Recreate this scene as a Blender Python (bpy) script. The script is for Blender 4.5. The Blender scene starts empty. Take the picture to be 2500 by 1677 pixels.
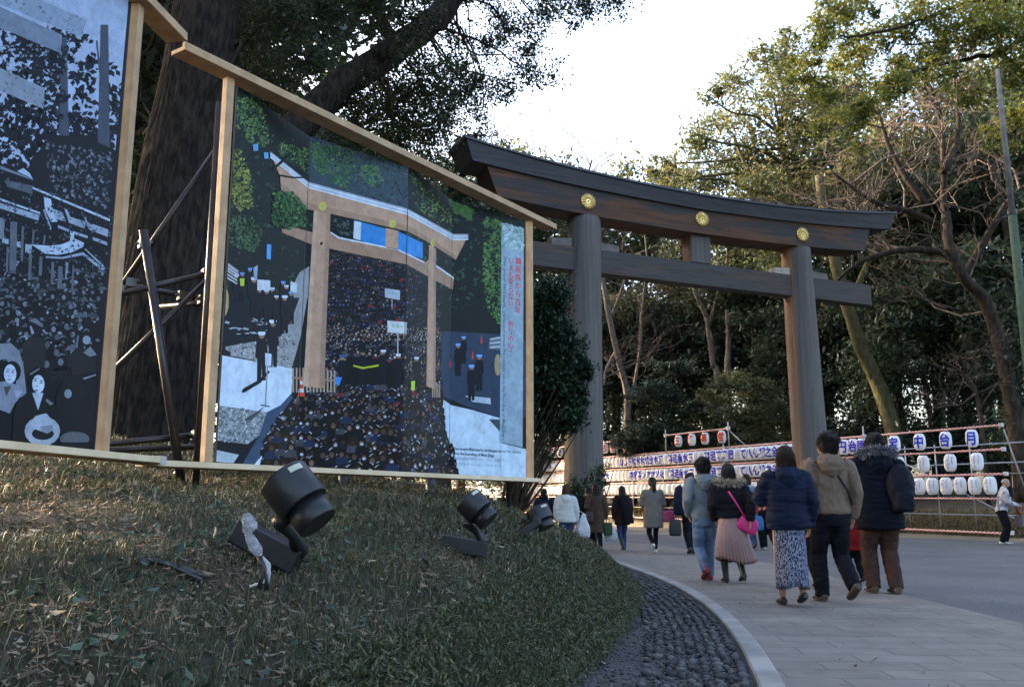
import bpy, bmesh, math, random
import numpy as np
from mathutils import Vector, Matrix, Quaternion, noise as mnoise
from mathutils.geometry import tessellate_polygon

scene = bpy.context.scene
COL = scene.collection
rad = math.radians

# ---------------------------------------------------------------- camera
RES = 2500.0                       # the photograph's width, used to measure positions
FPX = 2199.0
CXP, CYP, HORIZ = 1250.0, 838.5, 1237.0
PITCH = math.atan((HORIZ - CYP) / FPX)
CAM = np.array([0.0, 0.0, 1.0])
cam_d = bpy.data.cameras.new('camera'); cam = bpy.data.objects.new('camera', cam_d); COL.objects.link(cam)
cam.location = CAM; cam.rotation_euler = (math.pi / 2 + PITCH, 0, 0)
cam_d.sensor_width = 36.0; cam_d.lens = 36.0 * FPX / RES
cam_d.clip_start = 0.05; cam_d.clip_end = 3000
scene.camera = cam

# ---------------------------------------------------------------- sky, sun, exposure
SUN_EL, SUN_AZ = rad(21), rad(-62)
world = bpy.data.worlds.new("World"); scene.world = world; world.use_nodes = True
wn = world.node_tree; wn.nodes.clear()
wo = wn.nodes.new('ShaderNodeOutputWorld'); wb = wn.nodes.new('ShaderNodeBackground')
sky = wn.nodes.new('ShaderNodeTexSky'); sky.sky_type = 'NISHITA'; sky.sun_disc = False
sky.sun_elevation = SUN_EL; sky.sun_rotation = SUN_AZ; sky.dust_density = 6.0; sky.air_density = 1.0; sky.altitude = 50
wb.inputs['Strength'].default_value = 0.15
wn.links.new(sky.outputs[0], wb.inputs['Color']); wn.links.new(wb.outputs[0], wo.inputs[0])
sun_d = bpy.data.lights.new('sun', 'SUN'); sun_d.energy = 2.6; sun_d.angle = rad(2.0); sun_d.color = (1.0, 0.80, 0.56)
sun = bpy.data.objects.new('sun', sun_d); COL.objects.link(sun)
sd = Vector((math.sin(SUN_AZ) * math.cos(SUN_EL), math.cos(SUN_AZ) * math.cos(SUN_EL), math.sin(SUN_EL)))
sun.rotation_euler = (-sd).to_track_quat('-Z', 'Y').to_euler(); sun.location = (0, 0, 60)
scene.view_settings.view_transform = 'Standard'; scene.view_settings.look = 'None'
scene.view_settings.exposure = 2.85; scene.view_settings.gamma = 1.0; scene.view_settings.use_curve_mapping = False
scene.render.engine = 'CYCLES'
scene.cycles.max_bounces = 6; scene.cycles.transparent_max_bounces = 8
scene.cycles.use_denoising = True

# ---------------------------------------------------------------- measuring
def ray(px, py):
    x = (px - CXP) / FPX; y = -(py - CYP) / FPX
    d = np.array([x, math.cos(PITCH) - y * math.sin(PITCH), math.sin(PITCH) + y * math.cos(PITCH)])
    return d / d[1]
def atY(px, py, Y): return CAM + ray(px, py) * Y
def gnd(px, py, z=0.0):
    r = ray(px, py); return CAM + r * ((z - 1.0) / r[2])
def onplane(px, py, P, n):
    r = ray(px, py); t = np.dot(np.asarray(P) - CAM, n) / np.dot(r, n); return CAM + r * t

# ---------------------------------------------------------------- materials
MATS = {}
def mat(name, col, rough=0.75, spec=0.3, metal=0.0, col2=None, nscale=6.0, bump=0.0, bscale=40.0,
        stretch=(1, 1, 1), detail=4.0, lo=0.35, hi=0.65, sheen=0.0, trans=0.0, alpha=1.0):
    if name in MATS: return MATS[name]
    m = bpy.data.materials.new(name); m.use_nodes = True
    nt = m.node_tree; b = nt.nodes['Principled BSDF']
    b.inputs['Roughness'].default_value = rough; b.inputs['Specular IOR Level'].default_value = spec
    b.inputs['Metallic'].default_value = metal
    if sheen: b.inputs['Sheen Weight'].default_value = sheen
    if trans: b.inputs['Transmission Weight'].default_value = trans
    if alpha < 1: b.inputs['Alpha'].default_value = alpha
    tc = nt.nodes.new('ShaderNodeTexCoord'); mp = nt.nodes.new('ShaderNodeMapping'); mp.inputs['Scale'].default_value = stretch
    nt.links.new(tc.outputs['Object'], mp.inputs[0])
    if col2 is None: col2 = tuple(c * 0.72 for c in col)
    nz = nt.nodes.new('ShaderNodeTexNoise'); nz.inputs['Scale'].default_value = nscale; nz.inputs['Detail'].default_value = detail
    nt.links.new(mp.outputs[0], nz.inputs['Vector'])
    rp = nt.nodes.new('ShaderNodeValToRGB'); rp.color_ramp.elements[0].position = lo; rp.color_ramp.elements[1].position = hi
    rp.color_ramp.elements[0].color = (*col2, 1); rp.color_ramp.elements[1].color = (*col, 1)
    nt.links.new(nz.outputs['Fac'], rp.inputs[0]); nt.links.new(rp.outputs[0], b.inputs['Base Color'])
    if bump:
        n2 = nt.nodes.new('ShaderNodeTexNoise'); n2.inputs['Scale'].default_value = bscale; n2.inputs['Detail'].default_value = 5
        nt.links.new(mp.outputs[0], n2.inputs['Vector'])
        bp = nt.nodes.new('ShaderNodeBump'); bp.inputs['Strength'].default_value = bump; bp.inputs['Distance'].default_value = 0.02
        nt.links.new(n2.outputs['Fac'], bp.inputs['Height']); nt.links.new(bp.outputs[0], b.inputs['Normal'])
    MATS[name] = m; return m

def leafmat(name, cols, transl=0.35, rough=0.5):
    m = bpy.data.materials.new(name); m.use_nodes = True; nt = m.node_tree
    b = nt.nodes['Principled BSDF']; out = nt.nodes['Material Output']
    at = nt.nodes.new('ShaderNodeAttribute'); at.attribute_name = 'rnd'
    rp = nt.nodes.new('ShaderNodeValToRGB'); cr = rp.color_ramp
    while len(cr.elements) < len(cols): cr.elements.new(0.5)
    for i, c in enumerate(cols):
        cr.elements[i].position = i / (len(cols) - 1); cr.elements[i].color = (*c, 1)
    nt.links.new(at.outputs['Fac'], rp.inputs[0]); nt.links.new(rp.outputs[0], b.inputs['Base Color'])
    b.inputs['Roughness'].default_value = rough; b.inputs['Specular IOR Level'].default_value = 0.35
    tr = nt.nodes.new('ShaderNodeBsdfTranslucent'); nt.links.new(rp.outputs[0], tr.inputs[0])
    mx = nt.nodes.new('ShaderNodeMixShader'); mx.inputs[0].default_value = transl
    nt.links.new(b.outputs[0], mx.inputs[1]); nt.links.new(tr.outputs[0], mx.inputs[2]); nt.links.new(mx.outputs[0], out.inputs[0])
    return m

def attrmat(name, rough=0.4, spec=0.5, namp=0.12, nscale=60, nrough=0.5, detail=3):
    """colours printed or dyed into the surface, one per face"""
    m = bpy.data.materials.new(name); m.use_nodes = True; nt = m.node_tree; b = nt.nodes['Principled BSDF']
    at = nt.nodes.new('ShaderNodeAttribute'); at.attribute_name = 'col'
    nz = nt.nodes.new('ShaderNodeTexNoise'); nz.inputs['Scale'].default_value = nscale; nz.inputs['Detail'].default_value = detail; nz.inputs['Roughness'].default_value = nrough
    tc = nt.nodes.new('ShaderNodeTexCoord'); nt.links.new(tc.outputs['Object'], nz.inputs['Vector'])
    mr = nt.nodes.new('ShaderNodeMapRange'); mr.inputs['To Min'].default_value = 1 - namp * 2; mr.inputs['To Max'].default_value = 1 + namp * 2
    nt.links.new(nz.outputs['Fac'], mr.inputs['Value'])
    mx = nt.nodes.new('ShaderNodeVectorMath'); mx.operation = 'SCALE'
    nt.links.new(at.outputs['Color'], mx.inputs[0]); nt.links.new(mr.outputs[0], mx.inputs['Scale'])
    nt.links.new(mx.outputs[0], b.inputs['Base Color'])
    b.inputs['Roughness'].default_value = rough; b.inputs['Specular IOR Level'].default_value = spec
    return m

# ---------------------------------------------------------------- mesh helpers
class MB:
    def __init__(s): s.v = []; s.f = []; s.c = []
    def add(s, vs, fs, col=None):
        o = len(s.v); s.v.extend([tuple(map(float, p)) for p in vs])
        for f in fs:
            s.f.append(tuple(i + o for i in f)); s.c.append(col)
        return s
    def box(s, c, size, ax=None, col=None):
        c = np.array(c, float); hx, hy, hz = [q / 2 for q in size]
        X, Y, Z = (np.eye(3) if ax is None else [np.array(a, float) for a in ax])
        vs = [c + X * a * hx + Y * b * hy + Z * d * hz for a in (-1, 1) for b in (-1, 1) for d in (-1, 1)]
        return s.add(vs, [(0, 1, 3, 2), (4, 6, 7, 5), (0, 4, 5, 1), (2, 3, 7, 6), (0, 2, 6, 4), (1, 5, 7, 3)], col)
    def loft(s, rings, cap=True, col=None, closed=True):
        n = len(rings[0]); o = len(s.v)
        for r in rings: s.v.extend([tuple(map(float, p)) for p in r])
        for k in range(len(rings) - 1):
            for i in range(n if closed else n - 1):
                j = (i + 1) % n
                s.f.append((o + k * n + i, o + k * n + j, o + (k + 1) * n + j, o + (k + 1) * n + i)); s.c.append(col)
        if cap:
            s.f.append(tuple(o + i for i in reversed(range(n)))); s.c.append(col)
            s.f.append(tuple(o + (len(rings) - 1) * n + i for i in range(n))); s.c.append(col)
        return s
    def tube(s, path, radii, seg=8, cap=True, col=None, squash=None, ref=(0, 0, 1)):
        P = [np.array(p, float) for p in path]
        if np.isscalar(radii): radii = [radii] * len(P)
        rings = []; prev = None
        for i, p in enumerate(P):
            t = P[min(i + 1, len(P) - 1)] - P[max(i - 1, 0)]; t = t / (np.linalg.norm(t) + 1e-12)
            if prev is None:
                a = np.array(ref, float)
                if abs(np.dot(a, t)) > 0.95: a = np.array([1.0, 0, 0]) if abs(t[0]) < 0.9 else np.array([0, 1.0, 0])
            else: a = prev
            a = a - t * np.dot(a, t); a /= (np.linalg.norm(a) + 1e-12); prev = a
            b = np.cross(t, a); r = radii[i]
            ra, rb = (r if not np.isscalar(r) else (r, r))
            rings.append([p + a * ra * math.cos(2 * math.pi * k / seg) + b * rb * math.sin(2 * math.pi * k / seg) for k in range(seg)])
        return s.loft(rings, cap, col)
    def ellipsoid(s, c, r, nu=12, nv=8, ax=None, col=None):
        c = np.array(c, float); X, Y, Z = (np.eye(3) if ax is None else [np.array(a, float) for a in ax])
        rings = []
        for k in range(nv + 1):
            th = math.pi * (0.02 + 0.96 * k / nv); z = -math.cos(th) * r[2]; q = math.sin(th)
            rings.append([c + X * r[0] * q * math.cos(2 * math.pi * i / nu) + Y * r[1] * q * math.sin(2 * math.pi * i / nu) + Z * z for i in range(nu)])
        return s.loft(rings, True, col)

def wloc(o):
    v = Vector((0, 0, 0))
    while o: v += o.location; o = o.parent
    return np.array(v)

def link(o, parent=None):
    COL.objects.link(o)
    if parent: o.parent = parent
    return o
def tag(o, label=None, cat=None, group=None, kind=None):
    if label: o['label'] = label
    if cat: o['category'] = cat
    if group: o['group'] = group
    if kind: o['kind'] = kind
    return o
def thing(name, loc, label, cat, group=None, rotz=0.0):
    o = bpy.data.objects.new(name, None); o.location = tuple(map(float, loc)); o.rotation_euler = (0, 0, rotz); o.empty_display_size = 0.2
    COL.objects.link(o); return tag(o, label, cat, group)
def build(name, mb, m, parent=None, smooth=False, local=False, bevel=0.0):
    me = bpy.data.meshes.new(name)
    off = np.zeros(3) if (parent is None or local) else wloc(parent)
    V = (np.array(mb.v, float) - off) if len(mb.v) else np.zeros((0, 3))
    me.from_pydata([tuple(p) for p in V], [], mb.f)
    if any(c is not None for c in mb.c):
        at = me.attributes.new('col', 'FLOAT_COLOR', 'FACE')
        at.data.foreach_set('color', np.array([(*(c or (0, 0, 0)), 1.0) for c in mb.c], dtype=np.float32).ravel())
    if smooth: me.polygons.foreach_set('use_smooth', [True] * len(me.polygons))
    ms = m if isinstance(m, (list, tuple)) else [m]
    for q in ms: me.materials.append(q)
    me.update()
    o = bpy.data.objects.new(name, me); link(o, parent)
    if bevel:
        bv = o.modifiers.new('bevel', 'BEVEL'); bv.width = bevel; bv.segments = 2; bv.limit_method = 'ANGLE'
    return o
def fastmesh(name, V, F, m, rnd=None, parent=None, smooth=False, col=None):
    """V (N,3), F (M,k)"""
    me = bpy.data.meshes.new(name); V = np.asarray(V, np.float32); F = np.asarray(F, np.int32); k = F.shape[1]
    if parent is not None: V = V - wloc(parent).astype(np.float32)
    me.vertices.add(len(V)); me.vertices.foreach_set('co', V.ravel())
    me.loops.add(F.size); me.loops.foreach_set('vertex_index', F.ravel())
    me.polygons.add(len(F)); me.polygons.foreach_set('loop_start', np.arange(0, F.size, k, dtype=np.int32))
    me.polygons.foreach_set('loop_total', np.full(len(F), k, np.int32))
    if smooth: me.polygons.foreach_set('use_smooth', np.ones(len(F), bool))
    me.update(calc_edges=True)
    if rnd is not None:
        at = me.attributes.new('rnd', 'FLOAT', 'FACE'); at.data.foreach_set('value', np.asarray(rnd, np.float32))
    if col is not None:
        at = me.attributes.new('col', 'FLOAT_COLOR', 'FACE'); at.data.foreach_set('color', np.asarray(col, np.float32).ravel())
    me.materials.append(m); me.validate()
    o = bpy.data.objects.new(name, me); return link(o, parent)
def copy_tree(o, parent=None):
    c = o.copy(); COL.objects.link(c); c.parent = parent
    for ch in list(o.children): copy_tree(ch, c)
    return c

FONT_CACHE = {}
def glyphs(s, offset=0.0, res=2):
    k = (s, offset)
    if k in FONT_CACHE: return FONT_CACHE[k]
    c = bpy.data.curves.new('t', 'FONT'); c.body = s; c.size = 1; c.resolution_u = res; c.offset = offset
    o = bpy.data.objects.new('t', c); m = bpy.data.meshes.new_from_object(o)
    V = np.array([v.co[:2] for v in m.vertices]) if len(m.vertices) else np.zeros((0, 2)); F = [tuple(p.vertices) for p in m.polygons]
    bpy.data.objects.remove(o); bpy.data.curves.remove(c); bpy.data.meshes.remove(m)
    FONT_CACHE[k] = (V, F); return V, F

def remesh(mb, voxel, smooth_it=4, wrinkle=0.0, wscale=(9, 9, 4), seed=0, cut_below=None):
    """one continuous skin round all the closed pieces in mb; returns (verts, faces)"""
    me = bpy.data.meshes.new('r'); me.from_pydata(mb.v, [], mb.f); o = bpy.data.objects.new('r', me); COL.objects.link(o)
    bm = bmesh.new(); bm.from_mesh(me); bmesh.ops.recalc_face_normals(bm, faces=bm.faces); bm.to_mesh(me); bm.free()
    md = o.modifiers.new('r', 'REMESH'); md.mode = 'VOXEL'; md.voxel_size = voxel
    if smooth_it:
        sm = o.modifiers.new('s', 'SMOOTH'); sm.factor = 0.5; sm.iterations = smooth_it
    dg = bpy.context.evaluated_depsgraph_get(); m2 = bpy.data.meshes.new_from_object(o.evaluated_get(dg))
    V = np.empty(len(m2.vertices) * 3, np.float32); m2.vertices.foreach_get('co', V); V = V.reshape(-1, 3)
    if wrinkle:
        N = np.empty(len(m2.vertices) * 3, np.float32); m2.vertices.foreach_get('normal', N); N = N.reshape(-1, 3)
        q = np.array([mnoise.fractal(Vector((p[0] * wscale[0] + seed, p[1] * wscale[1], p[2] * wscale[2])), 0.8, 2.1, 3) for p in V])
        ridg = 0.5 - np.abs(q)
        V = V + N * (ridg * wrinkle)[:, None]
    F = np.empty(len(m2.polygons) * 4, np.int32); m2.loops.foreach_get('vertex_index', F); F = F.reshape(-1, 4)
    bpy.data.objects.remove(o); bpy.data.meshes.remove(me); bpy.data.meshes.remove(m2)
    return V, F
# ================================================================ THE GROUND
rng = np.random.default_rng(7); random.seed(7)
def interp(tab, y): return np.interp(y, [t[1] for t in tab], [t[0] for t in tab])
KERB = [(-0.6, -6), (0.1, -2), (0.8, 2), (1.18, 3.9), (1.455, 5.34), (1.577, 5.96), (1.652, 6.44), (1.83, 7.6), (1.971, 8.82), (2.07, 10.3), (2.106, 11.95), (2.06, 13.4), (1.96, 15.03),
        (1.83, 17.9), (1.60, 21.0), (1.2, 24.0), (0.6, 27.5), (-0.6, 33), (-3.2, 42), (-8, 56)]
OUTER = [(4.3, -6), (4.4, 2), (4.43, 8.1), (4.52, 10.9), (4.69, 15.0), (4.45, 19.9), (4.04, 23.4), (3.4, 26.5), (2.0, 33), (-0.6, 42), (-5.4, 56)]
EDGE = [(-2.2, -5), (-1.35, -1), (-0.75, 1.5), (-0.1, 3.7), (0.30, 5.34), (0.633, 6.6), (0.937, 7.93), (1.25, 9.5), (1.48, 12), (1.50, 15), (1.36, 18), (1.1, 21), (0.7, 24), (0.1, 27.5), (-1.1, 33), (-3.7, 42), (-9, 56)]
def smooth_tab(tab, n=120):
    y0, y1 = tab[0][1], tab[-1][1]; ys = np.linspace(y0, y1, n); xs = interp(tab, ys)
    k = np.array([1, 2, 3, 2, 1.]); k /= k.sum(); xp = np.pad(xs, 2, mode='reflect', reflect_type='odd'); xs = np.convolve(xp, k, 'valid')
    return list(zip(xs, ys))
KERB_S, OUTER_S, EDGE_S = smooth_tab(KERB), smooth_tab(OUTER), smooth_tab(EDGE)
R0 = np.array([14.75, 27.1, 0.0]); UR = np.array([-0.3827, 0.9239, 0.0]); NR = np.array([-0.9239, -0.3827, 0.0])   # lantern rack line, direction away, normal to the road

def mound_z(x, y):
    x = np.asarray(x, float); y = np.asarray(y, float)
    s = np.maximum(interp(EDGE, y) - x, 0.0)
    k = np.clip((y - 4) / 5, 0, 1)
    dec = 0.85 - 0.30 * k; A = 0.90 + 0.25 * k
    far = np.clip((y - 7.5) / 7, 0, 1); A = A * (1 - 0.50 * far); lin = 0.09 + 0.11 * np.clip((y - 7) / 4, 0, 1)
    h = A * (1 - np.exp(-s / dec)) + lin * np.clip(s - 0.9, 0, 4.5)
    h = h + (0.025 * np.sin(x * 3.1 + y * 1.7) + 0.02 * np.sin(x * 7.3 - y * 5.1)) * np.clip(s * 2, 0, 1)
    return h * np.clip(s / 0.04, 0, 1)
def onmound(px, py):
    r = ray(px, py)
    for Y in np.linspace(1.2, 30, 2881):
        p = CAM + r * Y
        if p[2] <= mound_z(p[0], p[1]): return p
    return gnd(px, py)

def ground_mat(name, c1, c2, scale, bump, vor=0.0, rough=0.9, spots=None, dist=0.02):
    m = bpy.data.materials.new(name); m.use_nodes = True; nt = m.node_tree; b = nt.nodes['Principled BSDF']
    b.inputs['Roughness'].default_value = rough; b.inputs['Specular IOR Level'].default_value = 0.25
    tc = nt.nodes.new('ShaderNodeTexCoord')
    n1 = nt.nodes.new('ShaderNodeTexNoise'); n1.inputs['Scale'].default_value = 0.6; n1.inputs['Detail'].default_value = 6
    n2 = nt.nodes.new('ShaderNodeTexNoise'); n2.inputs['Scale'].default_value = scale; n2.inputs['Detail'].default_value = 4; n2.inputs['Roughness'].default_value = 0.7
    nt.links.new(tc.outputs['Object'], n1.inputs['Vector']); nt.links.new(tc.outputs['Object'], n2.inputs['Vector'])
    ad = nt.nodes.new('ShaderNodeMath'); ad.operation = 'MULTIPLY_ADD'; ad.inputs[1].default_value = 0.45
    nt.links.new(n1.outputs['Fac'], ad.inputs[0]); 
    m2 = nt.nodes.new('ShaderNodeMath'); m2.operation = 'MULTIPLY'; m2.inputs[1].default_value = 0.55
    nt.links.new(n2.outputs['Fac'], m2.inputs[0]); nt.links.new(m2.outputs[0], ad.inputs[2])
    rp = nt.nodes.new('ShaderNodeValToRGB'); rp.color_ramp.elements[0].position = 0.40; rp.color_ramp.elements[1].position = 0.60
    rp.color_ramp.elements[0].color = (*c1, 1); rp.color_ramp.elements[1].color = (*c2, 1)
    nt.links.new(ad.outputs[0], rp.inputs[0]); nt.links.new(rp.outputs[0], b.inputs['Base Color'])
    h = n2.outputs['Fac']
    if vor:
        v = nt.nodes.new('ShaderNodeTexVoronoi'); v.inputs['Scale'].default_value = vor; nt.links.new(tc.outputs['Object'], v.inputs['Vector'])
        h = v.outputs['Distance']
        mxc = nt.nodes.new('ShaderNodeMix'); mxc.data_type = 'RGBA'; mxc.blend_type = 'MULTIPLY'; mxc.inputs[0].default_value = 0.55
        hs = nt.nodes.new('ShaderNodeSeparateColor'); nt.links.new(v.outputs['Color'], hs.inputs[0])
        cr2 = nt.nodes.new('ShaderNodeMapRange'); cr2.inputs['To Min'].default_value = 0.55; cr2.inputs['To Max'].default_value = 1.25
        nt.links.new(hs.outputs[0], cr2.inputs['Value'])
        cc = nt.nodes.new('ShaderNodeCombineColor')
        for i in range(3): nt.links.new(cr2.outputs[0], cc.inputs[i])
        nt.links.new(rp.outputs[0], mxc.inputs[6]); nt.links.new(cc.outputs[0], mxc.inputs[7]); nt.links.new(mxc.outputs[2], b.inputs['Base Color'])
    bp = nt.nodes.new('ShaderNodeBump'); bp.inputs['Strength'].default_value = bump; bp.inputs['Distance'].default_value = dist
    if vor: bp.invert = True
    nt.links.new(h, bp.inputs['Height']); nt.links.new(bp.outputs[0], b.inputs['Normal'])
    return m

M_soil = ground_mat('forest_soil', (0.022, 0.017, 0.011), (0.06, 0.045, 0.028), 9, 0.6)
M_road = ground_mat('gravel_road', (0.084, 0.083, 0.086), (0.128, 0.126, 0.128), 45, 0.5, vor=55)
M_strip = ground_mat('dark_gravel', (0.040, 0.039, 0.040), (0.085, 0.082, 0.080), 30, 0.9, vor=26, dist=0.03)
M_mound = ground_mat('mound_soil', (0.016, 0.015, 0.010), (0.055, 0.043, 0.028), 14, 0.8)
M_bank = ground_mat('bank_soil', (0.055, 0.040, 0.020), (0.15, 0.11, 0.06), 5, 0.9)
M_sand = ground_mat('sandy_edge', (0.15, 0.125, 0.088), (0.23, 0.19, 0.135), 12, 0.6)

def paver_mat():
    m = bpy.data.materials.new('stone_pavers'); m.use_nodes = True; nt = m.node_tree; b = nt.nodes['Principled BSDF']
    b.inputs['Roughness'].default_value = 0.85; b.inputs['Specular IOR Level'].default_value = 0.25
    tc = nt.nodes.new('ShaderNodeTexCoord'); mp = nt.nodes.new('ShaderNodeMapping'); mp.inputs['Rotation'].default_value = (0, 0, rad(4))
    nt.links.new(tc.outputs['Object'], mp.inputs[0])
    br = nt.nodes.new('ShaderNodeTexBrick'); br.inputs['Scale'].default_value = 1.0
    br.inputs['Brick Width'].default_value = 0.62; br.inputs['Row Height'].default_value = 0.30; br.inputs['Mortar Size'].default_value = 0.009
    br.inputs['Mortar Smooth'].default_value = 0.4
    br.inputs['Color1'].default_value = (0.203, 0.177, 0.154, 1); br.inputs['Color2'].default_value = (0.168, 0.147, 0.129, 1); br.inputs['Mortar'].default_value = (0.115, 0.102, 0.092, 1)
    nt.links.new(mp.outputs[0], br.inputs['Vector'])
    nz = nt.nodes.new('ShaderNodeTexNoise'); nz.inputs['Scale'].default_value = 2.2; nz.inputs['Detail'].default_value = 8; nz.inputs['Roughness'].default_value = 0.75
    nt.links.new(tc.outputs['Object'], nz.inputs['Vector'])
    mr = nt.nodes.new('ShaderNodeMapRange'); mr.inputs['From Min'].default_value = 0.3; mr.inputs['From Max'].default_value = 0.7; mr.inputs['To Min'].default_value = 0.66; mr.inputs['To Max'].default_value = 1.12
    nt.links.new(nz.outputs['Fac'], mr.inputs['Value'])
    sc = nt.nodes.new('ShaderNodeVectorMath'); sc.operation = 'SCALE'; nt.links.new(br.outputs['Color'], sc.inputs[0]); nt.links.new(mr.outputs[0], sc.inputs['Scale'])
    nt.links.new(sc.outputs[0], b.inputs['Base Color'])
    nb = nt.nodes.new('ShaderNodeTexNoise'); nb.inputs['Scale'].default_value = 60; nt.links.new(tc.outputs['Object'], nb.inputs['Vector'])
    a = nt.nodes.new('ShaderNodeMath'); a.operation = 'MULTIPLY_ADD'; a.inputs[1].default_value = -0.6
    nt.links.new(br.outputs['Fac'], a.inputs[0]); nt.links.new(nb.outputs['Fac'], a.inputs[2])
    bp = nt.nodes.new('ShaderNodeBump'); bp.inputs['Strength'].default_value = 0.35; bp.inputs['Distance'].default_value = 0.01
    nt.links.new(a.outputs[0], bp.inputs['Height']); nt.links.new(bp.outputs[0], b.inputs['Normal'])
    return m
M_path = paver_mat()
M_kerb = mat('kerb_stone', (0.29, 0.27, 0.25), rough=0.8, col2=(0.17, 0.16, 0.148), nscale=2.2, bump=0.2)

def ribbon(name, left, right, z, m, kind='structure'):
    mb = MB(); n = len(left)
    mb.v = [(p[0], p[1], z) for p in left] + [(p[0], p[1], z) for p in right]
    for i in range(n - 1): mb.f.append((i, n + i, n + i + 1, i + 1)); mb.c.append(None)
    return tag(build(name, mb, m), kind=kind)
g = MB(); g.add([(-700, -300, -0.03), (700, -300, -0.03), (700, 1500, -0.03), (-700, 1500, -0.03)], [(0, 1, 2, 3)])
tag(build('ground', g, M_soil), kind='structure')
# road from the footpath to the lantern rack
ysr = np.linspace(-6, 56, 63)
outl = [(float(interp(OUTER, y)), y) for y in ysr]
def rackx(y): return R0[0] + UR[0] / UR[1] * (y - R0[1])
ribbon('road', outl, [(max(rackx(y) - 0.30, float(interp(OUTER, y)) + 0.3), y) for y in ysr], 0.0, M_road)
ribbon('footpath', KERB_S, [(float(interp(OUTER, y)), y) for _, y in KERB_S], 0.006, M_path)
edgel = [(float(interp(EDGE, y)) - 0.35, y) for _, y in KERB_S]
ribbon('gravel_strip', edgel, KERB_S, 0.0, M_strip)
kb = MB()
kl = [KERB_S[0]] + KERB_S + [KERB_S[-1]]
rings = []
for i, (x, y) in enumerate(KERB_S):
    a = np.array(KERB_S[max(i - 1, 0)]); b_ = np.array(KERB_S[min(i + 1, len(KERB_S) - 1)]); t = b_ - a; t /= np.linalg.norm(t); nn = np.array([t[1], -t[0]])
    w = 0.072
    rings.append([(x - nn[0] * w, y - nn[1] * w, -0.1), (x - nn[0] * w, y - nn[1] * w, 0.035), (x - nn[0] * (w - .012), y - nn[1] * (w - .012), 0.045),
                  (x + nn[0] * (w - .012), y + nn[1] * (w - .012), 0.045), (x + nn[0] * w, y + nn[1] * w, 0.035), (x + nn[0] * w, y + nn[1] * w, -0.1)])
kb.loft(rings, True)
tag(build('kerb', kb, M_kerb), kind='structure')
# dark joint between kerb and path is the shadow of this small step
# bank behind the lantern rack: sandy edge, then a slope of dry grass up to the wood
def bank_profile(d): return np.interp(d, [-0.35, 0.0, 0.5, 1.2, 3.0, 8, 20, 60], [0.004, 0.03, 0.10, 0.28, 0.62, 1.1, 1.8, 2.6])
ts = np.linspace(-45, 75, 61); ds = np.array([-0.35, 0.0, 0.35, 0.8, 1.5, 3, 5, 8, 13, 20, 35, 60, 120])
V = []; F = []
for t in ts:
    for d in ds:
        p = R0 + UR * t - NR * d
        V.append((p[0], p[1], float(bank_profile(d)) + 0.0115 * max(t, 0) * min(max(d + 0.35, 0), 1.0) + (0.05 * math.sin(t * 1.3 + d) if d > 0.5 else 0)))
n = len(ds)
for i in range(len(ts) - 1):
    for j in range(n - 1): F.append((i * n + j, i * n + j + 1, (i + 1) * n + j + 1, (i + 1) * n + j))
bk = MB(); bk.add(V, F)
b_o = tag(build('bank', bk, [M_bank, M_sand, M_soil], smooth=True), kind='structure')
for i, p in enumerate(b_o.data.polygons):
    j = i % (n - 1); p.material_index = 1 if j < 2 else (0 if j < 6 else 2)
def bank_z(x, y):
    d = -((x - R0[0]) * NR[0] + (y - R0[1]) * NR[1]); t = (x - R0[0]) * UR[0] + (y - R0[1]) * UR[1]
    return float(bank_profile(d)) + 0.0115 * max(t, 0)
# the mound under the panels
ys_m = np.concatenate([np.linspace(-4, 1.5, 12)[:-1], np.linspace(1.5, 14, 84)[:-1], np.linspace(14, 56, 50)])
ss = np.concatenate([np.linspace(0, 1.5, 26)[:-1], np.linspace(1.5, 6, 26)[:-1], np.linspace(6, 40, 14)])
V = []; F = []
for y in ys_m:
    ex = float(interp(EDGE, y))
    for s_ in ss:
        x = ex - s_; V.append((x, y, float(mound_z(x, y)) - (0.02 if s_ == 0 else 0)))
n = len(ss)
for i in range(len(ys_m) - 1):
    for j in range(n - 1): F.append((i * n + j, (i + 1) * n + j, (i + 1) * n + j + 1, i * n + j + 1))
mo = MB(); mo.add(V, F); tag(build('mound', mo, M_mound, smooth=True), kind='structure')

# ---- grass on the mound: blades thick near the camera, thinning beyond what is seen
def blades(P, hgt, wid, lean_amt, rng):
    N = len(P); az = rng.uniform(0, 2 * np.pi, N); la = rng.uniform(0, 2 * np.pi, N)
    side = np.stack([np.cos(az), np.sin(az), np.zeros(N)], 1) * (wid / 2)[:, None]
    lean = np.stack([np.cos(la), np.sin(la), np.zeros(N)], 1) * (hgt * lean_amt)[:, None]
    up = np.zeros((N, 3)); up[:, 2] = hgt
    a = P - side; b = P + side; m = P + up * 0.6 + lean * 0.35; c = m - side * 0.8; d = m + side * 0.8; e = P + up * (1 - 0.25 * lean_amt)[:, None] + lean
    V = np.stack([a, b, c, d, e], 1).reshape(-1, 3); o = np.arange(N)[:, None] * 5
    F = np.concatenate([o + np.array([[0, 1, 2]]), o + np.array([[1, 3, 2]]), o + np.array([[2, 3, 4]])], 1).reshape(-1, 3)
    return V, F
def mound_pts(N, y0, y1, smax, rng, power=1.0, edge=0.0):
    u = rng.random(N); y = y0 * (y1 / y0) ** u ** power
    s_ = rng.random(N) * smax - edge
    x = interp(EDGE, y) - s_
    z = mound_z(x, y)
    return np.stack([x, y, np.maximum(z, 0)], 1)
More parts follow.
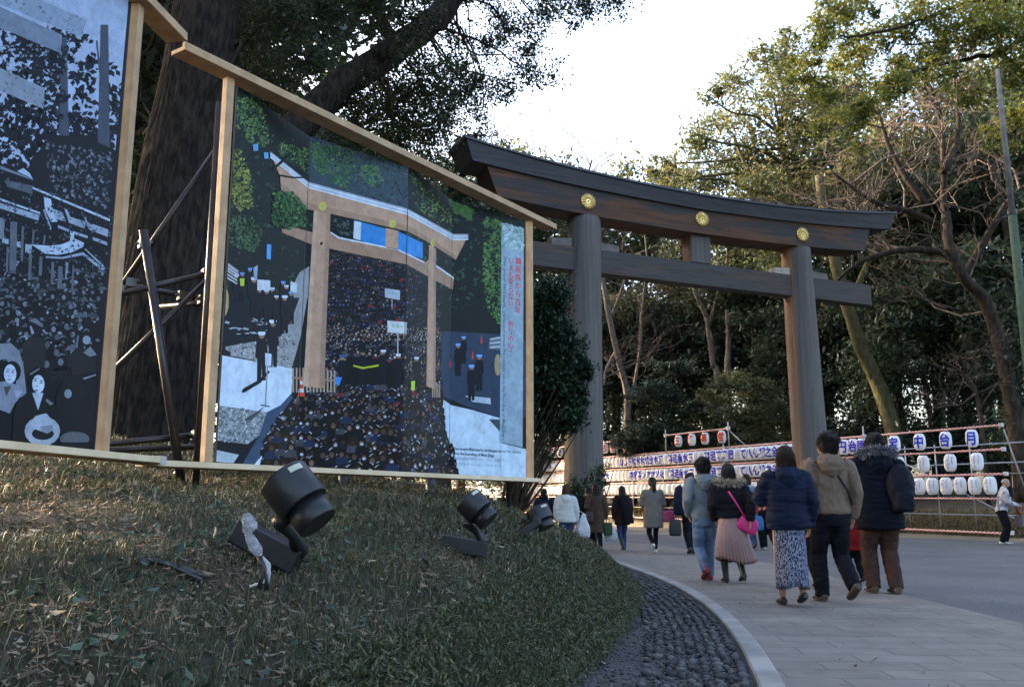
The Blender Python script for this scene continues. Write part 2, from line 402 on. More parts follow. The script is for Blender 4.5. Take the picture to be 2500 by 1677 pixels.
def inview(P, margin=250):
    d = P - CAM; zc = d[:, 1] * math.cos(PITCH) + d[:, 2] * math.sin(PITCH); xc = CXP + FPX * d[:, 0] / zc
    yc = CYP - FPX * (-d[:, 1] * math.sin(PITCH) + d[:, 2] * math.cos(PITCH)) / zc
    return (zc > 0.3) & (xc > -margin) & (xc < RES + margin) & (yc < 1677 + 400)
GRASS_COLS = [(0.014, 0.020, 0.010), (0.030, 0.041, 0.017), (0.052, 0.061, 0.024), (0.082, 0.082, 0.036), (0.14, 0.12, 0.065), (0.23, 0.19, 0.12)]
M_grass = leafmat('grass_blades', GRASS_COLS, 0.25)
P = mound_pts(330000, 1.4, 24, 5.2, rng); P = P[inview(P)]
patch = np.array([mnoise.noise(Vector((p[0] * 1.6, p[1] * 1.1, 3.0))) for p in P[:, :2]]) * 0.5 + 0.5
s_e = interp(EDGE, P[:, 1]) - P[:, 0]
dens = np.clip(0.20 + 1.1 * (patch - 0.3) + 0.7 * np.exp(-s_e / 0.5) + 0.05 * (P[:, 1] - 4), 0.10, 1)
keep = rng.random(len(P)) < dens; P = P[keep]; s_e = s_e[keep]
N = len(P); far = np.clip(P[:, 1] / 6, 0.5, 2.0)
hg = rng.gamma(4, 0.010, N) + 0.012 + 0.07 * np.exp(-s_e / 0.35) * rng.random(N)
V, F = blades(P, hg, rng.uniform(0.0035, 0.008, N) * far, rng.uniform(0.3, 1.0, N), rng)
r_ = np.clip(rng.normal(0.46, 0.22, N) + (rng.random(N) < 0.16) * 0.5 - 0.08 * np.exp(-s_e / 0.5), 0, 1)
tag(fastmesh('grass', V, F, M_grass, np.repeat(r_, 3)), 'short dark green grass with straw covering the mound', 'grass', kind='stuff')
# ---- broad leaves of bamboo grass and ivy in the grass
def leafquads(C, L, W, rng, tilt=1.0, fold=0.15):
    N = len(C); d = rng.normal(size=(N, 3)); d[:, 2] *= tilt; d /= np.linalg.norm(d, axis=1)[:, None]
    w = np.cross(d, rng.normal(size=(N, 3)) * np.array([1, 1, 1]) + np.array([0, 0, 2.0 / max(tilt, .2)])); w /= np.linalg.norm(w, axis=1)[:, None] + 1e-9
    nn = np.cross(d, w)
    L = L[:, None]; W = W[:, None]
    a = C - d * L * .5; b = C + w * W * .5 - d * L * .05 + nn * W * fold; c = C + d * L * .5; e = C - w * W * .5 - d * L * .05 + nn * W * fold
    V = np.stack([a, b, c, e], 1).reshape(-1, 3); o = np.arange(N)[:, None] * 4
    F = np.concatenate([o + np.array([[0, 1, 2]]), o + np.array([[0, 2, 3]])], 1).reshape(-1, 3)
    return V, F
M_broad = leafmat('broad_leaves', [(0.012, 0.030, 0.020), (0.030, 0.062, 0.038), (0.065, 0.11, 0.068)], 0.2, 0.4)
P = mound_pts(9000, 1.5, 14, 4.8, rng); P = P[inview(P)]
pn = np.array([mnoise.noise(Vector((p[0] * 2.5 + 9, p[1] * 2.0, 1.0))) for p in P]); P = P[pn > -0.05]; N = len(P)
P[:, 2] += rng.uniform(0.02, 0.10, N)
V, F = leafquads(P, rng.uniform(0.025, 0.07, N), rng.uniform(0.015, 0.035, N), rng, 0.5)
tag(fastmesh('ground_cover', V, F, M_broad, np.repeat(rng.random(N), 2)), 'broad dark green leaves growing low in the grass', 'ground cover', kind='stuff')
# hanging bushy edge over the gravel strip
P = mound_pts(60000, 3.2, 20, 0.60, rng, edge=0.10); P = P[inview(P)]; N = len(P); P[:, 2] += rng.uniform(0.0, 0.13, N) * np.clip(1.3 - (interp(EDGE, P[:, 1]) - P[:, 0]), .3, 1.3)
V, F = leafquads(P, rng.uniform(0.018, 0.05, N), rng.uniform(0.005, 0.012, N), rng, 1.1)
tag(fastmesh('edge_shrub', V, F, leafmat('edge_leaves', [(0.014, 0.022, 0.011), (0.036, 0.050, 0.020), (0.075, 0.085, 0.036), (0.17, 0.14, 0.07)], 0.25), np.repeat(rng.random(N), 2)),
    'dense low bamboo grass hanging over the edge of the gravel strip', 'ground cover', kind='stuff')
# ---- fallen leaves
M_litter = leafmat('dead_leaves', [(0.055, 0.038, 0.022), (0.13, 0.090, 0.055), (0.18, 0.135, 0.088), (0.27, 0.22, 0.165), (0.22, 0.105, 0.05)], 0.1, 0.8)
P = mound_pts(95000, 1.4, 14, 4.8, rng); P = P[inview(P)]
pn = np.array([mnoise.noise(Vector((p[0] * 1.6, p[1] * 1.1, 3.0))) for p in P]); s_e = interp(EDGE, P[:, 1]) - P[:, 0]
P = P[(rng.random(len(P)) < np.clip(0.60 - 1.2 * pn, 0.15, 1)) & (s_e > 0.30)]; N = len(P); P[:, 2] += rng.uniform(0.01, 0.045, N)
yk = 4.5 * (22 / 4.5) ** rng.random(420); xk = interp(EDGE, yk) + (interp(KERB, yk) + 1.2 - interp(EDGE, yk)) * rng.random(420) ** 1.6
P = np.concatenate([P, np.stack([xk, yk, np.full(420, .03)], 1)]); N = len(P)
V, F = leafquads(P, 0.008 + 0.075 * rng.random(N) ** 3.4, 0.005 + 0.030 * rng.random(N) ** 2.8, rng, 0.35, 0.35)
tag(fastmesh('leaf_litter', V, F, M_litter, np.repeat(rng.random(N), 2)), 'pale brown fallen leaves scattered in the grass', 'leaf litter', kind='stuff')
# ---- stones of the gravel strip
ico = bmesh.new(); bmesh.ops.create_icosphere(ico, subdivisions=1, radius=1.0); IV = np.array([v.co[:] for v in ico.verts]); IF = np.array([[v.index for v in f.verts] for f in ico.faces]); ico.free()
N = 26000; y = 4.2 * (22 / 4.2) ** rng.random(N); e = interp(EDGE, y); k = interp(KERB, y) - 0.10
f_ = rng.random(N); x = e + 0.02 + (k - e - 0.02) * f_
thin = (rng.random(N) < np.where(f_ < 0.5, 0.86, 0.70)); x = x[~thin]; y = y[~thin]; sz = rng.uniform(0.006, 0.016, len(x)) * np.clip(y / 9, 0.9, 1.5)
rx, ry = [], []
for r_i in range(9):
    yr = 4.2
    while yr < 20:
        if rng.random() < 0.95 - 0.06 * r_i: rx.append(float(interp(KERB, yr)) - 0.135 - 0.074 * r_i + rng.normal(0, .007)); ry.append(yr + rng.normal(0, .009))
        yr += 0.082
x = np.concatenate([x, rx]); y = np.concatenate([y, ry]); sz = np.concatenate([sz, rng.uniform(0.024, 0.036, len(rx))]); N = len(x)
S = IV[None] * (1 + rng.normal(0, 0.16, (N, 12, 1))) * sz[:, None, None] * rng.uniform(0.7, 1.2, (N, 1, 3)) * np.array([1, 1, 0.75])
ang = rng.uniform(0, 2 * np.pi, N); ca, sa = np.cos(ang), np.sin(ang)
X = S[..., 0] * ca[:, None] - S[..., 1] * sa[:, None] + x[:, None]; Yy = S[..., 0] * sa[:, None] + S[..., 1] * ca[:, None] + y[:, None]; Z = S[..., 2] + sz[:, None] * 0.35
V = np.stack([X, Yy, Z], 2).reshape(-1, 3); F = (np.arange(N)[:, None, None] * 12 + IF[None]).reshape(-1, 3)
M_stone = leafmat('gravel_stones', [(0.018, 0.018, 0.020), (0.034, 0.034, 0.037), (0.052, 0.052, 0.056), (0.085, 0.085, 0.088)], 0.0, 0.8)
tag(fastmesh('gravel_stones', V, F, M_stone, np.repeat(rng.random(N), 20)), 'loose dark grey stones filling the strip beside the kerb', 'gravel', kind='stuff')
# dry grass on the bank under the lantern rack
N = 42000; t = -6 + 50 * rng.random(N) ** 1.5; d = 0.35 + 3.6 * rng.random(N) ** 1.2
P = R0[None] + UR[None] * t[:, None] - NR[None] * d[:, None]; P[:, 2] = bank_profile(d) + 0.0115 * np.maximum(t, 0)
V, F = blades(P, rng.gamma(4, 0.035, N) + 0.03, rng.uniform(0.015, 0.035, N), rng.uniform(0.3, 1.0, N), rng)
M_dry = leafmat('dry_grass', [(0.020, 0.024, 0.010), (0.055, 0.048, 0.020), (0.13, 0.095, 0.042), (0.22, 0.15, 0.07), (0.16, 0.075, 0.030)], 0.2, 0.8)
tag(fastmesh('bank_grass', V, F, M_dry, np.repeat(np.clip(rng.normal(0.45, 0.25, N), 0, 1), 3)), 'brown dry grass and leaves on the bank under the lantern rack', 'dry grass', kind='stuff')
# ================================================================ THE TORII
def torii_wood(name, grey, warm, xthr=None, horizontal=False, warmth=0.5, wmax=1.0):
    m = bpy.data.materials.new(name); m.use_nodes = True; nt = m.node_tree; b = nt.nodes['Principled BSDF']
    b.inputs['Roughness'].default_value = 0.72; b.inputs['Specular IOR Level'].default_value = 0.3
    tc = nt.nodes.new('ShaderNodeTexCoord')
    def nz(stretch, detail=5, rough=0.6):
        mp = nt.nodes.new('ShaderNodeMapping'); mp.inputs['Scale'].default_value = stretch; nt.links.new(tc.outputs['Object'], mp.inputs[0])
        n_ = nt.nodes.new('ShaderNodeTexNoise'); n_.inputs['Scale'].default_value = 1.0; n_.inputs['Detail'].default_value = detail; n_.inputs['Roughness'].default_value = rough
        nt.links.new(mp.outputs[0], n_.inputs['Vector']); return n_
    grain = nz((0.7, 14, 14) if horizontal else (14, 14, 0.35))
    big = nz((0.35, 1.5, 2.5) if horizontal else (2.2, 2.2, 0.25), 3)
    r1 = nt.nodes.new('ShaderNodeValToRGB'); e = r1.color_ramp.elements
    e[0].position = 0.32; e[0].color = (*[c * 0.70 for c in grey], 1); e[1].position = 0.66; e[1].color = (*[c * 1.15 for c in grey], 1)
    nt.links.new(grain.outputs['Fac'], r1.inputs[0])
    r2 = nt.nodes.new('ShaderNodeValToRGB'); e = r2.color_ramp.elements
    e[0].position = 0.35; e[0].color = (*[c * 0.6 for c in warm], 1); e[1].position = 0.7; e[1].color = (*[c * 1.2 for c in warm], 1)
    nt.links.new(grain.outputs['Fac'], r2.inputs[0])
    mx = nt.nodes.new('ShaderNodeMix'); mx.data_type = 'RGBA'
    if xthr is not None:      # warmer tone on the back left side, weaker low on the pillars
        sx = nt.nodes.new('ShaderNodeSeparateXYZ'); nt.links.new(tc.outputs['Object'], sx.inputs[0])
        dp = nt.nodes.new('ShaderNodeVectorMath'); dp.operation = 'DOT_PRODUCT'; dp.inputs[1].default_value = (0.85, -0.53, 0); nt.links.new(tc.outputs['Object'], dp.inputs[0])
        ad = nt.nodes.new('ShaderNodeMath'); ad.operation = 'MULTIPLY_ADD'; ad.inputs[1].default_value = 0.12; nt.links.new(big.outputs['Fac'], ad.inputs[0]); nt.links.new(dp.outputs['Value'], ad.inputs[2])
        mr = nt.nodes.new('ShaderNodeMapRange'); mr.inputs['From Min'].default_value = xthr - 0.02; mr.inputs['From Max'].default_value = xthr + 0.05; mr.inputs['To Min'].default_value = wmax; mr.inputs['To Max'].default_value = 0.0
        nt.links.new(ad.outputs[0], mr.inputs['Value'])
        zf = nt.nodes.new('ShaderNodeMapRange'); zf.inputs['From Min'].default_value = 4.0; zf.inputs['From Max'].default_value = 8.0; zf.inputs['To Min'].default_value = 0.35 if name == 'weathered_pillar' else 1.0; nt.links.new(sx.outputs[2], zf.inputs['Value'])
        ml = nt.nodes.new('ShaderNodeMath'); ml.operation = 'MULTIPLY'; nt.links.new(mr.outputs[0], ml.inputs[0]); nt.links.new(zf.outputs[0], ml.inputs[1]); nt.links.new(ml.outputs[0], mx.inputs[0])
    else:
        mr = nt.nodes.new('ShaderNodeMapRange'); mr.inputs['From Min'].default_value = 1 - warmth - 0.06; mr.inputs['From Max'].default_value = 1 - warmth + 0.10; mr.inputs['To Max'].default_value = wmax
        nt.links.new(big.outputs['Fac'], mr.inputs['Value']); nt.links.new(mr.outputs[0], mx.inputs[0])
    nt.links.new(r1.outputs[0], mx.inputs[6]); nt.links.new(r2.outputs[0], mx.inputs[7]); nt.links.new(mx.outputs[2], b.inputs['Base Color'])
    bp = nt.nodes.new('ShaderNodeBump'); bp.inputs['Strength'].default_value = 0.45; bp.inputs['Distance'].default_value = 0.03
    nt.links.new(grain.outputs['Fac'], bp.inputs['Height']); nt.links.new(bp.outputs[0], b.inputs['Normal'])
    return m
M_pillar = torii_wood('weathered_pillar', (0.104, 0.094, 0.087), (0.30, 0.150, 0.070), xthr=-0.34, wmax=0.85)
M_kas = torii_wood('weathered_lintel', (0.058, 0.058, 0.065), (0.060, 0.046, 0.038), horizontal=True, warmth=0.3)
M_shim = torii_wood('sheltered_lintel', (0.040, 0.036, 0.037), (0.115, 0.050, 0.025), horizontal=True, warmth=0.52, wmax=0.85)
M_nuki = torii_wood('tie_beam_wood', (0.058, 0.051, 0.049), (0.090, 0.057, 0.037), horizontal=True, warmth=0.45, wmax=0.7)
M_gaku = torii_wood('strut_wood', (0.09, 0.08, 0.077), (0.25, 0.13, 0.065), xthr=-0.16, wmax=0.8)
M_wedge = mat('wedge_wood', (0.16, 0.14, 0.125), col2=(0.10, 0.085, 0.075), nscale=4, bump=0.3)
M_wedge2 = mat('fresh_wedge_wood', (0.42, 0.38, 0.31), col2=(0.3, 0.27, 0.22), nscale=4, bump=0.2)
M_gold = mat('gilt_crest', (0.86, 0.66, 0.27), rough=0.36, spec=0.6, metal=0.85, col2=(0.70, 0.50, 0.18), nscale=8)
M_plinth = mat('plinth_stone', (0.26, 0.25, 0.24), rough=0.85, col2=(0.18, 0.175, 0.17), nscale=6, bump=0.4)
tu = np.array([0.9135, 0.4068, 0.0]); TL = np.array([2.09, 27.0, 0.0]); TROT = math.atan2(tu[1], tu[0])
torii = thing('torii_gate', TL, 'tall weathered wooden gate with curved double lintel and three gilt flower crests', 'torii gate', rotz=TROT)
MID = 4.4
for base_s, top_s in ((0.0, 0.2), (8.8, 8.6)):
    mb = MB(); rings = []; ns = 40
    for k in range(34):
        z = 9.86 * k / 33; r = 0.605 - 0.105 * (z / 10.0) ** 1.1; cx = (top_s - base_s) * z / 10.07
        ring = []
        for i in range(ns):
            a = 2 * math.pi * i / ns
            rr = r * (1 + 0.008 * math.sin(a * 9 + 1.3 * base_s) + 0.006 * mnoise.noise(Vector((a * 6, z * 0.4, base_s))))
            ring.append((cx + rr * math.cos(a), rr * math.sin(a), z))
        rings.append(ring)
    mb.loft(rings)
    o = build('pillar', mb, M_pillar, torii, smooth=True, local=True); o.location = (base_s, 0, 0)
    mb = MB(); prof = [(0.98, 0.0), (0.98, 0.16), (0.90, 0.22), (0.78, 0.22), (0.74, 0.34), (0.62, 0.36)]
    mb.loft([[(r * math.cos(2 * math.pi * i / 32), r * math.sin(2 * math.pi * i / 32), z) for i in range(32)] for r, z in prof])
    o = build('plinth', mb, M_plinth, torii, local=True); o.location = (base_s, 0, 0)
def beam(half_top, half_bot, ztop, zbot, dep_top, dep_bot, ridge=0.0, n=48, MID=MID):
    mb = MB(); rings = []
    for i in range(n + 1):
        f = -1 + 2 * i / n
        xt, xb = MID + f * half_top, MID + f * half_bot; zt, zb = ztop(abs(f)), zbot(abs(f))
        rings.append([(xb, -dep_bot, zb), (xt, -dep_top, zt), (xt, 0, zt + ridge), (xt, dep_top, zt), (xb, dep_bot, zb)])
    return mb.loft(rings)
kb_ = lambda f: 10.58 + 0.10 * f + 0.28 * f ** 2.4
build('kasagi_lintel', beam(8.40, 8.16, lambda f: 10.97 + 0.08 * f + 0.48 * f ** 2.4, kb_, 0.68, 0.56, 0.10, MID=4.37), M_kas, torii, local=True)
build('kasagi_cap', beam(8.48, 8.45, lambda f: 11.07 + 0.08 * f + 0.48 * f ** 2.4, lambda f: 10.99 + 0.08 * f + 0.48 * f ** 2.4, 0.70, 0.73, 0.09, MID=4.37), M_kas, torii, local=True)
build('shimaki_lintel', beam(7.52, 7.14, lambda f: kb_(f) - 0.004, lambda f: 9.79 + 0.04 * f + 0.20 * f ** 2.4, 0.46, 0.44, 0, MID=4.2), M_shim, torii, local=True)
mb = MB(); mb.box((MID, 0, 8.49), (14.75, 0.44, 0.75)); build('nuki_beam', mb, M_nuki, torii, local=True, bevel=0.02)
mb = MB(); mb.box((0, 0, 9.33), (0.78, 0.50, 0.95)); o = build('centre_strut', mb, M_gaku, torii, local=True, bevel=0.015); o.location = (MID, 0, 0)
for base_s in (0.15, 8.65):
    for sg in (-1, 1):
        mb = MB(); w0, w1 = 0.50, 1.18
        rr = [[(base_s + sg * w, -0.17, 8.868), (base_s + sg * w, 0.17, 8.868), (base_s + sg * w, 0.17, 8.868 + h), (base_s + sg * w, -0.17, 8.868 + h)] for w, h in ((w0, 0.26), (w1, 0.20))]
        if sg < 0: rr = rr[::-1]
        mb.loft(rr); o = build('wedge', mb, M_wedge2 if (sg < 0 and base_s > 5) else M_wedge, torii, local=True)
for sc_ in (0.08, 4.33, 8.53):
    mb = MB(); R = 0.27
    mb.loft([[(sc_ + r * math.cos(2 * math.pi * i / 32), y, 10.28 + r * math.sin(2 * math.pi * i / 32)) for i in range(32)] for r, y in ((R * 0.93, -0.44), (R * 0.93, -0.475), (R * 0.6, -0.485))])
    for i in range(16):
        a = 2 * math.pi * (i + 0.5) / 16; d = np.array([math.cos(a), 0, math.sin(a)]); w = np.array([-math.sin(a), 0, math.cos(a)])
        c = np.array([sc_, -0.478, 10.28]) + d * R * 0.62
        mb.ellipsoid(c, (R * 0.40, R * 0.115, 0.045), 8, 6, ax=(d, w, (0, -1, 0)))
    mb.ellipsoid((sc_, -0.49, 10.28), (R * 0.13, R * 0.13, 0.045), 10, 6, ax=((1, 0, 0), (0, 0, 1), (0, -1, 0)))
    build('crest', mb, M_gold, torii, smooth=True, local=True)
# ================================================================ THE PICTURE PANELS
M_frame = mat('planed_cedar', (0.44, 0.29, 0.16), rough=0.6, col2=(0.33, 0.21, 0.115), nscale=3, stretch=(3, 3, 3), bump=0.12, bscale=25)
M_cut = mat('fresh_cut_cedar', (0.66, 0.53, 0.36), rough=0.65, col2=(0.54, 0.41, 0.26), nscale=5)
M_print = attrmat('printed_panel', rough=0.4, spec=0.10, namp=0.42, nscale=9, nrough=0.82, detail=10)
M_board = mat('panel_back', (0.05, 0.05, 0.055), rough=0.6)
M_tape = mat('grey_tape', (0.42, 0.40, 0.37), rough=0.5)
M_pipe = mat('black_steel_pipe', (0.022, 0.020, 0.024), rough=0.35, spec=0.5, metal=0.4, col2=(0.04, 0.035, 0.035), nscale=9)
M_clamp = mat('clamp_steel', (0.10, 0.095, 0.09), rough=0.4, metal=0.8)
Zup = np.array([0, 0, 1.0])
def z3(x, y): return (500 + x / 2.5978, 180 + y / 2.5978)
def z4(x, y): return (500 + x / 2.5978, 600 + y / 2.5978)
def q1(x, y): return (x / 2.6133, y / 2.6133)
def q5(x, y): return (x / 4.6118, 400 + y / 4.6118)
def q6(x, y): return (x / 4.126, 740 + y / 4.126)

def pix(P):
    d = np.asarray(P) - CAM; zc = d[1] * math.cos(PITCH) + d[2] * math.sin(PITCH)
    return (CXP + FPX * d[0] / zc, CYP - FPX * (-d[1] * math.sin(PITCH) + d[2] * math.cos(PITCH)) / zc)
def clip_poly(poly, quad):
    """Sutherland-Hodgman against a convex quad"""
    ar = sum(quad[i][0] * quad[(i + 1) % 4][1] - quad[(i + 1) % 4][0] * quad[i][1] for i in range(4))
    q = quad if ar > 0 else quad[::-1]
    out = list(poly)
    for i in range(4):
        (x1, y1), (x2, y2) = q[i], q[(i + 1) % 4]; inp = out; out = []
        if not inp: break
        sd_ = lambda p: (x2 - x1) * (p[1] - y1) - (y2 - y1) * (p[0] - x1)
        for j in range(len(inp)):
            a, b = inp[j - 1], inp[j]; sa, sb = sd_(a), sd_(b)
            if (sa >= 0) != (sb >= 0):
                t = sa / (sa - sb); out.append((a[0] + (b[0] - a[0]) * t, a[1] + (b[1] - a[1]) * t))
            if sb >= 0: out.append(b)
    return out
class Screen:
    """a folding picture screen: flat leaves between fold lines; the artwork lies on the leaves"""
    def __init__(s, plan, zb, zt, active):
        s.plan = [np.array(p, float) for p in plan]; s.zb, s.zt = zb, zt; s.mb = MB(); s.layer = 0; s.leaves = []
        for i in range(len(plan) - 1):
            a, b = s.plan[i], s.plan[i + 1]; u = np.array([*(b - a), 0.0]); u /= np.linalg.norm(u); n = np.array([u[1], -u[0], 0])
            P0 = np.array([*a, zb])
            L = dict(P=P0, u=u, n=n, q=None)
            if i in active:
                e = 0.004
                A, B = P0 + u * e, np.array([*b, zb]) - u * e
                L['q'] = [pix(A), pix(B), pix(B + Zup * (zt - zb)), pix(A + Zup * (zt - zb))]
            s.leaves.append(L)
    def poly(s, pts, col, off=None, tess=True):
        """pts measured on the photograph of the leaf; col linear rgb"""
        if off is None: s.layer += 1; off = 0.0015 + 0.0002 * s.layer
        off = 0.0006 + off * 0.2
        if max(col) < 0.05: col = tuple(v * 0.45 for v in col)
        tris = [pts]
        if tess and len(pts) > 3:
            tr = tessellate_polygon([[Vector((p[0], p[1], 0)) for p in pts]]); tris = [[pts[i] for i in t] for t in tr]
        for L in s.leaves:
            if L['q'] is None: continue
            for t in tris:
                c = clip_poly(t, L['q'])
                if len(c) < 3: continue
                W = [onplane(p[0], p[1], L['P'], L['n']) + L['n'] * off for p in c]
                s.mb.add(W, [tuple(range(len(W)))], col)
    def ell(s, c, r, col, off=None, n=10):
        s.poly([(c[0] + r[0] * math.cos(2 * math.pi * i / n), c[1] + r[1] * math.sin(2 * math.pi * i / n)) for i in range(n)], col, off, False)
    def dots(s, region, n, size, cols, off=None, stretch=1.0, dens=None, rnd=None):
        """leaf-like flecks of paint inside a polygon"""
        rnd = rnd or random
        xs = [p[0] for p in region]; ys = [p[1] for p in region]
        if off is None: s.layer += 1; off = 0.0015 + 0.0002 * s.layer
        k = 0; tries = 0
        while k < n and tries < n * 12:
            tries += 1
            x, y = rnd.uniform(min(xs), max(xs)), rnd.uniform(min(ys), max(ys)); ins = False
            for i in range(len(region)):
                (x1, y1), (x2, y2) = region[i - 1], region[i]
                if (y1 > y) != (y2 > y) and x < (x2 - x1) * (y - y1) / (y2 - y1) + x1: ins = not ins
            if not ins: continue
            if dens and rnd.random() > dens(x, y): continue
            q = size * rnd.uniform(0.5, 1.4); a = rnd.uniform(0, 3.14); ca, sa = math.cos(a), math.sin(a); e = rnd.uniform(0.35, 0.8)
            P4 = [(x + q * ca, y + q * sa * stretch), (x - q * e * sa, y + q * e * ca * stretch), (x - q * ca, y - q * sa * stretch), (x + q * e * sa, y - q * e * ca * stretch)]
            c = rnd.choice(cols); f = rnd.uniform(0.7, 1.25)
            s.poly(P4, tuple(v * f for v in c), off + 0.0001 * (k % 5), False); k += 1
    def text(s, string, place, col, size, off=None, fat=0.0):
        """place(x,y) in em -> photograph position"""
        V, F = glyphs(string, fat)
        if off is None: s.layer += 1; off = 0.0015 + 0.0002 * s.layer
        for f in F: s.poly([place(V[i][0], V[i][1]) for i in f], col, off, False)
    def finish(s, root):
        bb = MB()
        for i, L in enumerate(s.leaves):
            a = L['P']; b = np.array([*s.plan[i + 1], s.zb]); h = Zup * (s.zt - s.zb); t = L['n'] * 0.012
            bb.add([a, b, b + h, a + h, a - t, b - t, b - t + h, a - t + h], [(0, 1, 2, 3), (7, 6, 5, 4), (0, 4, 5, 1), (3, 2, 6, 7), (0, 3, 7, 4), (1, 5, 6, 2)])
        o = build('picture_screen', bb, M_board, root)
        pr = build('printed_picture', s.mb, M_print, o)
        return o

# ---------------- the colour picture -----------------
UP = np.array([0.5595, 0.8288, 0.0]); NP_ = np.array([0.8288, -0.5595, 0.0]); A2 = np.array([-1.998, 6.0, 0.0])
plan2 = [(-1.975, 6.045), (-1.653, 6.94), (-0.925, 7.615), (-0.591, 8.50), (0.143, 9.14)]
S2 = Screen(plan2, 1.285, 3.975, range(4))
full2 = [z3(0, -200), z3(2200, 600), z4(2100, 1600), z4(-100, 1500)]
DG = (0.010, 0.020, 0.020)
S2.poly(full2, DG)
leafy = lambda sc: (lambda x, y: max(0.05, 0.5 + 0.9 * mnoise.noise(Vector((x * sc, y * sc, 1.7)))))
S2.dots([z3(180, 60), z3(2040, 900), z3(2040, 1500), z3(130, 1500)], 3200, 5, [(0.014, 0.035, 0.025), (0.022, 0.055, 0.030), (0.008, 0.014, 0.018)], dens=leafy(0.03))
G1 = [(0.040, 0.100, 0.036), (0.085, 0.170, 0.045), (0.020, 0.055, 0.026), (0.15, 0.22, 0.07), (0.012, 0.025, 0.016)]
S2.dots([z3(190, 110), z3(300, 160), z3(390, 270), z3(410, 450), z3(330, 470), z3(220, 390), z3(185, 300)], 1008, 3.7, G1, dens=leafy(0.05))
S2.dots([z3(165, 470), z3(235, 490), z3(290, 640), z3(310, 840), z3(230, 880), z3(170, 800), z3(140, 640)], 1008, 3.7, [(0.15, 0.19, 0.03), (0.27, 0.29, 0.06), (0.07, 0.10, 0.025), (0.02, 0.03, 0.012)], dens=leafy(0.06))
S2.dots([z3(150, 900), z3(290, 900), z3(365, 1000), z3(330, 1130), z3(220, 1110), z3(130, 1050)], 720, 3.4, [(0.03, 0.075, 0.03), (0.07, 0.13, 0.06), (0.012, 0.025, 0.014)], dens=leafy(0.06))
S2.dots([z3(400, 420), z3(650, 480), z3(660, 640), z3(480, 520)], 384, 3.1, G1, dens=leafy(0.05))
S2.poly([z3(667, 400), z3(1290, 595), z3(1288, 870), z3(660, 700)], (0.038, 0.060, 0.080))  # slate patch: sky glare on this leaf painted into the print
S2.dots([z3(670, 430), z3(940, 480), z3(960, 600), z3(900, 750), z3(690, 600)], 1008, 3.7, [(0.04, 0.12, 0.05), (0.07, 0.17, 0.06), (0.03, 0.07, 0.05)], dens=leafy(0.05))
S2.dots([z3(990, 580), z3(1100, 580), z3(1135, 680), z3(1060, 720), z3(990, 650)], 312, 3.1, [(0.06, 0.15, 0.07), (0.09, 0.20, 0.09)])
S2.dots([z3(700, 410), z3(1290, 600), z3(1285, 860), z3(900, 740)], 528, 3.1, [(0.05, 0.09, 0.09), (0.025, 0.04, 0.05)], dens=leafy(0.05))
S2.dots([z3(1300, 640), z3(1560, 850), z3(1560, 1000), z3(1320, 840)], 288, 3.1, G1, dens=leafy(0.05))
S2.dots([z3(1545, 800), z3(1700, 860), z3(1690, 930), z3(1580, 880)], 312, 3.1, [(0.07, 0.18, 0.05), (0.05, 0.13, 0.04)])
S2.dots([z3(1770, 900), z3(1880, 940), z3(1880, 1600), z3(1790, 1500), z3(1765, 1250)], 720, 3.4, [(0.05, 0.14, 0.04), (0.11, 0.22, 0.05), (0.03, 0.08, 0.03)], dens=leafy(0.05))
# road and snow-bright paving of the picture, left
GREYR = (0.25, 0.27, 0.29); BRIGHT = (0.50, 0.60, 0.74); DARKB = (0.010, 0.018, 0.032)
S2.poly([z4(100, 330), z4(560, 330), z4(640, 350), z4(600, 560), z4(580, 690), z4(550, 775), z4(90, 690)], DARKB)
S2.poly([z4(600, 170), z4(662, 130), z4(655, 330), z4(560, 330), z4(565, 240)], GREYR)
S2.poly([z4(600, 330), z4(650, 330), z4(610, 560), z4(575, 690), z4(550, 775), z4(130, 690), z4(130, 640), z4(300, 610), z4(470, 590), z4(545, 480)], GREYR)
S2.dots([z4(130, 640), z4(580, 560), z4(550, 770), z4(130, 690)], 260, 4, [(0.12, 0.12, 0.13), (0.36, 0.37, 0.38)])
S2.dots([z4(130, 480), z4(500, 380), z4(520, 560), z4(140, 560)], 26, 9, [(0.36, 0.40, 0.46)], stretch=0.35)
S2.poly([z4(80, 690), z4(560, 778), z4(548, 935), z4(480, 1010), z4(400, 1060), z4(60, 1010)], BRIGHT)
S2.poly([z4(60, 1008), z4(392, 1055), z4(345, 1200), z4(270, 1258), z4(40, 1228)], (0.20, 0.23, 0.25))
S2.dots([z4(60, 1010), z4(392, 1055), z4(345, 1200), z4(270, 1255), z4(45, 1228)], 520, 3.5, [(0.10, 0.12, 0.14), (0.36, 0.40, 0.43)])
S2.poly([z4(40, 1228), z4(270, 1258), z4(345, 1200), z4(240, 1390), z4(30, 1385)], DARKB)
S2.poly([z4(392, 1055), z4(480, 1010), z4(548, 935), z4(560, 980), z4(420, 1160), z4(330, 1395), z4(230, 1395), z4(345, 1200)], (0.035, 0.065, 0.12))
S2.poly([z4(45, 1288), z4(215, 1325), z4(180, 1378), z4(35, 1365)], (0.34, 0.42, 0.48))
S2.poly([z4(300, 1400), z4(360, 1330), z4(390, 1400)], BRIGHT)
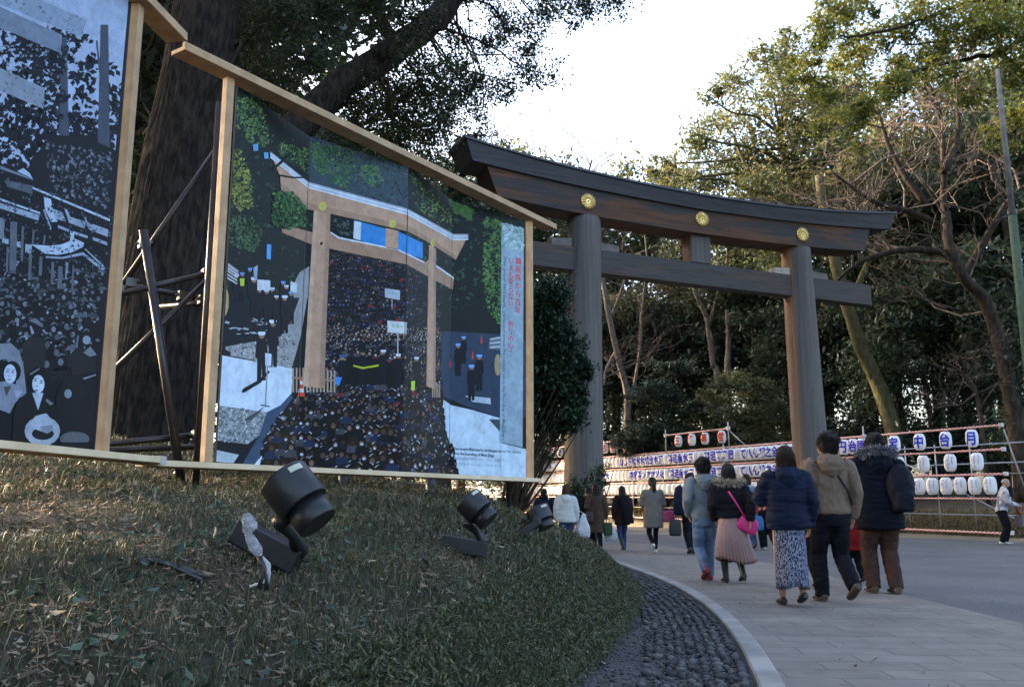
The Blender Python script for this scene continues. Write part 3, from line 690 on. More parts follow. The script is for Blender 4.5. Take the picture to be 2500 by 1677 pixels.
# right
S2.poly([z4(1480, 540), z4(1870, 560), z4(2040, 600), z4(2040, 1090), z4(1870, 1088), z4(1700, 1032), z4(1495, 950)], (0.022, 0.040, 0.075))
S2.poly([z4(1495, 963), z4(1560, 1010), z4(1700, 1042), z4(1870, 1092), z4(1880, 1250), z4(2040, 1290), z4(2040, 1490), z4(1600, 1470), z4(1540, 1300), z4(1505, 1150)], (0.44, 0.56, 0.68))
S2.poly([z4(1650, 950), z4(1810, 965), z4(1815, 1005), z4(1700, 990)], (0.34, 0.42, 0.5))
S2.poly([z4(1800, 1100), z4(1872, 1100), z4(1872, 1180)], (0.05, 0.07, 0.10))
# crowd ground
CROWD = [z4(780, 20), z4(1280, 110), z4(1420, 200), z4(1480, 300), z4(1500, 640), z4(1495, 950), z4(1520, 1150), z4(1620, 1470), z4(340, 1410), z4(420, 1150), z4(560, 960), z4(640, 930), z4(760, 760)]
S2.poly(CROWD, (0.010, 0.013, 0.022))
rc = random.Random(5)
def inpoly(x, y, region):
    ins = False
    for i in range(len(region)):
        (x1, y1), (x2, y2) = region[i - 1], region[i]
        if (y1 > y) != (y2 > y) and x < (x2 - x1) * (y - y1) / (y2 - y1) + x1: ins = not ins
    return ins
base_off = 0.0095
yy = 45.0; kk = 0
while yy < 1440:
    far_f = yy / 1440.0
    hd = 7 + 8 * max(0, (yy - 60) / 600) if yy < 660 else 16 + 15 * (yy - 660) / 780
    x = 340 + rc.uniform(0, hd)
    while x < 1640:
        p = z4(x, yy + rc.uniform(-hd, hd) * 0.5)
        sq = 1.0 if x < 1280 else 0.62
        if inpoly(p[0], p[1], CROWD) and not (yy < 760 and x > 1490):
            k = hd / 2.5978 * rc.uniform(0.85, 1.15); kx = k * sq; o_ = base_off + 0.0005 * (kk % 15); kk += 1
            shade = yy < 520
            lit = 0.25 if (shade and rc.random() < 0.75) else 1.0
            body = rc.choice([(0.008, 0.009, 0.014), (0.012, 0.014, 0.022), (0.006, 0.007, 0.010), (0.012, 0.02, 0.05), (0.018, 0.022, 0.04), (0.010, 0.013, 0.03), (0.008, 0.009, 0.014), (0.045, 0.045, 0.055)] + ([(0.16, 0.015, 0.02)] if rc.random() < 0.12 else []))
            S2.poly([(p[0] - kx * 1.5, p[1] + k * 2.6), (p[0] - kx * 1.35, p[1] + k * 1.3), (p[0] - kx * .5, p[1] + k * .85), (p[0] + kx * .5, p[1] + k * .85), (p[0] + kx * 1.35, p[1] + k * 1.3), (p[0] + kx * 1.5, p[1] + k * 2.6)], body, o_, True)
            S2.ell(p, (kx * 0.95, k * 1.12), rc.choice([(0.008, 0.007, 0.007), (0.012, 0.010, 0.009), (0.035, 0.018, 0.010)]), o_ + 0.0001, 9)
            sk = rc.choice([(0.25, 0.165, 0.125), (0.17, 0.115, 0.09), (0.32, 0.22, 0.17)])
            if shade and rc.random() < 0.5: sk = (0.05, 0.09, 0.20)
            fl = lit if shade else (rc.uniform(0.5, 1.1) if yy < 780 else rc.uniform(0.10, 0.5))
            S2.ell((p[0] + kx * rc.uniform(-.15, .15), p[1] + k * 0.42), (kx * 0.52, k * 0.62), tuple(v * fl for v in sk), o_ + 0.0002, 8)
            u = rc.random()
            if u < (0.10 if shade else 0.2): S2.ell((p[0], p[1] + k * 0.55), (kx * 0.40, k * 0.32), tuple(v * lit for v in (0.34, 0.40, 0.50)), o_ + 0.0003, 7)
            elif hd > 20:
                S2.poly([(p[0] - kx * .45, p[1] + k * .12), (p[0] + kx * .45, p[1] + k * .12), (p[0] + kx * .4, p[1] + k * .24), (p[0] - kx * .4, p[1] + k * .24)], (0.05, 0.03, 0.02), o_ + 0.0003, False)
            if rc.random() < 0.75 and not shade:   # sunlit rim on the hair
                q_ = rc.choice([-1, 1]); S2.poly([(p[0] - q_ * kx * .75, p[1] - k * .55), (p[0] - q_ * kx * .25, p[1] - k * 1.0), (p[0] + q_ * kx * .25, p[1] - k * 1.02), (p[0] - q_ * kx * .15, p[1] - k * .85), (p[0] - q_ * kx * .55, p[1] - k * .45)], rc.choice([(0.34, 0.35, 0.40), (0.46, 0.48, 0.55), (0.20, 0.15, 0.12)]), o_ + 0.0004, True)
                S2.poly([(p[0] - kx * 1.4, p[1] + k * 1.5), (p[0] - kx * 1.2, p[1] + k * 1.22), (p[0] - kx * .6, p[1] + k * 1.0), (p[0] - kx * .9, p[1] + k * 1.35)], (0.24, 0.28, 0.36), o_ + 0.0004, True)
        x += hd * 2.0 * sq * rc.uniform(0.8, 1.2)
    yy += hd * 1.25
def officer(x, y0, y1, off=None, cap=(0.55, 0.60, 0.70), extra=None, lean=0.0):
    h = y1 - y0; S2.layer += 1; o_ = 0.0015 + 0.0005 * S2.layer; w = h * 0.115
    nav = (0.010, 0.013, 0.026)
    P = lambda dx, dy: z4(x + dx * w + lean * dy * h, y0 + dy * h)
    S2.poly([P(-.9, .2), P(-.5, .14), P(.5, .14), P(.9, .2), P(1.1, .5), P(.75, .55), P(.7, .98), P(.1, .98), P(0, .62), P(-.1, .98), P(-.8, .98), P(-.75, .55), P(-1.1, .5)], nav, o_)
    S2.ell(P(0, .085), (w * .5 / 2.6, h * .06 / 2.6), (0.22, 0.14, 0.10), o_ + 0.0001)
    S2.poly([P(-.7, .045), P(-.6, .0), P(.6, .0), P(.7, .045), P(.4, .075), P(-.4, .075)], cap, o_ + 0.0002)
    if extra: S2.poly([P(-.7, .2), P(.7, .2), P(.5, .45), P(-.5, .45)], extra, o_ + 0.0002)
S2.layer = 37
S2.poly([z4(1130, 720), z4(1280, 800), z4(1250, 880), z4(960, 880), z4(830, 880), z4(900, 700)], (0.007, 0.008, 0.012), 0.0200)
for x, a, b, cp in ((870, 690, 940, (0.03, 0.08, 0.20)), (1000, 660, 900, (0.02, 0.025, 0.04)), (1130, 660, 880, (0.5, 0.55, 0.65)), (1225, 685, 900, (0.5, 0.55, 0.65)), (1340, 705, 905, (0.5, 0.55, 0.65))): officer(x, a, b, cap=cp)
S2.layer = 42
S2.poly([z4(940, 765), z4(1000, 782), z4(1100, 765), z4(1100, 752), z4(1000, 770), z4(940, 755)], (0.35, 0.42, 0.03), 0.0235)
S2.poly([z4(1305, 860), z4(1330, 855), z4(1328, 918), z4(1308, 915)], (0.40, 0.55, 0.05), 0.0235)
S2.poly([z4(822, 830), z4(868, 835), z4(850, 885), z4(825, 880)], (0.04, 0.22, 0.60), 0.0235)
S2.layer = 20
for x, a, b in ((200, 180, 370), (235, 170, 360), (285, 140, 330), (310, 200, 455), (345, 270, 470), (390, 275, 500), (425, 265, 470), (452, 315, 500), (495, 225, 420), (515, 250, 440), (505, 315, 560), (545, 290, 500)):
    officer(x, a, b, cap=rc.choice([(0.5, 0.55, 0.68), (0.10, 0.25, 0.60), (0.45, 0.5, 0.6)]), extra=(0.40, 0.50, 0.04) if x in (265, 235) else None)
S2.layer = 26
officer(430, 470, 775); officer(358, 545, 860)
S2.poly([z4(230, 930), z4(240, 905), z4(340, 850), z4(400, 790), z4(412, 800), z4(350, 870), z4(250, 930)], (0.012, 0.016, 0.028), 0.0142)
for x, a, b in ((1605, 620, 830), (1640, 575, 750), (1740, 690, 925), (1690, 755, 985)): officer(x, a, b, cap=(0.15, 0.33, 0.70))
# signs
SG = (0.46, 0.53, 0.60)
def sign(c, col=SG, off=0.0212): S2.poly(c, col, off)
sign([z4(328, 215), z4(412, 220), z4(412, 282), z4(330, 280)]); sign([z4(540, 225), z4(582, 240), z4(580, 300), z4(540, 290)])
sign([z4(305, 140), z4(333, 122), z4(328, 210), z4(308, 215)], (0.22, 0.30, 0.40))
sign([z3(390, 1080), z3(418, 1085), z3(415, 1180), z3(388, 1175)], (0.07, 0.28, 0.60))
sign([z3(302, 448), z3(335, 448), z3(335, 490), z3(305, 492)], (0.10, 0.28, 0.55)); sign([z3(370, 500), z3(400, 500), z3(400, 540), z3(375, 540)], (0.10, 0.28, 0.55))
S2.poly([z4(1218, 560), z4(1226, 560), z4(1226, 690), z4(1218, 690)], (0.35, 0.36, 0.36), 0.0208)
S2.poly([z4(1183, 340), z4(1188, 340), z4(1188, 400), z4(1183, 400)], (0.30, 0.33, 0.38), 0.0208)
sign([z4(1140, 270), z4(1237, 285), z4(1235, 345), z4(1140, 328)], (0.32, 0.38, 0.46)); sign([z4(1155, 475), z4(1277, 485), z4(1275, 560), z4(1157, 550)], (0.50, 0.54, 0.56))
S2.text('お進み', lambda x, y: z4(1180 + x * 26, 514 - y * 24 + x * 2.2), (0.03, 0.30, 0.08), 1, off=0.0216)
S2.text('お進み', lambda x, y: z4(1158 + x * 20, 305 - y * 20 + x * 2.2), (0.05, 0.25, 0.10), 1, off=0.0216)
# fence, cone, board on a stand
for i in range(13):
    x = 552 + i * 22
    if not (632 < x < 640): S2.poly([z4(x, 770 + abs(i - 2) * 2), z4(x + 11, 775 + abs(i - 2) * 2), z4(x + 10, 930), z4(x, 928)], (0.36, 0.27, 0.20), 0.0180)
S2.poly([z4(550, 830), z4(828, 850), z4(828, 862), z4(550, 842)], (0.28, 0.20, 0.14), 0.0184)
for i in range(5): S2.poly([z4(1440 + i * 11, 875), z4(1446 + i * 11, 878), z4(1446 + i * 11, 965), z4(1440 + i * 11, 960)], (0.36, 0.27, 0.20), 0.0180)
for k in range(5):
    f0, f1 = k / 5, (k + 1) / 5
    S2.poly([z4(607 - 22 * f0, 830 + 125 * f0), z4(611 + 22 * f0, 830 + 125 * f0), z4(611 + 22 * f1, 830 + 125 * f1), z4(607 - 22 * f1, 830 + 125 * f1)], (0.50, 0.06, 0.04) if k % 2 == 0 else (0.55, 0.5, 0.5), 0.0190)
S2.poly([z4(395, 690), z4(402, 690), z4(386, 1015), z4(379, 1015)], (0.22, 0.24, 0.27), 0.0166)
S2.poly([z4(380, 680), z4(420, 686), z4(418, 765), z4(380, 758)], (0.46, 0.55, 0.68), 0.0168); S2.poly([z4(350, 1005), z4(412, 1015), z4(412, 1023), z4(350, 1013)], (0.10, 0.11, 0.13), 0.0168)
S2.poly([z4(250, 1100), z4(290, 1075), z4(375, 1022), z4(300, 1100), z4(262, 1112)], (0.05, 0.06, 0.08), 0.0160)
# small roofs and paper lanterns at both margins
S2.ell(z4(118, 350), (12, 38), (0.34, 0.26, 0.12), 0.0168, 16); S2.poly([z4(128, 95), z4(215, 160), z4(205, 190), z4(128, 150)], (0.20, 0.20, 0.22), 0.0168)
for k in range(5): S2.poly([z4(130, 105 + k * 22), z4(205, 158 + k * 20), z4(200, 166 + k * 20), z4(130, 115 + k * 22)], (0.42, 0.44, 0.50), 0.0172)
S2.poly([z4(95, 560), z4(110, 650), z4(160, 672), z4(160, 694), z4(90, 690)], (0.02, 0.03, 0.045), 0.0168)
S2.ell(z4(1856, 755), (8, 27), (0.32, 0.25, 0.13), 0.0168, 14); S2.poly([z4(1805, 590), z4(1870, 575), z4(1875, 660), z4(1795, 655)], (0.12, 0.14, 0.18), 0.0168)
for k in range(3): S2.poly([z4(1805, 588 + k * 26), z4(1872, 578 + k * 28), z4(1872, 588 + k * 28), z4(1810, 598 + k * 26)], (0.40, 0.45, 0.52), 0.0172)
for x, y in ((1697, 690), (1555, 740), (1753, 590)): S2.poly([z4(x - 3, y - 20), z4(x + 3, y - 20), z4(x + 8, y + 30), z4(x - 8, y + 30)], (0.40, 0.05, 0.04), 0.0168)
# the pale torii of the picture
TAN = (0.40, 0.255, 0.175); TAN2 = (0.31, 0.195, 0.135); TAN3 = (0.46, 0.31, 0.22); WHT = (0.52, 0.60, 0.70)
T0 = 0.0220
S2.poly([z3(945, 930), z3(1150, 985), z3(1150, 1110), z3(940, 1045)], (0.03, 0.19, 0.50), T0 - .001); S2.poly([z3(945, 935), z3(990, 945), z3(985, 1060), z3(940, 1045)], (0.46, 0.54, 0.64), T0 - .0005)
S2.poly([z3(1222, 1000), z3(1380, 1075), z3(1380, 1175), z3(1222, 1125)], (0.03, 0.21, 0.55), T0 - .001)
S2.poly([z3(480, 975), z3(500, 960), z3(690, 1010), z3(795, 1010), z3(850, 1045), z3(1145, 1105), z3(1225, 1122), z3(1390, 1200), z3(1420, 1175), z3(1465, 1222), z3(1578, 1300), z3(1570, 1371), z3(1465, 1316), z3(1280, 1211), z3(790, 1111), z3(690, 1090), z3(490, 1010)], TAN2, T0)
S2.poly([z3(795, 1003), z3(850, 1037), z3(1145, 1097), z3(1225, 1114), z3(1390, 1192), z3(1390, 1202), z3(1225, 1124), z3(1145, 1107), z3(848, 1047), z3(795, 1012)], WHT, T0 + .0003)
S2.poly([z3(1465, 1214), z3(1578, 1292), z3(1578, 1302), z3(1465, 1226)], WHT, T0 + .0003)
S2.poly([z3(1145, 980), z3(1225, 998), z3(1225, 1122), z3(1145, 1105)], TAN, T0 + .0003)
S2.poly([z3(690, 865), z3(795, 890), z4(755, 905), z4(622, 890)], TAN, T0 + .0006); S2.poly([z3(690, 865), z3(712, 870), z4(655, 895), z4(622, 890)], TAN3, T0 + .0008)
S2.poly([z3(770, 884), z3(795, 890), z4(755, 905), z4(722, 900)], TAN2, T0 + .0008)
S2.poly([z3(1418, 1085), z3(1464, 1110), z4(1460, 910), z4(1402, 890)], TAN, T0 + .0006); S2.poly([z3(1450, 1100), z3(1464, 1110), z4(1460, 910), z4(1445, 900)], TAN2, T0 + .0008)
S2.poly([z3(425, 535), z3(470, 560), z3(655, 710), z3(1285, 885), z3(1570, 1050), z3(1655, 1052), z3(1590, 1182), z3(1470, 1105), z3(1400, 1062), z3(1285, 1002), z3(790, 888), z3(650, 862), z3(480, 738), z3(475, 655)], TAN, T0 + .0010)
S2.poly([z3(480, 690), z3(650, 820), z3(790, 850), z3(1285, 965), z3(1400, 1030), z3(1470, 1075), z3(1596, 1160), z3(1590, 1182), z3(1470, 1105), z3(1400, 1062), z3(1285, 1002), z3(790, 888), z3(650, 862), z3(480, 738)], TAN2, T0 + .0012)
for k, c in enumerate(((0.30, 0.36, 0.44), WHT, (0.34, 0.40, 0.48), WHT)):
    d0, d1 = 10 * k, 10 * k + 8
    S2.poly([z3(412, 495 + d0), z3(655, 688 + d0), z3(1285, 858 + d0), z3(1575, 1018 + d0), z3(1670, 1018 + d0), z3(1668, 1018 + d1), z3(1572, 1020 + d1), z3(1285, 860 + d1), z3(655, 690 + d1), z3(412, 497 + d1)], c, T0 + .0014)
S2.poly([z3(425, 600), z3(470, 560), z3(520, 520), z3(530, 528), z3(480, 575), z3(435, 612)], (0.012, 0.014, 0.014), T0 + .0018); S2.poly([z3(470, 640), z3(560, 655), z3(630, 655), z3(630, 664), z3(550, 666), z3(470, 652)], (0.012, 0.014, 0.014), T0 + .0018)
for c, r in ((z3(745, 843), (10.5, 11.5)), (z3(1188, 953), (8.5, 10.5)), (z3(1442, 1075), (5, 11))):
    S2.ell(c, r, (0.36, 0.33, 0.06), T0 + .0018, 18)
    for i in range(16):
        a = 2 * math.pi * i / 16; S2.poly([(c[0] + r[0] * .2 * math.cos(a), c[1] + r[1] * .2 * math.sin(a)), (c[0] + r[0] * .9 * math.cos(a - .1), c[1] + r[1] * .9 * math.sin(a - .1)), (c[0] + r[0] * .9 * math.cos(a + .1), c[1] + r[1] * .9 * math.sin(a + .1))], (0.55, 0.50, 0.14), T0 + .0020, False)
S2.ell(z3(737, 1078), (3.6, 4.2), (0.04, 0.03, 0.03), T0 + .0018, 10)
S2.dots([z3(430, 760), z3(560, 750), z3(645, 860), z3(650, 960), z3(520, 990), z3(420, 960)], 1100, 3.8, [(0.015, 0.05, 0.02), (0.03, 0.10, 0.03), (0.010, 0.022, 0.016), (0.06, 0.16, 0.04)], T0 + .0022)
S2.dots([z3(800, 920), z3(940, 940), z3(940, 1030), z3(850, 1030)], 60, 5, [(0.05, 0.08, 0.08), (0.02, 0.03, 0.03)], T0 - .0006)
# caption strip and lettering
STRIP = [z3(1880, 945), z3(2022, 985), z4(2013, 1278), z4(1868, 1243)]
S2.poly(STRIP, (0.24, 0.335, 0.41), T0 + .002)
S2.dots([z3(1890, 950), z3(2015, 985), z3(2010, 1130), z3(1885, 1090)], 160, 6, [(0.26, 0.42, 0.40), (0.22, 0.34, 0.36), (0.36, 0.47, 0.52)], T0 + .0024)
S2.poly([z4(1875, 1250), z4(2030, 1290), z4(2030, 1470), z4(1875, 1470)], (0.44, 0.56, 0.68), T0 + .0022)
RED = (0.46, 0.035, 0.07); INK = (0.035, 0.055, 0.09)
def vcol(txt, x0, y0, x1, y1, em_x, em_y, col):
    n_ = len(txt)
    for i, ch in enumerate(txt):
        if ch == '　': continue
        f = i / n_; cx, cy = x0 + (x1 - x0) * f, y0 + (y1 - y0) * f
        dx, dy = (0.35, 0.45) if ch in '、。' else (0, 0)
        S2.text(ch, lambda x, y: (cx + (x - 0.5 + dx) * em_x, cy + (0.85 - y - dy) * em_y + (x - 0.5) * em_x * 0.3), col, 1, off=T0 + .0032, fat=0.012)
def w8(x, y): return (1190 + x / 4.6118, 560 + y / 4.6118)
a0, a1 = w8(345, 318), w8(335, 960); vcol('鎮座祭から百年', a0[0], a0[1], a1[0], a1[1], 15.5, 19, RED)
a0, a1 = w8(263, 318), w8(255, 1425); vcol('いまも変らない、　祈りの心。', a0[0], a0[1], a1[0], a1[1], 14, 18, RED)
ENG = 'Their prayer-filled hearts, unchanged across the century since the founding of Meiji Jingu.'
Vg, Fg = glyphs(ENG); ln = Vg[:, 0].max(); e0, e1 = w8(178, 298), z4(1885, 1232)
S2.text(ENG, lambda x, y: (e0[0] + (e1[0] - e0[0]) * x / ln + y * 9.5 , e0[1] + (e1[1] - e0[1]) * x / ln + y * 2.5), INK, 1, off=T0 + .0032, fat=0.008)
for txt, xa, ya, xb, yb, h in (('Their prayer-filled hearts, unchanged across the century', 1570, 1292, 2003, 1316, 26), ('since the founding of Meiji Jingu.', 1570, 1322, 1838, 1338, 26)):
    Vg, _ = glyphs(txt, 0.012); ln = Vg[:, 0].max()
    S2.text(txt, lambda x, y: z4(xa + (xb - xa) * x / ln, ya + (yb - ya) * x / ln - y * h), INK, 1, off=T0 + .0032, fat=0.012)
for txt, xa, ya, xb, yb, h in (('鎮座祭から百年', 1575, 1352, 1930, 1370, 20), ('いまも変らない、祈りの心。', 1580, 1386, 1890, 1404, 20)):
    Vg, _ = glyphs(txt); ln = Vg[:, 0].max()
    S2.text(txt, lambda x, y: z4(xa + (xb - xa) * x / ln, ya + (yb - ya) * x / ln - y * h), (0.30, 0.40, 0.52), 1, off=T0 + .0032)

def frame(root, A, u, n, L, zb, zt, top0, top1, bot0, bot1):
    ax = (u, n, Zup)
    for s_ in (-0.03, L + 0.03):
        mb = MB(); mb.box(A + u * s_ + n * 0.0 + Zup * (zb + zt) / 2, (0.062, 0.055, zt - zb - 0.002), ax); build('post', mb, M_frame, root, bevel=0.004)
    mb = MB(); mb.box(A + u * (top0 + top1) / 2 + n * 0.01 + Zup * (zt + 0.02), (top1 - top0, 0.15, 0.030), ax)
    o = build('top_rail', mb, M_frame, root, bevel=0.003)
    mb = MB(); mb.box(A + u * (top0 + top1) / 2 + n * 0.068 + Zup * (zt + 0.050), (top1 - top0, 0.030, 0.030), ax); build('drip_edge', mb, M_frame, o, bevel=0.003)
    mb = MB(); mb.box(A + u * (bot0 + bot1) / 2 + n * 0.02 + Zup * (zb - 0.022), (bot1 - bot0, 0.15, 0.042), ax)
    o = build('bottom_rail', mb, M_frame, root, bevel=0.003)
    mb = MB(); mb.box(A + u * (bot0 + bot1) / 2 + n * 0.104 + Zup * (zb - 0.020), (bot1 - bot0, 0.016, 0.036), ax); build('front_lath', mb, M_cut, o)
p2 = thing('picture_panel', (A2[0] + UP[0] * 1.9, A2[1] + UP[1] * 1.9, float(mound_z(-1, 7.5))), 'timber framed colour picture of a crowd under a pale torii, right of the big trunk', 'picture panel', 'timber framed picture panels')
S2.finish(p2)
frame(p2, A2, UP, NP_, 3.87, 1.285, 4.0, -0.46, 4.33, -0.51, 3.92)
mb = MB()
for s_ in (0.05, 1.45, 2.55, 3.80):
    P_ = A2 + UP * s_ - NP_ * 0.20; zg = float(mound_z(P_[0], P_[1])); mb = MB(); mb.tube([(P_[0], P_[1], zg - 0.1), (P_[0], P_[1], 3.9 if s_ in (0.05, 3.80) else 1.28)], 0.024 if s_ in (0.05, 3.8) else 0.045, 10); build('support_pipe', mb, M_pipe, p2, smooth=True)

# ---------------- the black and white picture -----------------
U1 = np.array([0.1387, 0.9903, 0.0]); N1 = np.array([0.9903, -0.1387, 0.0]); A1 = np.array([-2.297, 5.03, 0.0])
pl = []
for k in range(5): pl.append((A1 - U1 * (0.035 + 0.93 * k) - N1 * (0.20 if k % 2 else 0.0))[:2])
S1 = Screen(pl[::-1], 1.31, 4.0, [3])
S1.poly([(-400, -300), (400, -300), (400, 1300), (-400, 1300)], (0.013, 0.016, 0.024))
SKY = (0.290, 0.365, 0.520)
S1.poly([q1(-300, -300), q1(840, -300), q1(815, 60), q1(735, 960), q1(640, 900), q1(470, 860), q1(330, 900), q1(210, 1080), q1(-300, 1000)], SKY)
rq = random.Random(3)
S1.dots([q1(-50, 150), q1(520, 200), q1(800, 500), q1(740, 960), q1(640, 1000), q1(210, 1100), q1(-50, 1080)], 900, 9, [(0.016, 0.019, 0.030), (0.022, 0.027, 0.042)], dens=leafy(0.022), rnd=rq)
S1.dots([q1(-50, 600), q1(320, 700), q1(740, 800), q1(730, 1000), q1(210, 1120), q1(-50, 1100)], 800, 8, [(0.014, 0.017, 0.027), (0.020, 0.024, 0.036)], rnd=rq, dens=leafy(0.03))
S1.dots([q1(100, 180), q1(420, 240), q1(420, 700), q1(200, 500)], 260, 9, [(0.018, 0.022, 0.033)], rnd=rq, dens=leafy(0.03))
for x0, x1, x2, x3, a, b in ((390, 425, 440, 375, 240, 900), (640, 690, 700, 620, 160, 1000), (610, 622, 650, 640, 260, 560)):
    S1.poly([q1(x0, a), q1(x1, a), q1(x2, b), q1(x3, b)], (0.047, 0.057, 0.084))
S1.poly([q1(200, 1020), q1(330, 860), q1(560, 880), q1(735, 960), q1(700, 1400), q1(200, 1200)], (0.016, 0.019, 0.028))
S1.dots([q1(280, 900), q1(720, 980), q1(690, 1330), q1(330, 1240)], 330, 5, [(0.068, 0.081, 0.108), (0.135, 0.162, 0.209), (0.028, 0.033, 0.045)], rnd=rq)
S1.poly([q1(-300, -120), q1(250, 0), q1(555, 130), q1(510, 236), q1(-300, -90)], (0.209, 0.270, 0.371)); S1.poly([q1(-300, -90), q1(395, 225), q1(385, 342), q1(-300, 50)], (0.142, 0.182, 0.257))
S1.poly([q1(-300, 300), q1(285, 565), q1(275, 697), q1(-300, 450)], (0.196, 0.236, 0.304))
S1.poly([q5(0, 20), q5(360, 170), q5(380, 190), q5(0, 60)], (0.135, 0.169, 0.223)); S1.poly([q5(190, 85), q5(260, 50), q5(335, 110), q5(365, 170)], (0.284, 0.365, 0.499))
S1.poly([q5(40, 180), q5(370, 250), q5(360, 345), q5(80, 260)], (0.074, 0.088, 0.115))
B1 = (0.338, 0.432, 0.581); B2 = (0.236, 0.297, 0.405)
for poly_, c in (([(360, 258), (1235, 622), (1235, 650), (368, 285)], B1), ([(490, 370), (572, 400), (590, 520), (645, 655), (575, 655), (505, 520)], B1), ([(590, 505), (700, 550), (742, 655), (622, 622)], B2),
                 ([(720, 500), (755, 520), (790, 600), (960, 652), (950, 732), (775, 665)], B2), ([(932, 580), (965, 600), (990, 662), (1218, 742), (1210, 825), (1000, 742)], B2), ([(650, 690), (780, 742), (770, 768), (650, 722)], B2),
                 ([(830, 762), (985, 812), (985, 842), (835, 795)], B2), ([(1040, 822), (1205, 885), (1205, 920), (1042, 860)], B2), ([(-200, 320), (450, 548), (450, 570), (-200, 345)], B1), ([(-200, 380), (440, 578), (430, 642), (-200, 440)], B2),
                 ([(480, 515), (500, 520), (575, 715), (565, 755)], B2), ([(350, 908), (560, 925), (700, 905), (785, 870), (790, 752), (832, 762), (830, 840), (942, 890), (935, 935), (800, 1000), (640, 1028), (500, 1010)], B1),
                 ([(510, 1040), (700, 1050), (930, 995), (1170, 1185), (1172, 1232), (930, 1030), (700, 1072), (515, 1062)], B2), ([(960, 955), (1180, 1160), (1180, 1190), (948, 962)], B2), ([(735, 1110), (765, 1110), (760, 1500), (705, 1560), (725, 1400)], (0.162, 0.203, 0.270)),
                 ([(20, 840), (95, 850), (95, 905), (20, 890)], B2), ([(160, 870), (232, 880), (230, 945), (165, 935)], B2), ([(280, 905), (360, 910), (345, 1010), (280, 1000)], B2), ([(150, 1100), (215, 1095), (190, 1150), (150, 1140)], B2), ([(-100, 580), (50, 620), (40, 850), (-100, 830)], (0.149, 0.176, 0.230))):
    S1.poly([q5(*p) for p in poly_], c)
for x0, x1, a, b in ((110, 188, 650, 1200), (238, 265, 700, 1100), (362, 385, 740, 910), (488, 510, 800, 915), (70, 95, 930, 1220), (320, 355, 1010, 1310), (440, 475, 1040, 1260), (575, 605, 1100, 1350), (650, 700, 1150, 1400), (810, 830, 1140, 1450), (-60, -20, 700, 1200)):
    S1.poly([q5(x0, a), q5(x1, a + 8), q5(x1 - 12, b), q5(x0 - 12, b)], (0.084, 0.099, 0.124), 0.0135)
S1.dots([q5(-150, 20), q5(1280, 600), q5(1200, 1250), q5(-150, 1250)], 700, 3.2, [(0.020, 0.024, 0.034), (0.045, 0.054, 0.072), (0.09, 0.11, 0.145)], rnd=rq, dens=leafy(0.05))
S1.dots([q1(-300, -100), q1(600, 130), q1(510, 236), q1(280, 690), q1(-300, 450)], 260, 4, [(0.17, 0.21, 0.28), (0.12, 0.15, 0.20)], rnd=rq)
S1.layer = 26
yy = 1240
while yy < 2250:
    x = -250 + rq.uniform(0, 60)
    while x < 1180 - (yy - 1240) * .12:
        k = (38 + (yy - 1240) * .035) / 4.6118; p = q5(x, yy + rq.uniform(-25, 25)); o_ = 0.0085 + 0.0003 * rq.random(); g_ = rq.uniform(.5, 1.4)
        S1.poly([(p[0] - k * 1.7, p[1] + k * 3.2), (p[0] - k * 1.4, p[1] + k * 1.4), (p[0], p[1] + k * .8), (p[0] + k * 1.4, p[1] + k * 1.4), (p[0] + k * 1.7, p[1] + k * 3.2)], (0.020 * g_, 0.022 * g_, 0.028 * g_), o_)
        S1.ell(p, (k * .85, k * 1.1), (0.012, 0.013, 0.017), o_ + .0002, 10)
        if rq.random() < .55: S1.ell((p[0] + k * rq.uniform(-.3, .3), p[1] + k * .25), (k * .45, k * .6), (0.10 * g_, 0.12 * g_, 0.15 * g_), o_ + .0003, 8)
        if rq.random() < .6: S1.poly([(p[0] - k * .9, p[1] - k * .4), (p[0] - k * .2, p[1] - k * 1.15), (p[0] + k * .7, p[1] - k * .8), (p[0], p[1] - k * .85)], (0.09 * g_, 0.105 * g_, 0.135 * g_), o_ + .0004)
        if rq.random() < .25: S1.poly([(p[0] - k * 1.3, p[1] - k * .2), (p[0] + k * 1.3, p[1] - k * .1), (p[0] + k * .8, p[1] - k * .9), (p[0] - k * .8, p[1] - k * .9)], (0.06 * g_, 0.07 * g_, 0.09 * g_), o_ + .0005)
        x += k * 4.6118 * rq.uniform(2.0, 3.0)
    yy += 62 + (yy - 1240) * .05
S1.layer = 44
S1.dots([q5(-100, 1250), q5(1160, 1250), q6(1000, 500), q6(-100, 420)], 240, 5, [(0.028, 0.032, 0.042), (0.095, 0.111, 0.142), (0.189, 0.223, 0.290), (0.02, 0.024, 0.032)], rnd=rq)
S1.layer = 48
def E1(c, r, col): S1.layer += 1; S1.ell(q6(*c), (r[0] / 4.126, r[1] / 4.126), col, 0.0015 + 0.0002 * S1.layer, 16)
def P1_(pts, col): S1.poly([q6(*p) for p in pts], col)
P1_([(220, 420), (300, 345), (400, 350), (460, 440), (440, 700), (240, 700)], (0.034, 0.036, 0.042)); E1((350, 230), (85, 75), (0.020, 0.022, 0.028)); P1_([(285, 180), (350, 150), (430, 215), (425, 245), (340, 200)], (0.115, 0.128, 0.162)); P1_([(295, 230), (312, 232), (342, 300), (315, 320)], (0.216, 0.250, 0.324))
P1_([(700, 520), (780, 430), (960, 520), (960, 700), (720, 720)], (0.030, 0.032, 0.040)); E1((865, 345), (90, 60), (0.016, 0.018, 0.024)); E1((868, 372), (40, 44), (0.209, 0.257, 0.317)); P1_([(835, 500), (905, 435), (970, 520), (900, 540)], (0.135, 0.149, 0.189)); P1_([(775, 320), (790, 330), (775, 450), (760, 450)], (0.115, 0.135, 0.176))
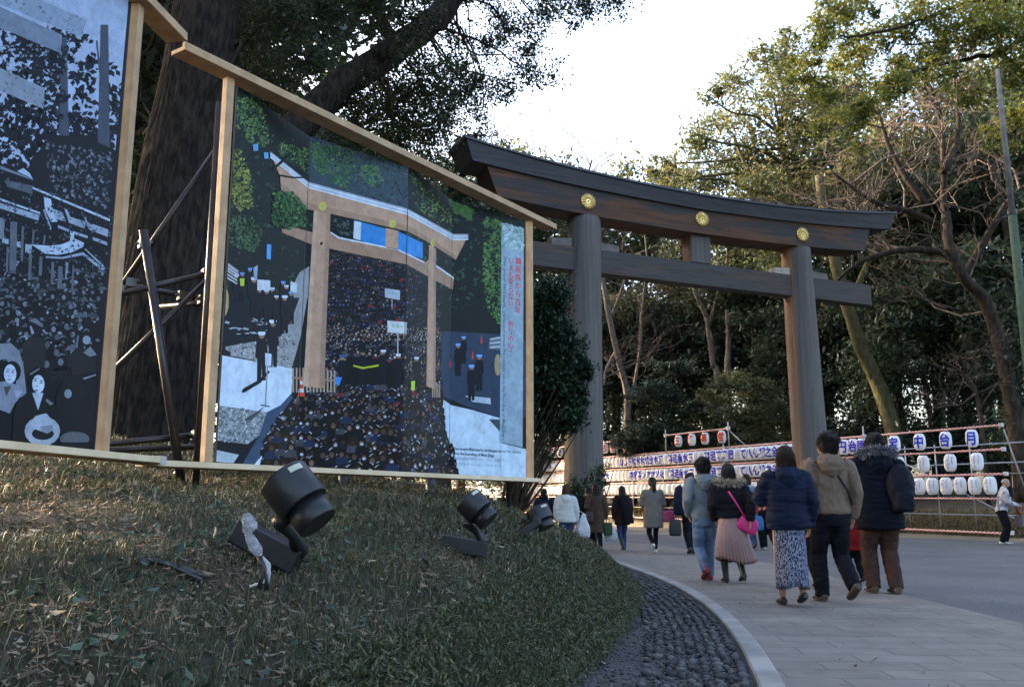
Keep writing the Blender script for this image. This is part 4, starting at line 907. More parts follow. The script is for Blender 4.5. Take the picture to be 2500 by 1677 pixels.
P1_([(560, 930), (640, 760), (760, 720), (950, 730), (950, 1400), (560, 1300)], (0.021, 0.022, 0.027)); E1((680, 912), (38, 46), (0.162, 0.209, 0.250)); P1_([(830, 755), (960, 715), (960, 728), (845, 768)], (0.189, 0.223, 0.270))
P1_([(-150, 430), (0, 408), (100, 400), (190, 480), (230, 620), (262, 900), (190, 960), (140, 720), (60, 560), (-150, 600)], (0.155, 0.182, 0.236))
P1_([(-100, 800), (60, 785), (190, 830), (262, 905), (150, 1000), (92, 1110), (-100, 1040)], (0.169, 0.203, 0.270)); E1((118, 690), (88, 108), (0.016, 0.017, 0.022)); E1((97, 712), (63, 96), (0.365, 0.439, 0.567))
for x, y, a, b in ((70, 690, 17, 6), (122, 697, 17, 6), (86, 770, 20, 6), (75, 668, 22, 4), (128, 676, 20, 4), (84, 735, 8, 4)): E1((x, y), (a, b), (0.061, 0.068, 0.088))
P1_([(30, 845), (110, 830), (60, 940)], (0.047, 0.061, 0.068)); P1_([(130, 870), (230, 890), (160, 960)], (0.270, 0.317, 0.432))
P1_([(180, 960), (330, 880), (455, 930), (565, 1050), (570, 1450), (110, 1450), (130, 1120)], (0.019, 0.020, 0.024)); E1((378, 752), (108, 112), (0.014, 0.015, 0.019)); P1_([(318, 905), (432, 905), (378, 1078)], (0.297, 0.365, 0.486)); E1((380, 815), (62, 92), (0.378, 0.452, 0.581))
for x, y, a, b in ((350, 782, 17, 7), (408, 800, 17, 7), (358, 880, 22, 7), (350, 762, 22, 5), (412, 780, 20, 5), (365, 835, 9, 5)): E1((x, y), (a, b), (0.054, 0.061, 0.081))
P1_([(460, 960), (535, 1010), (500, 1030), (455, 985)], (0.121, 0.135, 0.176)); P1_([(290, 710), (395, 650), (390, 668), (300, 725)], (0.135, 0.155, 0.189))
E1((745, 1365), (152, 72), (0.081, 0.092, 0.111)); P1_([(600, 1400), (890, 1400), (890, 1460), (600, 1440)], (0.020, 0.021, 0.026))
E1((420, 1288), (180, 150), (0.250, 0.304, 0.385)); E1((425, 1315), (112, 62), (0.022, 0.024, 0.030)); P1_([(290, 1215), (350, 1135), (460, 1108), (528, 1190), (538, 1270), (470, 1312), (330, 1262)], (0.290, 0.351, 0.446)); P1_([(400, 1240), (520, 1225), (535, 1270), (470, 1310), (410, 1290)], (0.162, 0.196, 0.250))
p1 = thing('picture_panel', (A1[0] - U1[0] * 1.9, A1[1] - U1[1] * 1.9, float(mound_z(-2.5, 3))), 'timber framed black and white picture with two women and a hat, left of the trunk', 'picture panel', 'timber framed picture panels')
S1.finish(p1)
frame(p1, A1 - U1 * 3.87, U1, N1, 3.87, 1.30, 4.02, -0.46, 4.36, -0.51, 4.335)
mb = MB(); mb.box(A1 + U1 * 0.50 + N1 * 0.03 + Zup * 1.278, (0.07, 0.165, 0.052), (U1, N1, Zup)); build('tape', mb, M_tape, p1)
for s_ in (-3.8, -2.5, -1.3): 
    P_ = A1 + U1 * s_ - N1 * 0.24; zg = float(mound_z(P_[0], P_[1])); mb = MB(); mb.tube([(P_[0], P_[1], zg - 0.1), (P_[0], P_[1], 3.9)], 0.024, 10); build('support_pipe', mb, M_pipe, p1, smooth=True)
# ---------------- pipe bracing between the two panels
br = thing('pipe_bracing', (-2.3, 6.2, float(mound_z(-2.3, 6.2))), 'black steel pipes clamped crosswise between the two panels, before the big trunk', 'pipe bracing')
def pp(q, d): return atY(q[0], q[1], d)
for a, b, da, db, r in (((545, 340), (270, 738), 6.25, 6.05, 0.021), ((525, 664), (265, 724), 6.30, 5.9, 0.021), ((262, 687), (520, 735), 6.2, 6.5, 0.021), ((522, 668), (245, 936), 6.35, 6.0, 0.021), ((230, 1087), (500, 1060), 5.9, 6.3, 0.021), ((230, 1100), (500, 1090), 6.1, 6.6, 0.021), ((393, 748), (520, 738), 6.7, 6.4, 0.021)):
    mb = MB(); mb.tube([pp(a, da), pp(b, db)], r, 10); build('pipe', mb, M_pipe, br, smooth=True)
foot = onmound(446, 1180); mb = MB(); top = pp((350, 562), 6.0); fo = pp((442, 1172), 6.15); zg = float(mound_z(fo[0], fo[1])); mb.tube([top, top + (fo - top) * ((top[2] - zg + 0.1) / (top[2] - fo[2]))], 0.030, 12); build('leaning_pole', mb, M_pipe, br, smooth=True)
for q, d in (((352, 597), 6.02), ((287, 706), 6.0), ((506, 668), 6.28), ((447, 722), 6.38), ((497, 732), 6.4), ((318, 690), 6.1), ((482, 1062), 6.25)):
    mb = MB(); c = pp(q, d); mb.box(c, (0.07, 0.06, 0.06), (np.array([.8, .6, 0]), np.array([-.6, .8, 0]), Zup)); mb.tube([c - (0.05, 0.02, 0), c + (0.05, 0.02, 0.02)], 0.010, 6); build('clamp', mb, M_clamp, br)
# ---------------- plank fence low behind the colour panel
fc = thing('wooden_fence', (-1.7, 10.2, 0.9), 'low brown wooden fence of square posts seen under the colour picture', 'fence')
for i, px in enumerate((795, 822, 850, 876)):
    a = atY(px, 1160, 11.2); mb = MB(); mb.box((a[0], a[1], 1.12), (0.075, 0.075, 0.75)); build('fence_post', mb, M_frame, fc)
a, b = atY(780, 1150, 11.2), atY(890, 1150, 11.2)
mb = MB(); mb.box(((a[0] + b[0]) / 2, a[1] - 0.05, 1.20), (abs(b[0] - a[0]) + 0.2, 0.03, 0.07)); build('fence_rail', mb, M_frame, fc)

# ================================================================ FLOODLIGHTS IN THE GRASS
M_lamp = mat('black_lamp_paint', (0.008, 0.009, 0.011), rough=0.42, spec=0.4, col2=(0.012, 0.013, 0.015), nscale=18, bump=0.05, bscale=180)
M_lens = mat('lamp_glass', (0.04, 0.05, 0.06), rough=0.08, spec=0.7)
M_label = mat('paper_label', (0.52, 0.50, 0.40), rough=0.6)
M_wire = mat('white_cable', (0.42, 0.42, 0.44), rough=0.5)
M_clear = mat('clear_plastic', (0.55, 0.57, 0.62), rough=0.15, spec=0.6, col2=(0.25, 0.26, 0.30), nscale=45, bump=1.0, bscale=70, alpha=0.5)
def floodlight(q_cyl0, q_cyl1, Yc, R, q_foot, q_box0, q_box1, box_w, box_h, label, dY0=0.0, dY1=0.0, tilt_box=0.0, flipbox=False):
    """front end, back end of the lamp body and its distance, foot and ballast box, measured on the photograph"""
    ft = onmound(*q_foot); root = thing('floodlight', ft, label, 'floodlight', 'black floodlights in the grass aimed at the panels')
    f, r = atY(*q_cyl0, Yc + dY0), atY(*q_cyl1, Yc + dY1); ax = (r - f); Lc = np.linalg.norm(ax); ax = ax / Lc
    def along(t): return f + ax * t * Lc
    mb = MB(); mb.tube([along(0), along(0.02), along(0.60), along(0.625)], [R * .96, R, R, R * .97], 40); o = build('lamp_housing', mb, M_lamp, root, smooth=False, bevel=0.003)
    for p in o.data.polygons: p.use_smooth = len(p.vertices) == 4
    mb = MB(); mb.tube([along(-0.004), along(-0.012)], [R * .9, R * .88], 32); build('lens', mb, M_lens, root)
    mb = MB(); mb.tube([along(0.62), along(0.98), along(1.0)], [R * .80, R * .80, R * .76], 40); o = build('rear_barrel', mb, M_lamp, root, smooth=False)
    for p in o.data.polygons: p.use_smooth = len(p.vertices) == 4
    side = np.cross(ax, Zup); side /= np.linalg.norm(side); up = np.cross(side, ax)
    if up[2] < 0: up = -up
    b0, b1 = atY(*q_box0, ft[1] + 0.02), atY(*q_box1, ft[1] + 0.02)
    bx = b1 - b0; bl = np.linalg.norm(bx); bx /= bl; bz = np.cross(np.cross(bx, Zup), bx); bz /= np.linalg.norm(bz); by = np.cross(bz, bx)
    mb = MB(); mb.box((b0 + b1) / 2, (bl, box_w, box_h), (bx, by, bz)); build('ballast_box', mb, M_lamp, root, bevel=0.008)
    jb = along(0.52) - up * R * 0.92; base = b1 - bx * bl * 0.10 + bz * box_h * 0.5
    mb = MB(); mb.tube([jb + up * R * .1, jb - up * 0.03, base + (jb - base) * 0.45, base + (jb - base) * 0.12, base - bz * 0.01], [(0.035, 0.028), (0.034, 0.028), (0.026, 0.022), (0.034, 0.034), (0.05, 0.05)], 12); build('yoke_arm', mb, M_lamp, root, smooth=True)
    mb = MB(); mb.tube([(b0 + b1) / 2 - bz * box_h * .3, np.array([ft[0], ft[1], ft[2] - 0.12])], 0.022, 10); build('ground_spike', mb, M_lamp, root)
    mb = MB(); v = up * 0.8 - np.array([0, 0.62, 0]); v -= ax * np.dot(v, ax); v /= np.linalg.norm(v); w = np.cross(v, ax)
    for k in range(5):
        a0 = -0.30 + 0.12 * k; a1 = a0 + 0.12; rr = R + 0.0022
        mb.add([along(.07) + (v * math.cos(a0) + w * math.sin(a0)) * rr, along(.07) + (v * math.cos(a1) + w * math.sin(a1)) * rr, along(.17) + (v * math.cos(a1) + w * math.sin(a1)) * rr, along(.17) + (v * math.cos(a0) + w * math.sin(a0)) * rr], [(0, 1, 2, 3)])
    build('sticker', mb, M_label, root)
    return root, b0, b1, ft
fl1 = floodlight((690, 1165), (778, 1278), 3.75, 0.108, (680, 1392), (578, 1292), (730, 1372), 0.15, 0.115, 'nearest and largest black floodlight, its cable end wrapped in plastic', dY0=0.02, dY1=-0.02)
fl2 = floodlight((1140, 1218), (1195, 1272), 6.1, 0.100, (1135, 1360), (1082, 1322), (1188, 1342), 0.12, 0.10, 'middle black floodlight on a level box under the colour picture corner', dY0=0.02, dY1=-0.02)
fl3 = floodlight((1310, 1240), (1333, 1290), 8.2, 0.108, (1300, 1322), (1255, 1316), (1318, 1270), 0.10, 0.06, 'farthest, smallest black floodlight with slanting bracket, beside the white puffer jacket', dY0=0.02, dY1=-0.02)
# cable wrapped in clear plastic on the nearest lamp
bag = thing('plastic_bag', atY(612, 1290, 3.45), 'crumpled clear plastic bag wrapped round the cable end of the nearest floodlight', 'plastic bag')
mb = MB(); rings = []
for (px, py, r) in ((600, 1252, 0.012), (604, 1262, 0.026), (608, 1280, 0.036), (610, 1292, 0.033), (606, 1302, 0.018), (614, 1318, 0.026), (624, 1338, 0.030), (630, 1352, 0.020), (634, 1360, 0.008)):
    c = atY(px, py, 3.42); rings.append([c + np.array([math.cos(a) * r * .78 * (1 + .25 * mnoise.noise(Vector((math.cos(a) * 2, math.sin(a) * 2, py * .12))) * 1.6), -0.5 * math.sin(a) * r, 0.2 * math.cos(a) * r]) for a in np.linspace(0, 2 * math.pi, 18)[:-1]])
mb.loft(rings); build('wrapping', mb, M_clear, bag, smooth=True)
cab = thing('cable', onmound(640, 1430), 'black and white cables hanging from the nearest floodlight into the grass', 'cable')
for pts, r, m_ in (([(634, 1355), (650, 1372), (655, 1390), (645, 1420), (610, 1432)], 0.006, M_wire), ([(632, 1358), (642, 1380), (640, 1410), (632, 1436)], 0.010, M_pipe), ([(636, 1356), (646, 1385), (652, 1415), (650, 1440)], 0.009, M_pipe), ([(637, 1356), (657, 1376), (658, 1400), (654, 1425)], 0.005, M_wire)):
    mb = MB(); mb.tube([atY(*p, 3.38) for p in pts], r, 8); build('wire', mb, m_, cab, smooth=True)
c2 = MB(); c2.tube([onmound(*p) + np.array([0, 0, 0.03]) for p in ((335, 1392), (375, 1388), (420, 1400), (490, 1436))], 0.012, 8)
c2.tube([onmound(*p) + np.array([0, 0, 0.035]) for p in ((430, 1405), (470, 1418), (498, 1430))], 0.012, 8)
tag(build('cable', c2, M_pipe, smooth=True), 'loose black cable lying in the grass left of the nearest floodlight', 'cable')
# ================================================================ THE LANTERN RACK
SLOPE = 0.0115
def rk(t, z, d=0.0): return R0 + UR * t + NR * d + Zup * (z + SLOPE * t)
M_rail = attrmat('striped_rail_wrap', rough=0.55, spec=0.3, namp=0.05, nscale=30)
M_galv = mat('galvanised_pipe', (0.42, 0.41, 0.42), rough=0.4, metal=0.3, col2=(0.30, 0.29, 0.29), nscale=6)
M_clampw = mat('white_clamp', (0.60, 0.58, 0.57), rough=0.5)
RZ = [3.42, 2.70, 1.97, 1.24]
rack = thing('lantern_rack', rk(20, 0, -0.4), 'long pipe rack wrapped in red and white stripes along the far road edge', 'lantern rack')
def rail(a, b, r=0.033, step=0.075):
    n = max(2, int(np.linalg.norm(b - a) / step)); mb = MB(); u = (b - a) / n; t = u / np.linalg.norm(u); sd_ = np.cross(t, Zup); sd_ /= np.linalg.norm(sd_); up = np.cross(sd_, t)
    rings = [[a + u * i + (sd_ * math.cos(k * math.pi / 4) + up * math.sin(k * math.pi / 4)) * r for k in range(8)] for i in range(n + 1)]
    mb.loft(rings, True)
    q = 0
    for i in range(n):
        for k in range(8): mb.c[q] = (0.56, 0.10, 0.07) if (i + (k // 4)) % 2 == 0 else (0.66, 0.58, 0.55); q += 1
    mb.c[q] = mb.c[q + 1] = (0.5, 0.5, 0.5)
    return mb
TEND = 54.0
for z in RZ: build('striped_rail', rail(rk(0, z), rk(TEND, z)), M_rail, rack, smooth=False)
build('striped_rail', rail(rk(0.1, 0.22), rk(TEND, 0.22)), M_rail, rack)
posts_t = [0.0, 5.6, 14.0, 22.0, 30.0, 38.0, 46.0]
for t in posts_t:
    a = rk(t, 0); zt = 3.98 if t < 1 else 3.78
    mb = MB()
    if t < 1: mb = rail(rk(t, 0.02) , rk(t, zt), 0.033)
    else: mb.tube([rk(t, 0.02, 0.05), rk(t, zt, 0.05)], 0.026, 8)
    o = build('upright_pipe', mb, M_rail if t < 1 else M_galv, rack, smooth=True)
    for z in RZ + [0.25]:
        mb = MB(); mb.box(rk(t, z, 0.045), (0.11, 0.10, 0.12), (UR, NR, Zup)); mb.tube([rk(t, z - .03, 0.10), rk(t, z + 0.05, 0.10)], 0.016, 6); build('clamp', mb, M_clampw, o, bevel=0.01)
    # rear frame
    mb = MB(); mb.tube([rk(t, 0.1, -1.1), rk(t, 3.4, -1.1)], 0.025, 8); build('rear_upright', mb, M_galv, rack, smooth=True)
    mb = MB(); mb.tube([rk(t + .05, 3.3, -0.1), rk(t + .9, 0.3, -2.3)], 0.024, 8); build('brace_pipe', mb, M_galv, rack, smooth=True)
for z in (2.95, 2.35, 0.72): mb = MB(); mb.tube([rk(-0.4, z, -1.1), rk(TEND, z, -1.1)], 0.024, 8); build('rear_rail', mb, M_galv, rack, smooth=True)
for t in (2.2, 3.6, 4.9): mb = MB(); mb.tube([rk(t, 0.1, -1.12), rk(t, 3.05, -1.12)], 0.022, 8); build('rear_upright', mb, M_galv, rack, smooth=True)
mb = MB(); mb.box(rk(2.6, 1.98, -0.9), (5.6, 0.30, 0.035), (UR, NR, Zup)); build('walkway_plank', mb, mat('old_plank', (0.26, 0.23, 0.19), col2=(0.17, 0.15, 0.12), nscale=4), rack)
mb = MB(); mb.tube([rk(-0.75, 3.78, -0.9), rk(-0.75, 0.05, -0.9)], 0.030, 8); build('upright_pipe', mb, M_galv, rack, smooth=True)
mb = MB(); mb.tube([rk(-0.75, 3.2, -0.9), rk(-1.5, 0.05, -1.6)], 0.026, 8); build('brace_pipe', mb, M_galv, rack, smooth=True)
mb = MB(); mb.tube([rk(5.2, 2.6, -1.0), rk(0.6, 0.6, -1.0)], 0.024, 8); build('brace_pipe', mb, M_galv, rack, smooth=True)
for z in (3.3, 2.9, 2.45):
    mb = MB(); mb.box(rk(-0.75, z, -0.9), (0.11, 0.11, 0.11), (UR, NR, Zup)); build('clamp', mb, M_clampw, rack, bevel=0.01)
# two raised bays with red and black lettered lanterns
def t_of(px, Yg=40):   # position along the rack seen at this column
    k = (px - CXP) / FPX * math.cos(PITCH)
    return (R0[0] - k * R0[1]) / (k * UR[1] - UR[0])
for pa, pb in ((1788, 1632), (1511, 1335)):
    ta, tb = t_of(pa), t_of(pb); zt = RZ[0] + 0.82
    build('striped_rail', rail(rk(ta, zt), rk(tb, zt), 0.036), M_rail, rack)
    for t in (ta, tb):
        mb = MB(); mb.tube([rk(t, RZ[0] - 0.1, 0.04), rk(t, zt + 0.28, 0.04)], 0.030, 8); o = build('upright_pipe', mb, M_galv, rack, smooth=True)
        mb = MB(); mb.box(rk(t, zt, 0.05), (0.16, 0.12, 0.17), (UR, NR, Zup)); build('clamp', mb, M_clampw, o, bevel=0.01)
    mb = MB(); mb.tube([rk(ta, zt - 0.1, -0.02), rk(ta - 1.1, RZ[0], -0.02)], 0.026, 8); build('brace_pipe', mb, M_galv, rack, smooth=True)

# ---- the paper lanterns
LH, LR = 0.54, 0.185
M_paper = mat('lantern_paper', (0.80, 0.78, 0.76), rough=0.6, spec=0.2, col2=(0.72, 0.70, 0.69), nscale=3, trans=0.0)
M_blue = mat('blue_brush_ink', (0.018, 0.030, 0.42), rough=0.5, col2=(0.03, 0.05, 0.5), nscale=30)
M_lblue = mat('pale_blue_ink', (0.10, 0.13, 0.55), rough=0.5, col2=(0.2, 0.24, 0.6), nscale=30)
M_red = mat('red_brush_ink', (0.72, 0.055, 0.03), rough=0.5, col2=(0.78, 0.10, 0.06), nscale=30)
M_black = mat('black_brush_ink', (0.02, 0.02, 0.025), rough=0.5)
def lprof(z):   # z from 0 (bottom) to LH
    f = abs(z / LH * 2 - 1); return LR * (1 - f ** 3.6 * 0.42) if f < 1 else LR * 0.58
def lantern_mesh():
    mb = MB(); rings = []; NZ = 30
    prof = [(LR * 0.46, 0.0)] + [(lprof(LH * k / NZ) * (1 + 0.010 * (1 if k % 2 else -1) * (0 < k < NZ)), LH * k / NZ) for k in range(NZ + 1)] + [(LR * 0.46, LH)]
    for r, z in prof: rings.append([(r * math.cos(2 * math.pi * i / 28), r * math.sin(2 * math.pi * i / 28), z - LH - 0.07) for i in range(28)])
    mb.loft(rings)
    return mb
def wrap(V, F, r_off=0.004):
    """flat lettering (x across, z up from lantern bottom) laid on the curved paper; front is local -Y"""
    bm = bmesh.new(); vs = [bm.verts.new((v[0], 0, v[1])) for v in V]
    for f in F:
        try: bm.faces.new([vs[i] for i in f])
        except ValueError: pass
    bmesh.ops.triangulate(bm, faces=bm.faces)
    for _ in range(3):
        lg = [e for e in bm.edges if e.calc_length() > 0.085]
        if not lg: break
        bmesh.ops.subdivide_edges(bm, edges=lg, cuts=1); bmesh.ops.triangulate(bm, faces=[f for f in bm.faces if len(f.verts) > 3])
    bm.verts.index_update(); out = []
    for v in bm.verts:
        z = v.co.z; r = lprof(min(max(z, 0), LH)) * 1.012 + r_off; a = v.co.x / LR
        out.append((r * math.sin(a), -r * math.cos(a), z - LH - 0.07))
    fs = [tuple(v.index for v in f.verts) for f in bm.faces]; bm.free()
    mb = MB(); mb.add(out, fs); return mb
def big_char(ch, size=0.37):
    V, F = glyphs(ch, 0.035); V = V * size; return wrap(np.stack([V[:, 0] - size * 0.5, V[:, 1] * 1.2 + LH * 0.5 - size * 0.45], 1), F)
rl = random.Random(11)
def brush_column(seed, cols):
    r = random.Random(seed); V = []; F = []
    for (cx, z0, z1, w) in cols:
        z = z1
        while z > z0:
            for _ in range(3):
                x0, x1 = cx + r.uniform(-w, w * .2), cx + r.uniform(-w * .1, w); zz = z - r.uniform(0, w * 1.6); th = r.uniform(.008, .014); sl = r.uniform(-.5, .5) * w
                o = len(V); V += [(x0, zz), (x1, zz + sl), (x1, zz + sl + th), (x0, zz + th)]; F.append((o, o + 1, o + 2, o + 3))
            xx = cx + r.uniform(-w * .6, w * .6); o = len(V); V += [(xx, z - w * 1.7), (xx + .012, z - w * 1.7), (xx + .014, z - .01), (xx, z)]; F.append((o, o + 1, o + 2, o + 3))
            z -= w * 2.3
    return wrap(np.array(V), F)
LANT = lantern_mesh()
me0 = build('paper_lantern', LANT, M_paper, None, smooth=True); me_l = me0.data; bpy.data.objects.remove(me0)
LMESH = {}
def letter_mesh(key, m):
    if (key, m.name) in LMESH: return LMESH[(key, m.name)]
    mb = big_char(key) if len(key) == 1 else brush_column(int(key[1:]), [(-0.045, 0.08, 0.46, 0.045), (0.075, 0.22, 0.45, 0.028)] if key[0] == 's' else [(-0.02, 0.10, 0.46, 0.030)])
    o = build('lettering', mb, m, None); me = o.data; bpy.data.objects.remove(o); LMESH[(key, m.name)] = me; return me
ROTL = math.atan2(UR[1], UR[0]) + math.pi     # local -Y looks along NR
chk = Vector((0, -1, 0)); chk.rotate(Matrix.Rotation(ROTL, 3, 'Z'))
if chk.dot(Vector(NR)) < 0: ROTL += math.pi
def lantern(t, z, key, m, label, group, turn=0.45):
    p = rk(t, z, 0.0)
    o = bpy.data.objects.new('paper_lantern', me_l); o.location = tuple(p); o.rotation_euler = (rl.uniform(-.03, .03), rl.uniform(-.03, .03), ROTL + turn + rl.uniform(-.12, .12)); COL.objects.link(o)
    tag(o, label, 'paper lantern', group)
    if key:
        l = bpy.data.objects.new('lettering', letter_mesh(key, m)); COL.objects.link(l); l.parent = o
    return o
GRP = 'white paper lanterns on the striped rack'
for px, ch, w in ((2388, '月', 'rightmost'), (2322.5, '台', 'second from right'), (2258, '中', 'third from right'), (2195, '宝', 'fourth from right')):
    lantern(t_of(px), RZ[0], ch, M_blue, 'white lantern with blue %s, %s in the sparse top row' % (ch, w), GRP)
for px, k, w in ((2396, 's1', 'rightmost'), (2330, 's2', 'second from right'), (2263, 's3', 'third from right'), (2203, 's4', 'fourth from right')):
    lantern(t_of(px), RZ[1], k, M_lblue, 'white lantern with small blue writing, %s in the sparse second row' % w, GRP)
for px, k, w in ((2422, 's5', 'rightmost, beside the man in a white jacket'), (2384, 's6', 'second from right'), (2349, 's7', 'third from right'), (2314, 's8', 'fourth from right'), (2281, 's9', 'fifth from right'), (2248, 's10', 'sixth from right')):
    lantern(t_of(px), RZ[2], k, M_lblue, 'white lantern with small blue writing, bottom row, %s' % w, GRP)
for px, ch in ((1769, '営'), (1728, '運'), (1695, '行'), (1662, '三')):
    lantern(t_of(px), RZ[0] + 0.82, ch, M_red, 'white lantern with red %s in the raised bay right of the left pillar' % ch, 'lanterns with red lettering')
for px, ch in ((1499, '森'), (1480, '己'), (1461, '三')):
    lantern(t_of(px), RZ[0] + 0.82, ch, M_red, 'white lantern with red %s raised just beside the left pillar' % ch, 'lanterns with red lettering')
for px, ch in ((1343, '巻'), (1357, '三'), (1370, '宝')):
    lantern(t_of(px), RZ[0] + 0.82, ch, M_black, 'white lantern with black %s raised left of the left pillar' % ch, 'lanterns with black lettering')
ROW1 = '円勿原治白申宝伝文市人全之観か八てIJKL'
row1 = list('木勿原治円中白申宝伝文市人全之観ん八て') + ['s11'] + list('肥芳若足料') + ['s12', 's13'] + list('斉水倉足料') + ['s14'] + list('丁木台林木水木下し') 
row2 = list('木勿原治円中白申宝伝文重市全之観ん八て') + ['s11'] + list('肥芳若足料') + ['s12', 's13'] + list('斉水倉足料') + ['s14'] + list('火ツヤアン料厨京')
SP = 0.43
def fill(row, z, t0, t1, words, rowname, near):
    t = t0; i = 0
    while t < t1:
        key = words[i] if i < len(words) else ('n%d' % (20 + (i * 7) % 9) if rl.random() < 0.85 else rl.choice('水木田山中大'))
        m = M_blue if len(key) == 1 else M_lblue
        if i < near and len(key) == 1: lab = 'white lantern with blue %s, %s from the right in the packed %s row' % (key, ORD[i], rowname)
        elif px_of(t) > 1460: lab = 'white lantern packed in the %s row between the two gate pillars' % rowname
        else: lab = 'small far white lantern packed in the %s row left of the left gate pillar' % rowname
        lantern(t, z, key, m, lab, '%s row of packed white lanterns' % rowname, turn=0.38)
        t += SP * (1 + 0.05 * rl.uniform(-1, 1)); i += 1
ORD = ['first', 'second', 'third', 'fourth', 'fifth', 'sixth', 'seventh', 'eighth', 'ninth', 'tenth', 'eleventh', 'twelfth', 'thirteenth', 'fourteenth', 'fifteenth', 'sixteenth', 'seventeenth', 'eighteenth', 'nineteenth']
def px_of(t):
    p = rk(t, 2); return pix(p)[0]
fill(0, RZ[0], t_of(2160), 35.0, row1, 'top', 14)
fill(1, RZ[1], t_of(2160), 46.5, row2, 'second', 14)
fill(2, RZ[2], t_of(2215), 46.0, ['n%d' % (20 + k % 9) for k in range(200)], 'bottom', 0)
# ================================================================ PEOPLE
def cloth(name, col, **k):
    k.setdefault('rough', 0.85); k.setdefault('spec', 0.06); k.setdefault('nscale', 14); k.setdefault('bump', 0.25); k.setdefault('bscale', 120); k.setdefault('sheen', 0.0)
    return mat(name, col, **k)
M_skin = mat('skin', (0.38, 0.225, 0.16), rough=0.55, spec=0.3, col2=(0.33, 0.19, 0.135), nscale=10)
M_hairb = mat('black_hair', (0.010, 0.009, 0.009), rough=0.6, spec=0.12, col2=(0.022, 0.018, 0.016), nscale=1, stretch=(60, 60, 4), bump=0.5, bscale=1)
M_hairbr = mat('brown_hair', (0.060, 0.026, 0.014), rough=0.6, spec=0.12, col2=(0.020, 0.010, 0.007), nscale=1, stretch=(60, 60, 4), bump=0.5, bscale=1)
M_hairdk = mat('dark_brown_hair', (0.028, 0.015, 0.011), rough=0.6, spec=0.12, col2=(0.012, 0.008, 0.007), nscale=1, stretch=(60, 60, 4), bump=0.5, bscale=1)
M_hairgr = mat('grey_hair', (0.30, 0.29, 0.28), rough=0.6, col2=(0.2, 0.19, 0.18), nscale=30)
M_fur = leafmat('fur_trim', [(0.16, 0.13, 0.09), (0.34, 0.29, 0.21), (0.52, 0.46, 0.36)], 0.1, 0.8)
M_furg = leafmat('grey_fur_trim', [(0.03, 0.03, 0.04), (0.14, 0.14, 0.16), (0.34, 0.34, 0.36)], 0.1, 0.8)
M_eye = mat('eye', (0.02, 0.015, 0.012), rough=0.2)
M_lips = mat('lips', (0.36, 0.14, 0.12), rough=0.5)
M_shoeb = mat('black_leather', (0.014, 0.013, 0.014), rough=0.45, spec=0.4)
M_shoebr = mat('brown_suede', (0.075, 0.055, 0.038), rough=0.8)
M_shoew = mat('white_sneaker', (0.55, 0.54, 0.53), rough=0.6)
M_shoer = mat('red_leather', (0.18, 0.018, 0.020), rough=0.5)

def ik(h, a, l1, l2, pole):
    h = np.array(h, float); a = np.array(a, float); d = a - h; L = np.linalg.norm(d); L2 = min(L, (l1 + l2) * 0.999); dn = d / L
    a = h + dn * L2; x = (l1 ** 2 - l2 ** 2 + L2 ** 2) / (2 * L2); y = math.sqrt(max(l1 ** 2 - x ** 2, 0))
    p = np.array(pole, float); p -= dn * np.dot(p, dn); p /= np.linalg.norm(p) + 1e-9
    return h + dn * x + p * y, a
def shape(name, mb, m, root, voxel, it=4, wrinkle=0.0, wscale=(9, 9, 4), seed=0, parent=None):
    V, F = remesh(mb, voxel, it, wrinkle, wscale, seed)
    me = bpy.data.meshes.new(name); 
    o = fastmesh(name, V, F, m, smooth=True); o.parent = parent or root
    return o
def fur(name, pts, r, n, length, m, root, seed=0):
    rg = np.random.default_rng(seed); P = np.array(pts); k = rg.random(n) * (len(P) - 1); i = k.astype(int); f = (k - i)[:, None]
    C = P[i] * (1 - f) + P[np.minimum(i + 1, len(P) - 1)] * f; d = rg.normal(size=(n, 3)); d /= np.linalg.norm(d, axis=1)[:, None]
    b = C + d * r * 0.55; d2 = d + rg.normal(size=(n, 3)) * 0.4 + np.array([0, 0, -0.25]); d2 /= np.linalg.norm(d2, axis=1)[:, None]
    w = np.cross(d2, rg.normal(size=(n, 3))); w /= np.linalg.norm(w, axis=1)[:, None]; L = length * rg.uniform(.6, 1.3, n)[:, None]
    V = np.stack([b - w * .005, b + w * .005, b + d2 * L * .6 + w * .004, b + d2 * L], 1).reshape(-1, 3); o = np.arange(n)[:, None] * 4
    F = np.concatenate([o + [[0, 1, 2]], o + [[0, 2, 3]]], 1).reshape(-1, 3)
    ob = fastmesh(name, V, F, m, np.repeat(rg.random(n), 2)); ob.parent = root; return ob

